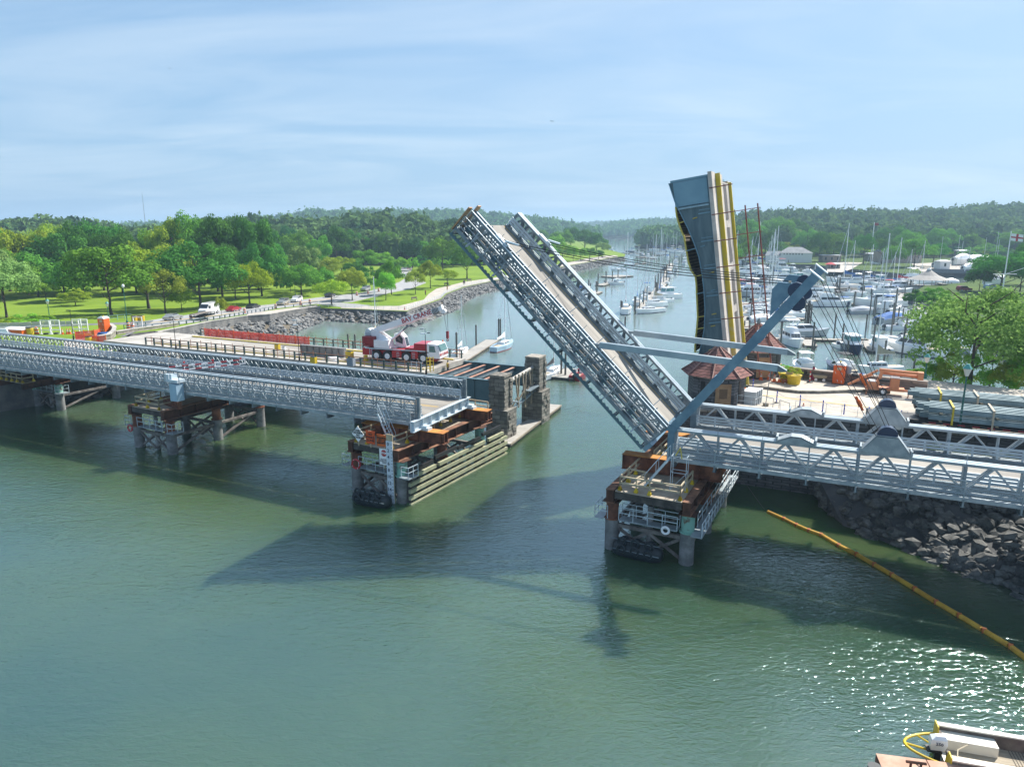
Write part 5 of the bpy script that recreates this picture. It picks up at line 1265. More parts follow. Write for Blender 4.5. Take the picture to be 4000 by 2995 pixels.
mb = MB(); mb.box(-.3, 21.7, *sorted((SY * -.35, SY * 1.6)), .06, .42); mb.mat(0); mb.box(-.3, 21.2, *sorted((SY * 7.6, SY * 9.5)), .06, .62); mb.build('sidewalk_slab', pinkside, ol)
mb = MB(); mb.box(-.3, 21.6, *sorted((SY * 1.6, SY * 1.85)), .3, .85); mb.box(-.3, 21.0, *sorted((SY * 7.3, SY * 7.55)), .3, 1.0); mb.build('yellow_kerb', yellowst, ol)
mb = MB(); mb.box(-.3, 21.5, *sorted((SY * 1.87, SY * 3.2)), .3, .8); mb.build('inner_kerb', pinkside, ol)
mb = MB(); mb.box(-.3, 20.9, *sorted((SY * 3.2, SY * 7.3)), .3, .72); mb.build('roadway', M('stained_deck', (.30, .27, .24), .9, 0, c2=(.5, .46, .42), scale=.8), ol)
mb = MB()
for k in range(5): mb.box(.5 + k * 4.2, 3.9 + k * 4.2, *sorted((SY * 3.4, SY * 5.2)), .725, .79)
mb.build('open_grating', grate, ol)
rr2 = M('red_brown_pipe', (0.13, 0.03, 0.03), 0.7, 0, c2=(0.26, 0.09, 0.06), scale=1)
mb = MB()
for k in range(9):
 x = .6 + k * 2.45; mb.tube((x, SY * -.4, 0.1), (x, SY * -.4, 2.2), .05, 5)
mb.build('near_rail_post', rr2, ol)
mb = MB()
for k in range(8): mb.tube((1.0 + k * 2.45, SY * 9.4, .5), (1.0 + k * 2.45, SY * 9.4, 3.4), .04, 5)
for z in (1.9, 3.15): mb.tube((.6, SY * 9.4, z), (18.6, SY * 9.4, z), .075, 6)
mb.build('far_railing', rr2, ol)
# underdeck shield hung below the leaf
shp = [(2640, 808), (2644, 845), (2652, 872), (2662, 900), (2673, 925), (2682, 980), (2689, 1020), (2700, 1055), (2717, 1080), (2721, 1115), (2722, 1148), (2724, 1190), (2726, 1239), (2722, 1285), (2717, 1330), (2715, 1375)]
inv = mt.inverted()
loc_ = []
for u, v in shp:
 s_, z_ = Tst(u, v, 20.6); loc_.append(inv @ Wst(s_, 20.6, z_))
mb = MB(); mb2 = MB(); mb3 = MB()
for a, b in zip(loc_, loc_[1:]):
 ya, yb = sorted((SY * .6, SY * 8.6))
 mb.hexa([(a.x, ya, a.z - .08), (b.x, ya, b.z - .08), (b.x, yb, b.z - .08), (a.x, yb, a.z - .08), (a.x, ya, a.z), (b.x, ya, b.z), (b.x, yb, b.z), (a.x, yb, a.z)])
 n_ = 3
 for k in range(n_):
  c = a.lerp(b, k / n_); mb2.box(c.x - .05, c.x + .05, ya - .05, yb, c.z - .02, c.z + .10)
mb.build('underdeck_shield', lagging, ol); mb2.build('shield_slats', M('shield_joists', (.16, .12, .09), .9, 0, c2=(.26, .21, .16), scale=1), ol)
mb = MB()
for a, b in zip(loc_, loc_[1:]): mb.tube((a.x, SY * .55, a.z), (b.x, SY * .55, b.z), .09, 6)
mb.build('shield_edge', yellowf, ol)
for i in (2, 5, 8, 10, 12, 13, 15):
 a = loc_[min(i, len(loc_) - 1)]; mb = MB(); mb.tube((a.x, SY * .5, a.z), (a.x + .25, SY * -.1, a.z + 1.9), .05, 6); mb.build('shield_hanger', yellowf if i not in (5, 10) else tealll, ol)
# ================================================================ BOATS AND MARINA
def hull_mb(L_, B_, F_, full=.55, bowrise=.5, transom=.85, draft=.35):
 mb = MB(); rings = []
 for i in range(10):
  q = i / 9; x = -L_ / 2 + L_ * q
  w_ = B_ / 2 * (transom + (1 - transom) * min(1, q / .35)) if q < .5 else B_ / 2 * max(.02, (1 - ((q - .5) / .5) ** 2.3))
  f = F_ * (1 + bowrise * q ** 2.2); wl = w_ * (.88 if q < .6 else .88 - .5 * (q - .6) / .4); xx = x - (0.06 * L_ * (q > .9))
  rings.append([(x, -w_, f), (xx, -wl, 0.0), (xx, 0, -draft), (xx, wl, 0.0), (x, w_, f), (x, w_ * .55, f + .04 * F_), (x, -w_ * .55, f + .04 * F_)])
 return mb.loft(rings)
def boot_mb(L_, B_, transom=.85):
 mb = MB(); rings = []
 for i in range(10):
  q = i / 9; x = -L_ / 2 + L_ * q - .06 * L_ * (q > .9)
  w_ = B_ / 2 * (transom + (1 - transom) * min(1, q / .35)) if q < .5 else B_ / 2 * max(.02, (1 - ((q - .5) / .5) ** 2.3))
  wl = w_ * (.88 if q < .6 else .88 - .5 * (q - .6) / .4) + .015
  rings.append([(x, -wl, -.05), (x, -wl - .01, .14), (x, wl + .01, .14), (x, wl, -.05)])
 return mb.loft(rings)
def cabin_mb(x0, x1, w0, w1, z0, z1, rake=.35, tum=.86):
 mb = MB(); return mb.hexa([(x0, -w0 / 2, z0), (x1, -w1 / 2, z0), (x1, w1 / 2, z0), (x0, w0 / 2, z0), (x0 + .05, -w0 / 2 * tum, z1), (x1 - rake, -w1 / 2 * tum, z1), (x1 - rake, w1 / 2 * tum, z1), (x0 + .05, w0 / 2 * tum, z1)])
def windows_mb(x0, x1, w0, w1, z0, z1, rake, tum, a=.35, b=.8, n=3):
 mb = MB(); e_ = .02
 def pt(fx, side, fz):
  xa = x0 + .05 * fz; xb = x1 - rake * fz; wa = w0 / 2 * (1 + (tum - 1) * fz); wb = w1 / 2 * (1 + (tum - 1) * fz)
  return Vector((xa + (xb - xa) * fx, side * (wa + (wb - wa) * fx + e_), z0 + (z1 - z0) * fz))
 for sd_ in (-1, 1):
  for k in range(n):
   f0 = .06 + .9 * k / n; f1 = f0 + .9 / n - .03; q = [pt(f0, sd_, a), pt(f1, sd_, a), pt(f1, sd_, b), pt(f0, sd_, b)]
   mb.face(q if sd_ < 0 else q[::-1])
 for k in range(3):     # windscreen
  y0 = -.92 + k * .62; y1 = y0 + .58
  def fp(fy, fz): wb = w1 / 2 * (1 + (tum - 1) * fz); return Vector((x1 - rake * fz + e_ * 1.5, wb * fy, z0 + (z1 - z0) * fz))
  mb.face([fp(y0, a), fp(y1, a), fp(y1, b), fp(y0, b)])
  def bp_(fy, fz): wb = w0 / 2 * (1 + (tum - 1) * fz); return Vector((x0 + .05 * fz - e_, wb * fy, z0 + (z1 - z0) * fz))
 return mb
def tarp_mb(L_, B_, F_):
 mb = MB(); rings = []
 for i in range(9):
  q = i / 8; x = -L_ * .48 + L_ * .92 * q; w_ = B_ / 2 * (.9 if q < .5 else .9 * max(.05, 1 - ((q - .5) / .5) ** 2.2)); f = F_ * (1 + .45 * q ** 2.2)
  h = .35 + .75 * math.sin(math.pi * min(1, q * 1.15 + .05)) ** 1.0
  rings.append([(x, -w_ - .04, f - .12), (x, -w_ * .62, f + h * .62), (x, 0, f + h), (x, w_ * .62, f + h * .62), (x, w_ + .04, f - .12)])
 return mb.loft(rings)
PROTO = {}
def proto(kind):
 if kind in PROTO: return PROTO[kind]
 k = kind.split('-'); typ = k[0]; hm_ = {'white': gel, 'warm': gelw, 'grey': greyhull, 'navy': navy, 'red': redd, 'blue': bluecan, 'pale': M('pale_blue_hull', (.42, .56, .66), .3, coat=.3)}[k[1]]; can = {'blue': bluecan, 'black': blackcan, 'tan': tancan, 'red': redcan, 'white': gel, 'grey': greycan, 'none': None}[k[2]] if len(k) > 2 else None
 nm = {'cruiser': 'motor_cruiser', 'pilot': 'pilothouse_boat', 'run': 'runabout', 'sail': 'sailboat', 'console': 'fishing_boat', 'tarp': 'covered_motorboat', 'dinghy': 'dinghy', 'express': 'motor_yacht'}[typ]
 r_ = empty(nm, (0, 0, -50))
 def outb(x, n=1, z=.75, y0=0):
  for i in range(n):
   y = y0 + (i - (n - 1) / 2) * .55; mb = MB(); mb.loft([[(x - .55, y - .17, z), (x, y - .17, z), (x, y + .17, z), (x - .55, y + .17, z)], [(x - .6, y - .2, z + .35), (x + .05, y - .2, z + .35), (x + .05, y + .2, z + .35), (x - .6, y + .2, z + .35)], [(x - .45, y - .13, z + .6), (x - .08, y - .13, z + .6), (x - .08, y + .13, z + .6), (x - .45, y + .13, z + .6)]])
   mb.box(x - .32, x - .1, y - .06, y + .06, -.3, z); mb.build('outboard', rubber if (i + len(k)) % 2 else gel, r_)
 if typ == 'cruiser':
  hull_mb(10, 3.5, 1.25).build('hull', hm_, r_); boot_mb(10, 3.5).build('waterline_stripe', navy, r_)
  cabin_mb(-3.2, 2.4, 2.7, 2.0, 1.3, 2.55, 1.1).build('cabin', gel, r_); windows_mb(-3.2, 2.4, 2.7, 2.0, 1.3, 2.55, 1.1, .86, .38, .85, 3).build('windows', glassd, r_)
  cabin_mb(-2.6, .6, 2.3, 1.9, 2.56, 3.25, .5).build('flybridge', gel, r_)
  mb = MB()
  for x, y in ((-2.3, -1), (-2.3, 1), (.1, -.9), (.1, .9)): mb.tube((x, y, 3.2), (x, y, 4.75), .03, 5)
  mb.build('bimini_frame', alum, r_); mb = MB(); mb.loft([[(-2.6, -1.2, 4.72), (-2.6, 1.2, 4.72), (-2.6, .9, 4.86), (-2.6, -.9, 4.86)], [(-1.1, -1.25, 4.8), (-1.1, 1.25, 4.8), (-1.1, .9, 4.98), (-1.1, -.9, 4.98)], [(.4, -1.1, 4.72), (.4, 1.1, 4.72), (.4, .8, 4.86), (.4, -.8, 4.86)]])
  mb.build('bimini_top', can or gel, r_)
  mb = MB(); mb.box(-4.7, -3.25, -1.45, 1.45, 1.31, 1.36); mb.build('cockpit_sole', tancan, r_)
  mb = MB()
  for sd_ in (-1, 1): mb.path([(4.7, 0, 2.5), (3.4, sd_ * 1.15, 2.3), (1.6, sd_ * 1.6, 2.05)], .025, 5)
  for x, y, z in ((4.7, 0, 1.9), (3.4, 1.15, 1.6), (3.4, -1.15, 1.6), (1.6, 1.6, 1.4), (1.6, -1.6, 1.4)): mb.tube((x, y, z), (x, y, z + .65), .02, 4)
  mb.build('bow_rail', alum, r_); mb = MB(); mb.tube((-.6, 0, 4.9), (-.6, 0, 6.3), .02, 4); mb.tube((-1.4, .5, 4.9), (-1.5, .5, 7.2), .015, 4); mb.build('antenna', gel, r_)
 elif typ == 'express':
  hull_mb(12, 3.9, 1.45, bowrise=.35).build('hull', hm_, r_); boot_mb(12, 3.9).build('waterline_stripe', navy, r_)
  cabin_mb(-3.8, 3.6, 3.1, 1.9, 1.55, 2.9, 2.6, .78).build('cabin', gel, r_); windows_mb(-3.8, 3.6, 3.1, 1.9, 1.55, 2.9, 2.6, .78, .4, .88, 2).build('windows', glassd, r_)
  mb = MB()
  for sd_ in (-1, 1): mb.beam((-3.4, sd_ * 1.4, 1.6), (-2.4, sd_ * 1.15, 3.9), .45, .1)
  mb.beam((-2.4, -1.2, 3.9), (-2.4, 1.2, 3.9), .5, .12); mb.build('radar_arch', gel, r_)
  mb = MB(); mb.box(-5.6, -3.9, -1.5, 1.5, 1.52, 1.6); mb.build('cockpit_cover', can or tancan, r_)
  mb = MB(); mb.lathe([(.25, 0), (.3, .1), (.15, .25)], 10, (-2.4, 0, 3.97)); mb.build('radar_dome', gel, r_)
 elif typ == 'pilot':
  hull_mb(9, 3.1, 1.2, bowrise=.55).build('hull', hm_, r_)
  mb = hull_mb(9.04, 3.14, .3, draft=-1.05) if 0 else MB(); mb.box(-4.2, 2.2, -1.35, 1.35, 1.22, 1.27); mb.build('deck', gel, r_)
  cabin_mb(-1.6, 1.8, 2.3, 2.0, 1.27, 3.0, .5, .9).build('pilothouse', gel, r_); windows_mb(-1.6, 1.8, 2.3, 2.0, 1.27, 3.0, .5, .9, .48, .9, 2).build('windows', glasst, r_)
  mb = MB(); mb.box(-2.3, 1.7, -1.2, 1.2, 3.0, 3.12); mb.build('roof', gel, r_); cabin_mb(1.8, 3.4, 1.8, .9, 1.4, 1.85, .3).build('fore_cabin', gel, r_)
  outb(-4.5, 2); mb = MB(); mb.lathe([(.28, 0), (.3, .12), (.12, .25)], 10, (0, 0, 3.12)); mb.tube((-.5, .6, 3.1), (-.6, .6, 5.2), .015, 4); mb.build('radar_dome', gel, r_)
 elif typ == 'run':
  hull_mb(6.4, 2.3, .85).build('hull', hm_, r_); mb = MB(); mb.box(-2.7, .6, -.8, .8, .87, .91); mb.build('cockpit_sole', tancan, r_)
  mb = MB(); mb.hexa([(.5, -.85, .9), (.75, -.75, .9), (.75, .75, .9), (.5, .85, .9), (.15, -.75, 1.4), (.2, -.7, 1.4), (.2, .7, 1.4), (.15, .75, 1.4)]); mb.build('windscreen', glassd, r_)
  mb = MB()
  for y in (-.5, .5): mb.box(-.6, -.1, y - .25, y + .25, .9, 1.3); mb.box(-.75, -.6, y - .25, y + .25, .9, 1.6)
  mb.build('seats', gel, r_)
  if can:
   mb = MB(); mb.loft([[(-1.9, -.95, 2.0), (-1.9, .95, 2.0), (-1.9, .7, 2.08), (-1.9, -.7, 2.08)], [(-.8, -.98, 2.12), (-.8, .98, 2.12), (-.8, .7, 2.24), (-.8, -.7, 2.24)], [(.3, -.9, 1.98), (.3, .9, 1.98), (.3, .7, 2.08), (.3, -.7, 2.08)]]); mb.build('bimini_top', can, r_)
   mb = MB()
   for x in (-1.8, .2):
    for y in (-.9, .9): mb.tube((x, y, .9), (x, y, 2.0), .02, 4)
   mb.build('bimini_frame', alum, r_)
  outb(-3.2, 1, .6)
 elif typ == 'console':
  hull_mb(7.4, 2.5, .9).build('hull', hm_, r_); mb = MB(); mb.box(-.6, .5, -.45, .45, .92, 1.9); mb.build('console', gel, r_)
  mb = MB()
  for x, y in ((-.9, -.7), (-.9, .7), (.6, -.6), (.6, .6)): mb.tube((x, y, .92), (x, y, 2.6), .03, 5)
  mb.build('top_frame', alum, r_); MB().box(-1.2, .9, -.9, .9, 2.6, 2.68).build('hard_top', can or gel, r_); outb(-3.7, 2, .6)
  mb = MB(); mb.box(-3.2, 2.0, -.9, .9, .93, .96); mb.build('cockpit_sole', greycan, r_)
 elif typ == 'tarp':
  hull_mb(8.5, 2.9, 1.05).build('hull', hm_, r_); tarp_mb(8.5, 2.9, 1.05).build('boat_cover', can or greycan, r_); outb(-4.3, 1, .7)
 elif typ == 'dinghy':
  mb = MB(); mb.tube((-1.5, -.6, .2), (1.1, -.6, .25), .2, 8); mb.tube((-1.5, .6, .2), (1.1, .6, .25), .2, 8); mb.tube((1.1, -.6, .25), (1.8, 0, .35), .2, 8); mb.tube((1.1, .6, .25), (1.8, 0, .35), .2, 8); mb.build('tubes', hm_, r_)
  MB().box(-1.4, 1.3, -.5, .5, .08, .14).build('floor', greycan, r_); outb(-1.5, 1, .35)
 elif typ == 'sail':
  hull_mb(9.6, 2.9, 1.0, bowrise=.25, transom=.55).build('hull', hm_, r_); boot_mb(9.6, 2.9, .55).build('waterline_stripe', redd if k[1] == 'pale' else navy, r_)
  cabin_mb(-1.2, 2.6, 1.7, 1.0, 1.02, 1.5, .6).build('coachroof', gel, r_); windows_mb(-1.2, 2.6, 1.7, 1.0, 1.02, 1.5, .6, .86, .3, .7, 3).build('windows', glassd, r_)
  mb = MB(); mb.box(-4.0, -1.4, -.7, .7, 1.03, 1.06); mb.build('cockpit_sole', tancan, r_)
  mb = MB(); mb.tube((.9, 0, 1.4), (.9, 0, 14.2), .11, 7, .08); mb.tube((.9, -1.05, 6.0), (.9, 1.05, 6.0), .035, 5); mb.tube((.9, -.8, 9.8), (.9, .8, 9.8), .03, 5); mb.build('mast', gel, r_)
  mb = MB(); mb.tube((.9, 0, 2.3), (-3.1, 0, 2.25), .06, 6); mb.build('boom', alum, r_)
  mb = MB(); mb.loft([[(.8, -.10, 2.3), (.8, .10, 2.3), (.8, .06, 3.3), (.8, -.06, 3.3)], [(-.8, -.17, 2.3), (-.8, .17, 2.3), (-.8, .08, 2.75), (-.8, -.08, 2.75)], [(-3.0, -.12, 2.25), (-3.0, .12, 2.25), (-3.0, .06, 2.5), (-3.0, -.06, 2.5)]]); mb.build('sail_cover', can or bluecan, r_)
  mb = MB()
  for q in ((4.7, 0, 1.3), (-4.7, 0, 1.1)): mb.tube(q, (.9, 0, 14.1), .014, 3)
  for sd_ in (-1, 1): mb.path([(.7, sd_ * 1.35, 1.1), (.9, sd_ * 1.05, 6.0), (.9, 0, 13.8)], .014, 3)
  mb.tube((4.55, 0, 1.5), (1.1, 0, 12.8), .05, 5); mb.build('rigging', alum, r_)
 PROTO[kind] = [r_, False]; return PROTO[kind]
def boat(kind, p, head, L_=None, label=None, group=None, hs=1.0):
 """head: compass angle in degrees in the scene's xy plane (0 = +x, 90 = away from the camera)"""
 pr = proto(kind); base = {'cruiser': 10, 'express': 12, 'pilot': 9, 'run': 6.4, 'console': 7.4, 'tarp': 8.5, 'dinghy': 3.4, 'sail': 9.6}[kind.split('-')[0]]
 if not pr[1]: o = pr[0]; pr[1] = True
 else: o = copy_tree(pr[0])
 o.location = p; o.rotation_euler = (0, 0, math.radians(head)); s_ = (L_ or base) / base; o.scale = (s_, s_, s_ * hs)
 tag(o, label, {'sail': 'sailboat', 'dinghy': 'dinghy'}.get(kind.split('-')[0], 'boat'), group); return o
KN = {'cruiser': 'flybridge cruiser', 'express': 'sleek motor yacht', 'pilot': 'pilothouse boat', 'run': 'small runabout', 'console': 'open fishing boat', 'tarp': 'covered motorboat', 'dinghy': 'inflatable dinghy', 'sail': 'bare-masted sailboat'}
KC = {'white': 'white', 'warm': 'cream', 'grey': 'grey', 'navy': 'navy', 'red': 'red', 'blue': 'blue', 'pale': 'pale blue'}
def boat_rows(rows):
 for where, grp, items in rows:
  items = sorted(items, key=lambda t: t[1])
  for i, it in enumerate(items):
   kind, u, v, hd = it[:4]; L_ = it[4] if len(it) > 4 else None; lab = it[5] if len(it) > 5 else None
   k = kind.split('-')
   boat(kind, P(u, v, 0), hd, L_, lab or '%s %s, %s from left %s' % (KC[k[1]], KN[k[0]], ORD[i], where), grp, it[6] if len(it) > 6 else 1.0)
def B1(x, y): return 2250 + x / 4.416, 850 + y / 4.416
def B2(x, y): return 2850 + x / 4.416, 950 + y / 4.416
def B3(x, y): return 3250 + x / 4.416, 950 + y / 4.416
def B4(x, y): return 3000 + x / 4.416, 1200 + y / 4.416
def B6(x, y): return 3500 + x / 4.416, 1100 + y / 4.416
def b_(kind, f, x, y, hd, *r): return (kind, *f(x, y), hd) + r
rows = [
 ('at the channel pier', 'boats along the channel pier', [
  b_('sail-white-white', B1, 1270, 1640, 215, 11), b_('sail-white-tan', B1, 1370, 1545, 215, 9, None, 1.6), b_('console-white-none', B1, 1500, 1465, 215, 8), b_('pilot-white-white', B1, 1570, 1400, 210, 11),
  b_('sail-white-grey', B1, 850, 1640, 80, 11, None, 1.35), b_('sail-white-blue', B1, 1050, 1500, 80, 9.5, None, 1.25), b_('cruiser-navy-blue', B1, 1220, 1330, 80, 9), b_('sail-white-blue', B1, 1580, 1150, 260, 6.5, None, 1.15),
  b_('cruiser-white-white', B1, 1615, 1040, 262, 10), b_('console-white-none', B1, 1735, 905, 262, 7), b_('run-navy-black', B1, 1530, 890, 80, 7), b_('cruiser-white-white', B1, 1870, 815, 262, 9), b_('cruiser-white-blue', B1, 1720, 790, 80, 9), b_('run-white-black', B1, 1720, 980, 262, 6), b_('sail-white-blue', B1, 1430, 1400, 80, 10, None, 1.5),
  b_('sail-white-tan', B1, 1190, 1420, 80, 9, None, 1.35), b_('sail-white-blue', B1, 1460, 1260, 80, 9, None, 1.6)]),
 ('among the moorings far up the channel', 'boats far up the channel', [
  b_('cruiser-white-white', B1, 590, 600, 170, 9), b_('console-white-none', B1, 835, 620, 180), b_('run-navy-blue', B1, 920, 600, 190, 8), b_('sail-white-blue', B1, 960, 580, 180, 10), b_('run-white-black', B1, 1000, 650, 200, 8), b_('console-white-blue', B1, 1085, 612, 180), b_('cruiser-grey-black', B1, 1150, 680, 250, 9),
  b_('cruiser-white-blue', B1, 1235, 680, 255, 9), b_('run-white-none', B1, 1310, 700, 200, 9), b_('sail-white-blue', B1, 1345, 560, 180, 11), b_('sail-white-blue', B1, 1480, 640, 190, 12, None, 1.3), b_('run-white-none', B1, 690, 910, 190, 6), b_('run-white-black', B1, 780, 905, 160, 5), b_('dinghy-grey', B1, 910, 825, 190, 6),
  b_('sail-white-blue', B1, 1580, 580, 180, 11, None, 1.1), b_('cruiser-white-white', B1, 1640, 585, 180, 11), b_('sail-white-tan', B1, 1690, 600, 180, 11, None, 1.2), b_('sail-white-blue', B1, 1745, 610, 180, 11, None, 1.2), b_('cruiser-white-white', B1, 1770, 585, 190, 10), b_('console-white-none', B1, 1880, 620, 180, 9),
  b_('tarp-white-blue', B1, 1580, 690, 260, 9), b_('cruiser-white-white', B1, 1900, 700, 255, 9)]),
 ('on the open water left of the channel pier', 'boats left of the channel pier', [
  b_('run-white-white', B1, 680, 1155, 200, 7.5, 'white motorboat moored at the end of the small square float'), b_('run-white-none', B1, 575, 1110, 20, 4.5, 'small white skiff resting beside the small wooden float'), b_('run-blue-blue', B1, 75, 1215, 20, 6, 'blue-covered small boat seen through the far truss of the leaf'),
  b_('console-white-blue', B1, 40, 1420, 30, 7, 'white boat half hidden by the far truss of the leaf'), b_('cruiser-white-white', B1, 230, 1330, 30, 6, 'low white boat at the dock just right of the leaf')]),
 ('in the row against the white boathouse', 'boats by the boathouse', [
  b_('express-white-white', B2, 150, 370, 170, 13), b_('cruiser-white-white', B2, 300, 360, 170, 12), b_('cruiser-white-white', B2, 470, 385, 175, 11), b_('express-white-none', B2, 620, 400, 175, 10), b_('express-white-white', B2, 730, 410, 185, 14), b_('cruiser-white-red', B2, 860, 425, 185, 11), b_('run-white-none', B2, 960, 440, 185, 9), b_('cruiser-white-white', B2, 1100, 500, 280, 9), b_('console-white-none', B2, 1340, 500, 270, 8),
  b_('sail-white-blue', B2, 280, 330, 180, 12, None, .9), b_('sail-white-blue', B2, 510, 400, 180, 12, None, 1.5), b_('sail-white-blue', B2, 400, 430, 180, 11, None, 1.1), b_('sail-white-white', B2, 690, 380, 180, 10, None, 1.0)]),
 ('in the second row below the boathouse', 'boats in the second marina row', [
  b_('express-white-white', B2, 220, 540, 180, 14), b_('cruiser-white-white', B2, 480, 600, 180, 12), b_('express-white-black', B2, 640, 560, 0, 11), b_('cruiser-grey-none', B2, 520, 670, 180, 13), b_('cruiser-white-white', B2, 900, 640, 175, 10), b_('pilot-white-white', B2, 1180, 640, 185, 10), b_('tarp-white-white', B2, 780, 690, 0, 8),
  b_('sail-white-blue', B2, 380, 660, 180, 10, None, 1.2), b_('sail-white-blue', B2, 760, 620, 180, 11, None, 1.3), b_('run-white-none', B2, 160, 640, 0, 7)]),
 ('in the third row of the marina', 'boats in the third marina row', [
  b_('run-white-red', B2, 240, 740, 0, 8), b_('express-white-black', B2, 160, 800, 10, 9), b_('tarp-red-red', B2, 350, 770, 180, 7, 'white boat with a bright red cover left of the mast'), b_('cruiser-grey-none', B2, 300, 920, 185, 13), b_('cruiser-white-black', B2, 560, 970, 200, 10), b_('run-white-blue', B2, 640, 870, 0, 7), b_('express-white-none', B2, 830, 960, 0, 9), b_('cruiser-white-none', B2, 950, 970, 180, 8),
  b_('sail-white-blue', B2, 480, 900, 180, 10, None, 1.2), b_('sail-white-white', B2, 700, 950, 180, 10, None, 1.4), b_('run-white-none', B2, 900, 850, 0, 7), b_('sail-white-blue', B2, 120, 880, 180, 10, None, 1.5)]),
 ('in the crowded fourth row of the marina', 'boats in the fourth marina row', [
  b_('run-white-none', B2, 560, 1020, 0, 7), b_('run-white-blue', B2, 860, 1060, 100, 6), b_('run-white-none', B2, 960, 1040, 0, 6), b_('tarp-warm-grey', B2, 470, 1160, 5, 8), b_('run-white-none', B2, 560, 1090, 0, 7), b_('express-white-none', B2, 620, 1170, 180, 8), b_('console-white-none', B2, 760, 1160, 100, 6), b_('run-white-none', B2, 1060, 1130, 0, 6), b_('run-white-none', B2, 1140, 1120, 0, 6),
  b_('cruiser-white-blue', B2, 130, 1240, 95, 8, 'white cabin boat with a blue canvas at the foot of the upright old leaf'), b_('run-white-none', B2, 690, 1250, 0, 8), b_('run-white-none', B2, 830, 1270, 0, 8), b_('run-white-none', B2, 1000, 1260, 0, 8), b_('run-white-none', B2, 1180, 1270, 0, 8), b_('express-white-none', B2, 500, 1270, 0, 9), b_('run-white-black', B2, 1140, 1200, 0, 6),
  b_('sail-white-tan', B2, 740, 1300, 180, 10, None, 1.55), b_('sail-white-white', B2, 790, 1220, 180, 10, None, 1.6), b_('sail-white-blue', B2, 820, 1340, 180, 9, None, 1.2)]),
 ('in the near row behind the plaza wall', 'boats in the near marina row', [
  b_('tarp-white-white', B2, 580, 1350, 10, 8), b_('cruiser-white-white', B2, 540, 1640, 262, 9.5), b_('cruiser-white-white', B4, 420, 650, 264, 10.5, 'big white flybridge cruiser seen bow-on behind the parapet wall'), b_('express-grey-none', B4, 640, 500, 5, 11, 'grey-sided sport boat lying crosswise behind the big white cruiser'), b_('pilot-navy-white', B4, 1440, 760, 262, 9.5, 'navy-hulled pilothouse boat with teal windows, bow towards the wall'),
  b_('pilot-white-black', B4, 1900, 760, 82, 8.5, 'white boat with dark cabin windows, stern towards the wall'), b_('cruiser-white-white', B4, 600, 1090, 84, 8.5, 'white boat with clear vinyl enclosure under a white top by the wall', .8), b_('cruiser-navy-black', B4, 1240, 1110, 96, 8.5, 'navy and white boat with a black canvas top behind the orange toilet', .8),
  b_('run-white-none', B4, 1230, 700, 262, 5), b_('tarp-grey-grey', B4, 1650, 110, 5, 8.5, 'grey rigid inflatable under a grey tarpaulin by the tall piles'), b_('sail-white-tan', B4, 1900, 1190, 190, 8, 'sailboat with a tan sail cover just beyond the orange lift', 1.9)]),
 ('in the middle basin right of the mast', 'boats in the middle basin', [
  b_('cruiser-white-black', B2, 1440, 1040, 200, 11), b_('cruiser-white-white', B2, 1760, 1090, 350, 12, 'tall white flybridge cruiser with its cockpit facing the camera beside the stay cables'), b_('run-navy-blue', B2, 1990, 1080, 260, 8), b_('tarp-white-blue', B2, 2160, 1200, 180, 4), b_('express-white-blue', B2, 1600, 830, 0, 9), b_('cruiser-white-black', B2, 1450, 900, 180, 9), b_('sail-white-blue', B2, 1480, 880, 180, 9, None, .8), b_('run-white-none', B2, 2000, 900, 180, 9), b_('run-white-none', B2, 1850, 650, 180, 10), b_('sail-white-blue', B2, 2010, 700, 175, 12, None, 1.4), b_('sail-white-blue', B2, 2140, 700, 175, 11, None, 1.1), b_('cruiser-navy-white', B2, 2150, 700, 180, 9), b_('run-white-none', B2, 1960, 780, 180, 12)]),
 ('in the far right basin by the bulkhead', 'boats by the far right bulkhead', [
  b_('cruiser-white-white', B3, 580, 670, 200, 9), b_('pilot-navy-white', B3, 830, 700, 265, 11), b_('sail-white-blue', B3, 690, 690, 180, 11), b_('sail-white-blue', B3, 870, 720, 180, 10), b_('sail-white-blue', B3, 1075, 720, 180, 9), b_('sail-white-red', B3, 1165, 730, 180, 13), b_('cruiser-white-white', B3, 1320, 710, 200, 14, 'tall white sport-fishing boat beside the grey conical roof'), b_('run-white-red', B3, 930, 760, 150, 9), b_('express-white-none', B3, 1100, 790, 180, 12),
  b_('tarp-white-blue', B3, 610, 830, 180, 8), b_('run-white-none', B3, 760, 840, 0, 10), b_('express-white-white', B3, 980, 870, 0, 12), b_('tarp-blue-blue', B3, 1010, 800, 0, 7), b_('run-white-none', B3, 1150, 860, 0, 10), b_('sail-white-white', B3, 1350, 760, 180, 10), b_('run-white-black', B3, 1250, 780, 180, 8), b_('sail-white-tan', B3, 1560, 690, 180, 10, None, 1.2), b_('tarp-white-white', B3, 2000, 690, 170, 8), b_('run-white-none', B3, 1850, 690, 170, 7), b_('tarp-white-grey', B3, 430, 900, 0, 7), b_('tarp-warm-black', B3, 230, 900, 10, 8)]),
 ('in the right basin beyond the tall piles', 'boats in the right basin', [
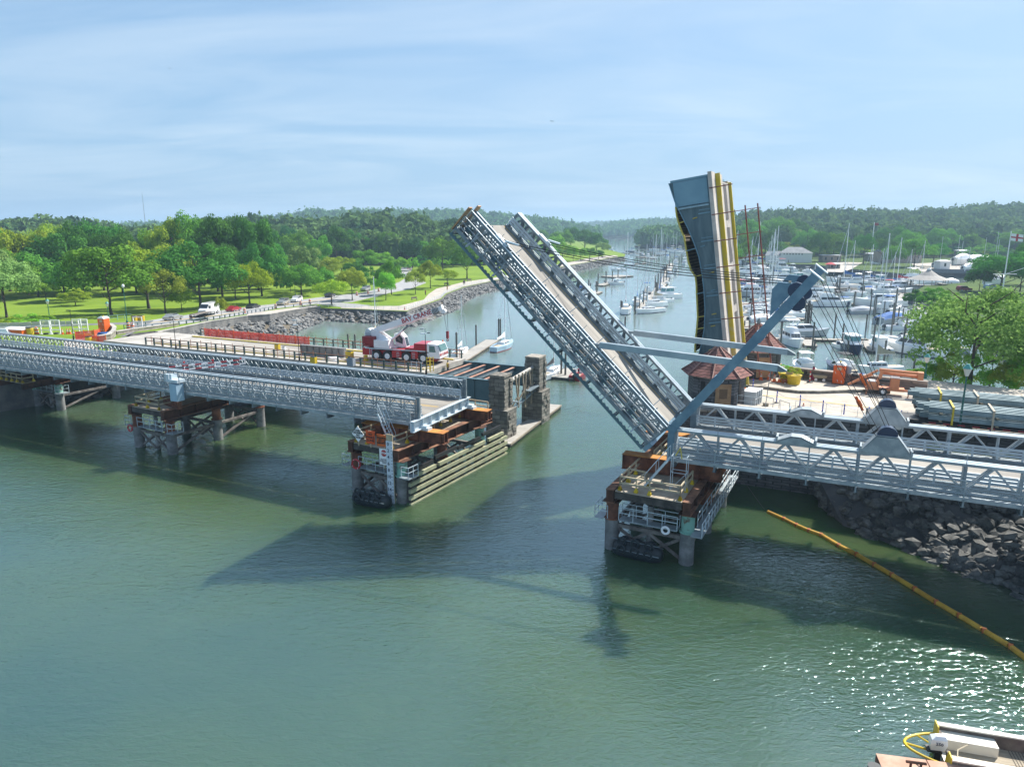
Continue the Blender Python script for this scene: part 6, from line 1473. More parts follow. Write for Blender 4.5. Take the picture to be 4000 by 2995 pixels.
  b_('express-white-white', B3, 800, 1080, 170, 15, 'large white motor yacht with a long windowed deckhouse in the right basin'), b_('tarp-grey-grey', B3, 520, 1220, 5, 8), b_('express-white-white', B3, 920, 1120, 200, 9), b_('cruiser-white-blue', B3, 1000, 1200, 30, 10), b_('tarp-grey-blue', B3, 1020, 1370, 30, 11), b_('sail-white-white', B3, 1350, 1190, 0, 12, 'long white sailboat hull with its mast lowered beside the dark bushes', .25), b_('run-white-none', B3, 1300, 1270, 0, 10), b_('run-white-none', B3, 1350, 1330, 0, 9), b_('console-white-white', B3, 1500, 1420, 5, 9), b_('console-white-none', B3, 1450, 1480, 5, 9), b_('console-white-black', B3, 1180, 1490, 5, 8),
  b_('cruiser-white-black', B6, 240, 1230, 120, 12, 'white flybridge cruiser with a red ensign left of the sycamore'), b_('run-white-none', B6, 70, 1040, 170, 7), b_('run-grey-grey', B6, 850, 1230, 180, 8), b_('run-white-blue', B6, 720, 1610, 200, 5, 'small white boat with a blue canvas glimpsed through the shrubs'), b_('run-white-none', B6, 440, 1000, 0, 8)]),
 ('near the crane', 'boats behind the old bridge', [
  ('sail-pale-white', 1965, 1362, 68, 9.6, 'pale blue-hulled sailboat, stern to the camera, moored at the dock right of the crane'), ('sail-white-black', 2155, 1468, 65, 8.5, 'white sailboat with a black-covered boom, seen under the raised leaf', None), ('run-red-none', 2262, 1474, 70, 6, 'small red boat moored behind the raised leaf'),
  ('sail-white-white', 1800, 1385, 75, 7.5, 'small white sailboat moored just right of the crane cab', None), ('sail-white-tan', 1466, 1330, 90, 9, 'sailboat hidden behind the crane with its tall white mast showing', None)]),
]
fixed = []
for w_, g_, it in rows:
 out = []
 for t_ in it:
  t_ = list(t_)
  if len(t_) > 6 and t_[6] is None: t_[6] = 1.0
  out.append(tuple(t_))
 fixed.append((w_, g_, out))
boat_rows(fixed)
# ---- docks -------------------------------------------------------------------
dockm = M('bleached_dock_planks', (0.30, 0.28, 0.25), 0.9, 0, c2=(0.44, 0.42, 0.38), scale=1.2, stretch=(4, .5, 1))
def dock(px0, px1, wd, label, z=.45, group='floating docks'):
 a, b = P(*px0, 0), P(*px1, 0); d = b - a; L_ = d.length
 r_ = empty('floating_dock', a, math.atan2(d.y, d.x), label, 'dock', group)
 mb = MB(); mb.box(0, L_, -wd / 2, wd / 2, z - .12, z)
 n = int(L_ / .9)
 for i in range(min(n, 90)): x = i * L_ / min(n, 90); mb.box(x, x + .03, -wd / 2, wd / 2, z, z + .008)
 mb.build('planking', dockm, r_); mb = MB(); mb.box(.03, L_ - .03, -wd / 2 + .04, wd / 2 - .04, -.2, z - .13); mb.build('float', darkwood, r_)
 mb = MB(); mb.box(0, L_, -wd / 2 - .08, -wd / 2 - .003, z - .18, z + .04); mb.box(0, L_, wd / 2 + .003, wd / 2 + .08, z - .18, z + .04); mb.build('edge_board', wood, r_)
for args in [
 ((1790, 1418), (1925, 1335), 2.6, 'grey plank dock running from the old bridge to the pale blue sailboat'),
 ((2195, 1485), (2250, 1450), 3.6, 'plank dock end seen just under the raised leaf'),
 ((1965, 1746), (2168, 1592), 1.7, 'narrow plank float leading from the rusty pier past the granite towers'),
 (B1(1130, 1620), B1(1520, 1130), 3.0, 'long plank dock of the channel pier'), (B1(1520, 1130), B1(1640, 800), 3.0, 'far end of the channel pier dock'),
 (B1(400, 1185), B1(620, 1130), 3.5, 'small plank float right of the leaf truss'), (B1(560, 1035), B1(860, 1010), 9, 'wide low wooden platform afloat behind the leaf truss'), (B1(300, 1330), B1(390, 1290), 3, 'short dock end seen beside the leaf truss'),
 (B1(760, 630), B1(1130, 620), 3, 'distant mooring float on the left'), (B1(1070, 680), B1(1360, 715), 3, 'distant mooring float in the middle of the channel'), (B1(1300, 650), B1(1500, 655), 3, 'distant mooring float on the right of the channel'), (B1(850, 825), B1(1250, 790), 1.5, 'thin red-edged float behind the leaf truss'),
 (B2(220, 1500), B2(260, 1040), 2.6, 'light dock running back from the red-roofed house'), (B2(60, 640), B2(1100, 700), 2.4, 'long dock between the second and third marina rows'), (B2(800, 880), B2(1090, 850), 2.2, 'short dock with a green edge left of the mast top'),
 (B2(380, 1090), B2(1200, 1120), 2.2, 'dock through the crowded fourth marina row'), (B2(380, 1250), B2(1280, 1330), 2.2, 'nearer dock of the crowded fourth marina row'), (B4(-250, 560), B4(2200, 610), 2.0, 'main dock crossing behind the big white cruiser'),
 (B4(640, 560), B4(740, 700), 2.2, 'pale finger dock right of the big white cruiser'), (B4(1600, 570), B4(1830, 790), 2.0, 'finger dock beside the navy-hulled boat'), (B3(330, 820), B3(1250, 790), 2.2, 'dock in front of the far right bulkhead'), (B3(1000, 900), B3(1300, 870), 2.2, 'dock beside the gangway'),
 (B3(1830, 1420), B3(1580, 1180), 3.0, 'pinkish dock slanting along the shore behind the sycamore'), (B3(1450, 1080), B3(1800, 1400), 1.6, 'inner finger dock in the right basin'), (B3(1260, 870), B3(1130, 1000), 1.8, 'timber gangway below the dark bushes'), (B3(1840, 700), B3(2130, 760), 1.6, 'white gangway right of the conical roof'),
 (B3(420, 1010), B3(1100, 1000), 2.0, 'dock behind the large white motor yacht'), (B2(1300, 1080), B2(2200, 1060), 2.0, 'dock behind the cruisers beside the stay cables'), (B2(1700, 800), B2(2200, 790), 2.0, 'bluish dock in the far middle basin')]:
 dock(*args)
# ---- mooring piles --------------------------------------------------------------
pm = {}
pile_list = []
def pl(f, x, yb, yt, *r): pile_list.append((*f(x, yb), f(x, yt)[1], *r))
for x, yb, yt in ((770, 1650, 1440), (790, 1650, 1450), (1005, 1600, 1370), (1022, 1660, 1370), (1095, 1600, 1310), (1160, 1520, 1280), (1220, 1460, 1195), (1405, 1330, 965), (1365, 1210, 1005), (1380, 1330, 1120), (1445, 1280, 880), (1510, 1130, 900), (1480, 940, 840), (1610, 890, 760), (1600, 860, 725), (1665, 840, 710), (1775, 830, 670), (1820, 780, 630), (1700, 700, 590), (1545, 680, 560), (1460, 640, 560), (1320, 620, 540), (1245, 620, 535), (1135, 610, 520), (1048, 610, 510), (835, 590, 490), (345, 1310, 1105), (355, 1310, 1105), (378, 1190, 970), (515, 1150, 930), (623, 1120, 925), (723, 1060, 900), (250, 1250, 1135), (218, 1300, 1080), (1555, 1100, 810), (1230, 1440, 1240), (1560, 640, 560), (1615, 700, 580), (915, 1640, 1500)): pl(B1, x, yb, yt)
for x, yb, yt in ((285, 1020, 770), (360, 1350, 870), (380, 1250, 970), (545, 990, 760), (870, 980, 720), (1095, 910, 595), (1110, 1180, 1000), (1160, 1160, 960), (585, 1360, 1150), (255, 1460, 1355), (345, 1460, 1355), (880, 1600, 1370), (900, 640, 530), (965, 600, 540), (690, 700, 560), (740, 700, 400), (1270, 1170, 930), (1300, 1180, 940), (1330, 1480, 1010), (1345, 1480, 1000), (1385, 1500, 1080), (1800, 1060, 700), (1620, 820, 715), (1645, 820, 720), (1850, 800, 590), (1895, 800, 610), (2050, 900, 750), (2140, 1110, 840), (930, 400, 320), (1005, 420, 290), (1035, 400, 300), (1220, 500, 430), (1050, 510, 430), (610, 430, 280), (300, 380, 300), (1180, 500, 440)): pl(B2, x, yb, yt)
for x, yb, yt in ((120, 800, 590), (510, 980, 480), (550, 850, 740), (285, 880, 750), (675, 870, 790), (760, 850, 740), (825, 870, 810), (900, 870, 750), (1000, 870, 700), (1095, 870, 740), (1245, 960, 780), (1350, 800, 650), (1020, 780, 650), (390, 1070, 850), (370, 1080, 880), (650, 1240, 900), (710, 1260, 940), (735, 1290, 940), (885, 1290, 1010), (1050, 1480, 790), (1130, 1400, 1110), (1200, 1440, 1140), (1260, 1640, 1170), (1010, 1640, 1040), (2050, 800, 690)): pl(B3, x, yb, yt)
for x, yb, yt in ((215, 680, 255), (760, 740, 270), (795, 750, 560), (500, 1010, 790), (1135, 550, 130), (1270, 700, 290), (1370, 800, 590), (1670, 550, 140), (1800, 780, 310), (1985, 1060, 590), (1860, 1180, 820), (660, 390, -60), (690, 390, -60), (720, 400, -40), (630, 380, -20), (130, 900, 700), (35, 980, 700)): pl(B4, x, yb, yt)
for x, yb, yt in ((100, 1280, 750), (290, 1640, 1300), (2110, 1320, 1150), (980, 1400, 1300)): pl(B6, x, yb, yt)
for u, yb, yt in ((1362, 1375, 1308), (1389, 1377, 1309), (1785, 1440, 1302), (1860, 1350, 1272), (1521, 1275, 1262), (1545, 1275, 1264), (1948, 1320, 1248), (1955, 1320, 1248), (2192, 1470, 1370), (2208, 1475, 1380), (2440, 1320, 1240)): pile_list.append((u, yb, yt))
pile_list.sort(key=lambda p: p[0])
mb = MB(); mb.tube((0, 0, -1.5), (0, 0, 1), .5, 10); o = mb.build('mooring_pile', pilem); pme = o.data; bpy.data.objects.remove(o)
mb = MB(); mb.lathe([(.62, 0), (.6, .06), (.05, .5)], 10); o = mb.build('pile_cap', black); cme = o.data; bpy.data.objects.remove(o)
ZN = [(1320, 'behind the old bridge near the crane'), (2235, 'around the dock under the raised leaf'), (2420, 'along the left of the channel pier'), (2560, 'along the channel pier'), (2720, 'at the far end of the channel pier'), (2990, 'left part of the marina'), (3140, 'behind the blue mast'), (3300, 'beneath the stay cables'), (3420, 'in the middle basin'), (3560, 'among the tall piles of the right basin'), (5000, 'around the sycamore')]
cnt = {}
for u, vb, vt in [(a[0], a[1], a[2]) for a in pile_list]:
 p = P(u, vb, 0); h = max(1.5, Zat(u, vt, p.y).z); d = .17 if p.y < 250 else .24
 zone = [z for lim, z in ZN if u >= (0 if lim == 1320 else 0) and u < dict((b[1], a[0]) for a, b in zip([(l,) for l, _ in ZN[1:]] + [(9999,)], ZN)).get(z, 9999)]
 zone = zone[0]; cnt[zone] = cnt.get(zone, 0)
 if cnt[zone] >= len(ORD): continue
 r_ = empty('mooring_pile', p, rnd.uniform(0, 6), '%s mooring pile, %s from left %s' % ('tall' if h > 5 else 'short' if h < 3 else 'plain', ORD[cnt[zone]], zone), 'mooring pile', 'mooring piles')
 cnt[zone] += 1
 o = bpy.data.objects.new('pile_shaft', pme); col.objects.link(o); o.parent = r_; o.scale = (d * 2, d * 2, h)
 o = bpy.data.objects.new('pile_cap', cme); col.objects.link(o); o.parent = r_; o.scale = (d * 1.9, d * 1.9, .5); o.location = (0, 0, h)
# ================================================================ BUILDINGS, PLAZA, PARK
whitewall = M('white_clapboard', (0.62, 0.64, 0.65), 0.7, 0, 0.05, .3)
roofgrey = M('grey_shingle_roof', (0.17, 0.18, 0.19), 0.85, 0, c2=(0.25, 0.26, 0.27), scale=.5)
# boathouse
a, b = P(3047, 1027, 2), P(3170, 1029, 2)
bh = empty('boathouse', a, math.atan2(b.y - a.y, b.x - a.x), 'long white boathouse with a grey hip roof and a row of small high windows', 'building')
Lb = (b - a).length
mb = MB(); mb.box(0, Lb, 0, 16, -2.0, 6.0); mb.build('wall', whitewall, bh)
mb = MB(); mb.loft([[(-.5, -.5, 6.0), (Lb + .5, -.5, 6.0), (Lb + .5, 16.5, 6.0), (-.5, 16.5, 6.0)], [(4, 7, 9.3), (Lb - 6, 7, 9.3), (Lb - 6, 9, 9.3), (4, 9, 9.3)]]); mb.build('roof', roofgrey, bh)
for k in range(7):
 x = 1.5 + k * Lb * .095; mb = MB(); mb.box(x, x + .85, -.06, .02, 5.0, 5.65); mb.build('window', glassd, bh)
mb = MB(); mb.box(-8.5, -.003, .5, 12, -2, 4.3); mb.build('side_wing', whitewall, bh); mb = MB(); mb.loft([[(-8.8, .2, 4.3), (-.1, .2, 4.3), (-.1, 12.3, 4.3), (-8.8, 12.3, 4.3)], [(-8, 5, 6.6), (-.1, 5, 6.8), (-.1, 8, 6.8), (-8, 8, 6.6)]]); mb.build('wing_roof', roofgrey, bh)
mb = MB(); mb.box(-4.5, -3.2, 3, 4.4, 5, 8.3); mb.build('chimney', whitewall, bh)
MB().box(-10, Lb + 3, -1.2, -.15, -2, -.3).build('stone_footing', basinm, bh)
def shed(u, v, z, w_, d_, h_, label, wallm, roofm, name='building', rh=1.2, rot=0.0, cat='building', win=0):
 p = P(u, v, z); r_ = empty(name, p, rot, label, cat); mb = MB(); mb.box(-w_ / 2, w_ / 2, 0, d_, -.5, h_); mb.build('wall', wallm, r_)
 mb = MB(); mb.loft([[(-w_ / 2 - .4, -.4, h_), (w_ / 2 + .4, -.4, h_), (w_ / 2 + .4, d_ + .4, h_), (-w_ / 2 - .4, d_ + .4, h_)], [(-w_ / 2 + .6, d_ * .45, h_ + rh), (w_ / 2 - .6, d_ * .45, h_ + rh), (w_ / 2 - .6, d_ * .55, h_ + rh), (-w_ / 2 + .6, d_ * .55, h_ + rh)]]); mb.build('roof', roofm, r_)
 for k in range(win): x = -w_ / 2 + w_ * (k + .5) / win; MB().box(x - .5, x + .5, -.05, .02, h_ * .35, h_ * .75).build('window', glassd, r_)
 return r_
brownw = M('brown_board_wall', (0.20, 0.17, 0.14), .8, 0, .2, .5)
shed(3248, 1025, 2.3, 11, 6, 4.2, 'low brown shed with a pale flat roof right of the boathouse', brownw, whitewall, rh=.3, win=3)
shed(3260, 1050, 2.3, 5.5, 4, 2.4, 'small kiosk with a white roof beside the red umbrella', brownw, whitewall, 'kiosk', rh=.5, win=2)
r_ = empty('parasol', P(3243, 1050, 2.3), 0, 'red parasol beside the white-roofed kiosk', 'parasol'); mb = MB(); mb.lathe([(3.0, 2.3), (1.6, 2.9), (.1, 3.4)], 12); mb.build('canopy', redcan, r_); MB().tube((0, 0, 0), (0, 0, 2.4), .06, 6).build('pole', alum, r_)
strip('parking_lot', [(3235, 1022), (3300, 1024), (3370, 1026)], [(3230, 1062), (3290, 1064), (3325, 1052)], M('sandy_pavement', (.42, .38, .33), .9), .06, 2.3, 'pale sandy parking lot right of the boathouse')
clubpink = M('pinkish_club_wall', (0.36, 0.29, 0.26), .8, 0, .1, .4)
shed(3520, 1024, 2.8, 24, 10, 6.0, 'long pinkish clubhouse among the trees beyond the far bulkhead', clubpink, roofgrey, rh=1.5, win=6)
shed(3450, 1017, 3, 16, 8, 4.0, 'low building with a white awning roof under the olive tree', brownw, whitewall, rh=.5, win=4)
shed(3690, 1052, 2.3, 5, 5, 4.0, 'small white shed between the trees and the stored boats', whitewall, whitewall, rh=.6, win=1)
shed(3880, 1000, 2.3, 34, 5, 1.2, 'long pale green hedge roofed shelter behind the stored boats', brownw, M('pale_green_roof', (.35, .45, .33), .8), rh=.3)
shed(3765, 1010, 2.3, 7, 6, 5.2, 'open shelter with a pinkish white roof behind the stored boats', brownw, whitewall, rh=.7)
# conical tent roof
p = P(3622, 1118, 1.5); r_ = empty('pavilion', p, 0, 'round pavilion with a grey conical tent roof beside the basin', 'pavilion')
mb = MB(); mb.lathe([(7.2, 2.6), (3.4, 4.1), (.7, 6.0)], 16); mb.build('roof', M('grey_tent_fabric', (.30, .28, .26), .8), r_); mb = MB(); mb.lathe([(.7, 6.0), (.8, 6.3), (.1, 7.0)], 10); mb.build('finial', whitewall, r_)
mb = MB()
for k in range(10): a_ = k * .628; mb.tube((6.6 * math.cos(a_), 6.6 * math.sin(a_), -.5), (6.6 * math.cos(a_), 6.6 * math.sin(a_), 2.8), .12, 6)
mb.build('posts', wood, r_); mb = MB(); mb.box(-6.8, 6.8, -5.5, 5.5, -.6, .05); mb.build('floor', dockm, r_)
# bulkhead fence and stored boats
strip('storage_yard', [(3560, 1030), (3700, 1025), (3900, 1028)], [(3600, 1062), (3700, 1064), (3860, 1064)], M('yard_concrete', (.42, .37, .32), .9), .08, 2.3, 'pale concrete storage yard for boats ashore')
a, b = P(3620, 1064, 2.3), P(3830, 1068, 2.3)
MBf = MB(); MBf.beam((0, 0, .8), (b.x - a.x, b.y - a.y, .8), .15, 1.8); o = MBf.build('fence', M('grey_board_fence', (.14, .15, .17), .8), loc=a); tag(o, 'long grey board fence on top of the far bulkhead', 'fence')
for (x, y, L_, lab, c_) in ((1170, 1240, 15, 'large shrink-wrapped white yacht stored on the yard', 'white'), (1430, 1250, 14, 'second shrink-wrapped yacht stored right of the large one', 'white'), (760, 1290, 9, 'small white boat on stands left of the small shed', 'white'), (1290, 1360, 10, 'low white covered boat behind the grey fence', 'white'), (1700, 1580, 9, 'white covered boat partly behind the right bank tree', 'grey')):
 u, v = 3500 + x / 4.416, 750 + y / 4.416; o = boat('tarp-white-white', P(u, v, 3.2), 15, L_, lab, 'boats stored ashore')
 o.scale.z *= 1.5
for (x, y0, y1) in ((745, 880, 770), (1035, 1170, 735), (1495, 1130, 785), (1685, 1100, 680), (1720, 1080, 820), (1100, 1150, 850), (1240, 1080, 960)):
 u = 3500 + x / 4.416; p = P(u, 1045, 2.3); top = Zat(u, 750 + y1 / 4.416, p.y).z
 r_ = empty('stored_mast', (p.x, p.y, 2.3), 0, 'bare white sailboat mast, %s from the left above the storage yard' % ORD[[745, 1035, 1100, 1240, 1495, 1685, 1720].index(x)], 'mast', 'masts over the storage yard')
 MB().tube((0, 0, 0), (0, 0, top - 2.3), .13, 6, .09).build('spar', alum, r_); mb = MB(); mb.tube((-1.2, 0, (top - 2.3) * .6), (1.2, 0, (top - 2.3) * .6), .05, 5); mb.build('spreader', alum, r_)
# cars
def car(p, head, body, label, kind='sedan', group='cars on the park road', L_=4.6):
 r_ = empty({'sedan': 'parked_car', 'suv': 'parked_car', 'van': 'delivery_van', 'dark': 'flatbed_trailer'}[kind], p, head, label, 'van' if kind == 'van' else 'car', group)
 W_ = 1.85; mb = MB(); s_ = L_ / 4.6
 if kind == 'van':
  prof_ = [(-3.0, .45), (-3.05, 2.55), (-2.9, 2.7), (1.1, 2.7), (1.6, 2.45), (2.3, 1.55), (3.0, 1.2), (3.05, .45)]; W_ = 2.05
 elif kind == 'suv': prof_ = [(-2.3, .4), (-2.35, 1.0), (-2.1, 1.65), (-1.8, 1.74), (.3, 1.74), (1.05, 1.12), (2.15, .98), (2.32, .7), (2.3, .35)]
 else: prof_ = [(-2.3, .4), (-2.32, .92), (-1.75, 1.0), (-1.1, 1.42), (.25, 1.44), (1.05, .98), (2.1, .85), (2.3, .62), (2.28, .35)]
 def ring(y, inset): return [(x * s_, y * (1 - (inset * .13 if z > 1.0 else 0)), z) for x, z in prof_]
 mb.loft([ring(-W_ / 2, 1), ring(-W_ / 2 + .08, 0), ring(W_ / 2 - .08, 0), ring(W_ / 2, 1)]); mb.build('body', body, r_)
 mb = MB()
 if kind == 'van': mb.hexa([(1.45, -.9, 1.55), (2.27, -.9, 1.6), (2.27, .9, 1.6), (1.45, .9, 1.55), (1.1, -.9, 2.35), (1.67, -.9, 2.42), (1.67, .9, 2.42), (1.1, .9, 2.35)]); mb.box(.9, 1.7, -1.04, 1.04, 1.5, 2.1)
 else:
  z0, z1 = (1.12, 1.66) if kind == 'suv' else (.98, 1.38); xa, xb = (-2.1, .9) if kind == 'suv' else (-1.55, .85)
  for sy in (-1, 1):
   y = sy * (W_ / 2 * .935); q = [(xa * s_, y, z0), (xb * s_, y, z0), ((xb - .6) * s_, y * .99, z1), ((xa + .45) * s_, y * .99, z1)]; mb.face(q if sy < 0 else q[::-1])
  mb.hexa([((xb - .6) * s_, -.7, z0 + .02), ((xb + .1) * s_, -.78, z0), ((xb + .1) * s_, .78, z0), ((xb - .6) * s_, .7, z0 + .02), ((xb - .7) * s_, -.65, z1), ((xb - .52) * s_, -.65, z1 + .03), ((xb - .52) * s_, .65, z1 + .03), ((xb - .7) * s_, .65, z1)])
 mb.build('windows', glassd, r_)
 wb = 1.4 if kind != 'van' else 1.95
 for x in (-wb, wb):
  for sy in (-1, 1):
   rr_ = .34 if kind != 'van' else .38; t_ = MB().tube((x * s_, sy * (W_ / 2 - .2), rr_), (x * s_, sy * (W_ / 2 + .02), rr_), rr_, 14).build('wheel', rubber, r_)
   MB().tube((x * s_, sy * (W_ / 2 - .1), rr_), (x * s_, sy * (W_ / 2 + .03), rr_), rr_ * .58, 10).build('rim', alum, t_)
 fx = 3.0 if kind == 'van' else 2.24 * s_
 for sy in (-1, 1): MB().box(fx - .02, fx + .06, sy * .68 - .18, sy * .68 + .18, .62, .78).build('headlight', glasst, r_)
 if kind == 'van':
  for x0, m_ in ((-2.7, red), (-2.3, greenp), (-1.9, orange)): MB().box(x0, x0 + .25, -W_ / 2 - .006, -W_ / 2 + .01, .6, 2.5).build('stripe', m_, r_)
 return r_
def gc(x, y, o=1): return PG(*( (x / 2.208, 750 + y / 2.208) if o == 1 else (1000 + x / 2.208, 750 + y / 2.208)))
def hd(u0, v0, u1, v1):
 a, b = PG(u0, v0), PG(u1, v1); return math.atan2(b.y - a.y, b.x - a.x)
h1 = hd(640, 1258, 1000, 1208)
silver = M('silver_car_paint', (.42, .42, .40), .25, .5, .05, .5, coat=.6); carred = M('red_car_paint', (.38, .012, .03), .25, .2, .05, .5, coat=.6); cardark = M('black_car_paint', (.02, .025, .03), .2, .3, .1, .5, coat=.6); carwh = M('white_car_paint', (.7, .7, .7), .25, 0, .04, .5, coat=.6)
car(gc(1495, 1105), h1, silver, 'silver sedan on the park road, leftmost of the cars')
car(gc(1805, 1052), h1 + math.pi, carwh, 'white delivery van with red and green stripes on its rear side', 'van')
car(gc(2015, 1030), h1, carred, 'dark red sedan between the white van and the black car')
car(gc(2185, 1008), h1, cardark, 'black car at the foot of the lime green tree')
car(gc(235, 970, 2), h1 + math.pi, silver, 'silver sport utility car, left one of the pair right of the lime tree', 'suv', L_=4.7)
car(gc(350, 948, 2), h1 + math.pi, carwh, 'white sport utility car just ahead of the silver one', 'suv', L_=4.6)
car(gc(945, 853, 2), hd(1380, 1160, 1500, 1130) + math.pi, silver, 'silver-blue sport utility car farther up the road by the orange drums', 'suv', L_=4.7)
car(gc(640, 905, 2), h1, cardark, 'dark car half hidden behind the spreading olive tree')
for (x, y, m_, lab) in ((2120, 855, carwh, 'white van parked at the right bank by the olive tree'),):
 u, v = B2(x, y); car(P(3420, 1034, 2.3), .1, m_, 'white car parked at the end of the sandy lot', 'suv', None, 4.8)
u_ = P(3765, 1137, 2.3); car(u_, .1, redd, 'dark maroon car parked on the right bank behind the sycamore top', 'suv', None)
u_ = P(3868, 1130, 2.3); car(u_, .3, M('pale_blue_paint', (.2, .33, .45), .3), 'pale blue covered car on the right bank left of the flagpole', 'suv', None)
# flatbed black trailer near white van
p = gc(1750, 1100); r_ = empty('flatbed_trailer', p, h1, 'low black flatbed trailer parked on the road in front of the white van', 'trailer'); mb = MB(); mb.box(-3, 3, -1.1, 1.1, .75, .9); mb.mat(0)
for x in (-3, -1.5, 0, 1.5, 2.9): mb.box(x, x + .1, -1.1, -1.0, .9, 1.5); mb.box(x, x + .1, 1.0, 1.1, .9, 1.5)
mb.box(-3, 3, -1.1, -1.02, 1.4, 1.5); mb.box(-3, 3, 1.02, 1.1, 1.4, 1.5); mb.build('bed', black, r_); MB().box(-2.9, 2.9, -1, 1, 1.35, 1.4).build('load', brownw, r_)
for x in (-1.8, -1): MB().tube((x, -1.15, .36), (x, -.9, .36), .36, 12).build('wheel', rubber, r_)
# ---- traffic drums, cones, barriers -------------------------------------------
PRO = {}
def inst(key, maker, p, rz=0, label=None, cat=None, group=None, s_=1.0):
 if key not in PRO: o = maker(); PRO[key] = o
 else: o = copy_tree(PRO[key])
 o.location = p; o.rotation_euler = (0, 0, rz); o.scale = (s_,) * 3; return tag(o, label, cat, group)
def mk_drum():
 r_ = empty('traffic_drum'); MB().lathe([(.36, 0), (.36, .1), (.30, .12)], 14).build('rubber_base', rubber, r_)
 mb = MB()
 for k in range(4): mb.mat(k % 2); mb.lathe([(.29 - .012 * k, .12 + k * .22), (.285 - .012 * k, .335 + k * .22)], 14)
 mb.mat(0).lathe([(.2, 1.0), (.12, 1.08)], 10); mb.build('striped_barrel', [orange, linewh], r_); return r_
def mk_cone():
 r_ = empty('traffic_cone'); MB().box(-.2, .2, -.2, .2, 0, .05).build('base', orange, r_)
 mb = MB(); mb.lathe([(.17, .05), (.115, .33)], 12); mb.mat(1).lathe([(.116, .332), (.085, .48)], 12); mb.mat(0).lathe([(.084, .482), (.075, .55)], 12); mb.mat(1).lathe([(.076, .552), (.06, .62)], 12); mb.mat(0).lathe([(.058, .622), (.03, .75)], 12)
 mb.build('cone_body', [orange, linewh], r_); return r_
for i, (x, y, o_, lab) in enumerate(((1648, 1105, 1, 'between the silver sedan and the black trailer'), (2110, 1045, 1, 'beside the road below the black car'), (170, 1005, 2, 'nearest the guardrail end on the left'), (385, 975, 2, 'in front of the white sport utility car'), (465, 962, 2, 'just right of the white sport utility car'), (870, 893, 2, 'left of the far silver-blue car'), (967, 878, 2, 'right of the far silver-blue car'), (1058, 860, 2, 'beside the sailboat mast on the road'), (1203, 832, 2, 'farthest up the first road bend'), (1110, 1185, 1, 'left of the pair by the curved wall'), (1143, 1190, 1, 'right of the pair by the curved wall'), (318, 1228, 1, 'on the dark approach road'))):
 inst('drum', mk_drum, gc(x, y, o_), 0, 'orange and white traffic drum ' + lab, 'traffic drum', 'traffic drums along the park road', 1.15)
for i, (x, y, o_, lab) in enumerate(((540, 1228, 1, 'leftmost of three on the dark approach road'), (582, 1226, 1, 'middle of three on the dark approach road'), (604, 1225, 1, 'rightmost of three on the dark approach road'), (1283, 1018, 2, 'at the corner of the promenade sea wall'), (1310, 665, 2, 'left one at the far road bend'), (1330, 668, 2, 'right one at the far road bend'))):
 inst('cone', mk_cone, gc(x, y, o_), 0, 'orange traffic cone ' + lab, 'traffic cone', 'traffic cones on the left bank', 1.3)
def mk_yellowbarrel():
 r_ = empty('sand_barrel'); mb = MB(); mb.lathe([(.42, 0), (.46, .1), (.46, .85), (.42, .95)], 16); mb.build('barrel', yellow, r_); MB().lathe([(.44, .952), (.40, 1.02)], 16).build('lid', black, r_); return r_
for x, y, lab in ((1160, 1120, 'left one of three behind the wall'), (1193, 1116, 'middle one of three behind the wall'), (1224, 1116, 'right one of three behind the wall'), (215, 1232, 'left one on the approach road'), (262, 1232, 'right one on the approach road')):
 inst('ybar', mk_yellowbarrel, gc(x, y), 0, 'yellow crash barrel with a black lid, ' + lab, 'barrel', 'yellow crash barrels', 1.25)
def mk_gate():
 r_ = empty('white_barricade'); mb = MB()
 for x in (-.7, .7): mb.box(x - .05, x + .05, -.05, .05, 0, 1.9)
 for z in (.5, 1.15, 1.8): mb.box(-.7, .7, -.03, .03, z, z + .14)
 mb.build('frame', white, r_); mb = MB()
 for x in (-.7, .7): mb.box(x - .3, x + .3, -.12, .12, 0, .06)
 mb.build('foot', white, r_); MB().lathe([(.35, .06), (.3, .2)], 10).build('sandbag', black, r_); return r_
for k, (x, y) in enumerate(((398, 1228), (485, 1225), (670, 1218), (725, 1215), (1195, 1190))):
 inst('gate', mk_gate, gc(x, y), -.2, 'tall white plastic barricade frame, %s from the left on the approach road' % ORD[k], 'barricade', 'white barricades', 1.25)
def toilet(p, rz, label, s_=1.0):
 r_ = empty('portable_toilet', p, rz, label, 'portable toilet', None); r_.scale = (s_,) * 3
 MB().box(-.56, .56, -.56, .56, .08, 2.05).build('cabin', orange, r_); mb = MB(); mb.box(-.5, .5, -.58, -.563, .2, 1.95); mb.build('door', M('toilet_door_orange', (.62, .10, .01), .5), r_)
 mb = MB(); mb.loft([[(-.6, -.6, 2.052), (.6, -.6, 2.052), (.6, .6, 2.052), (-.6, .6, 2.052)], [(-.3, -.5, 2.32), (.3, -.5, 2.32), (.3, .5, 2.32), (-.3, .5, 2.32)]]); mb.build('roof', gel, r_)
 MB().lathe([(.11, 2.32), (.09, 2.45)], 10, (0, 0, 0)).build('vent', yellow, r_); MB().box(-.2, .25, -.59, -.581, 1.55, 1.85).build('notice', tan, r_)
 mb = MB()
 for x, z, w_ in ((-.35, 1.35, .05), (.3, 1.3, .05), (-.1, .5, .05), (.3, .45, .05)): mb.beam((x, -.585, z), (x + .08, -.585, z - .22), .01, .05)
 mb.build('white_tape', linewh, r_); MB().box(-.62, .62, -.62, .62, 0, .078).build('skid', rubber, r_); return r_
toilet(gc(905, 1205), -.25, 'orange portable toilet by the round wall on the left bank', 1.15)
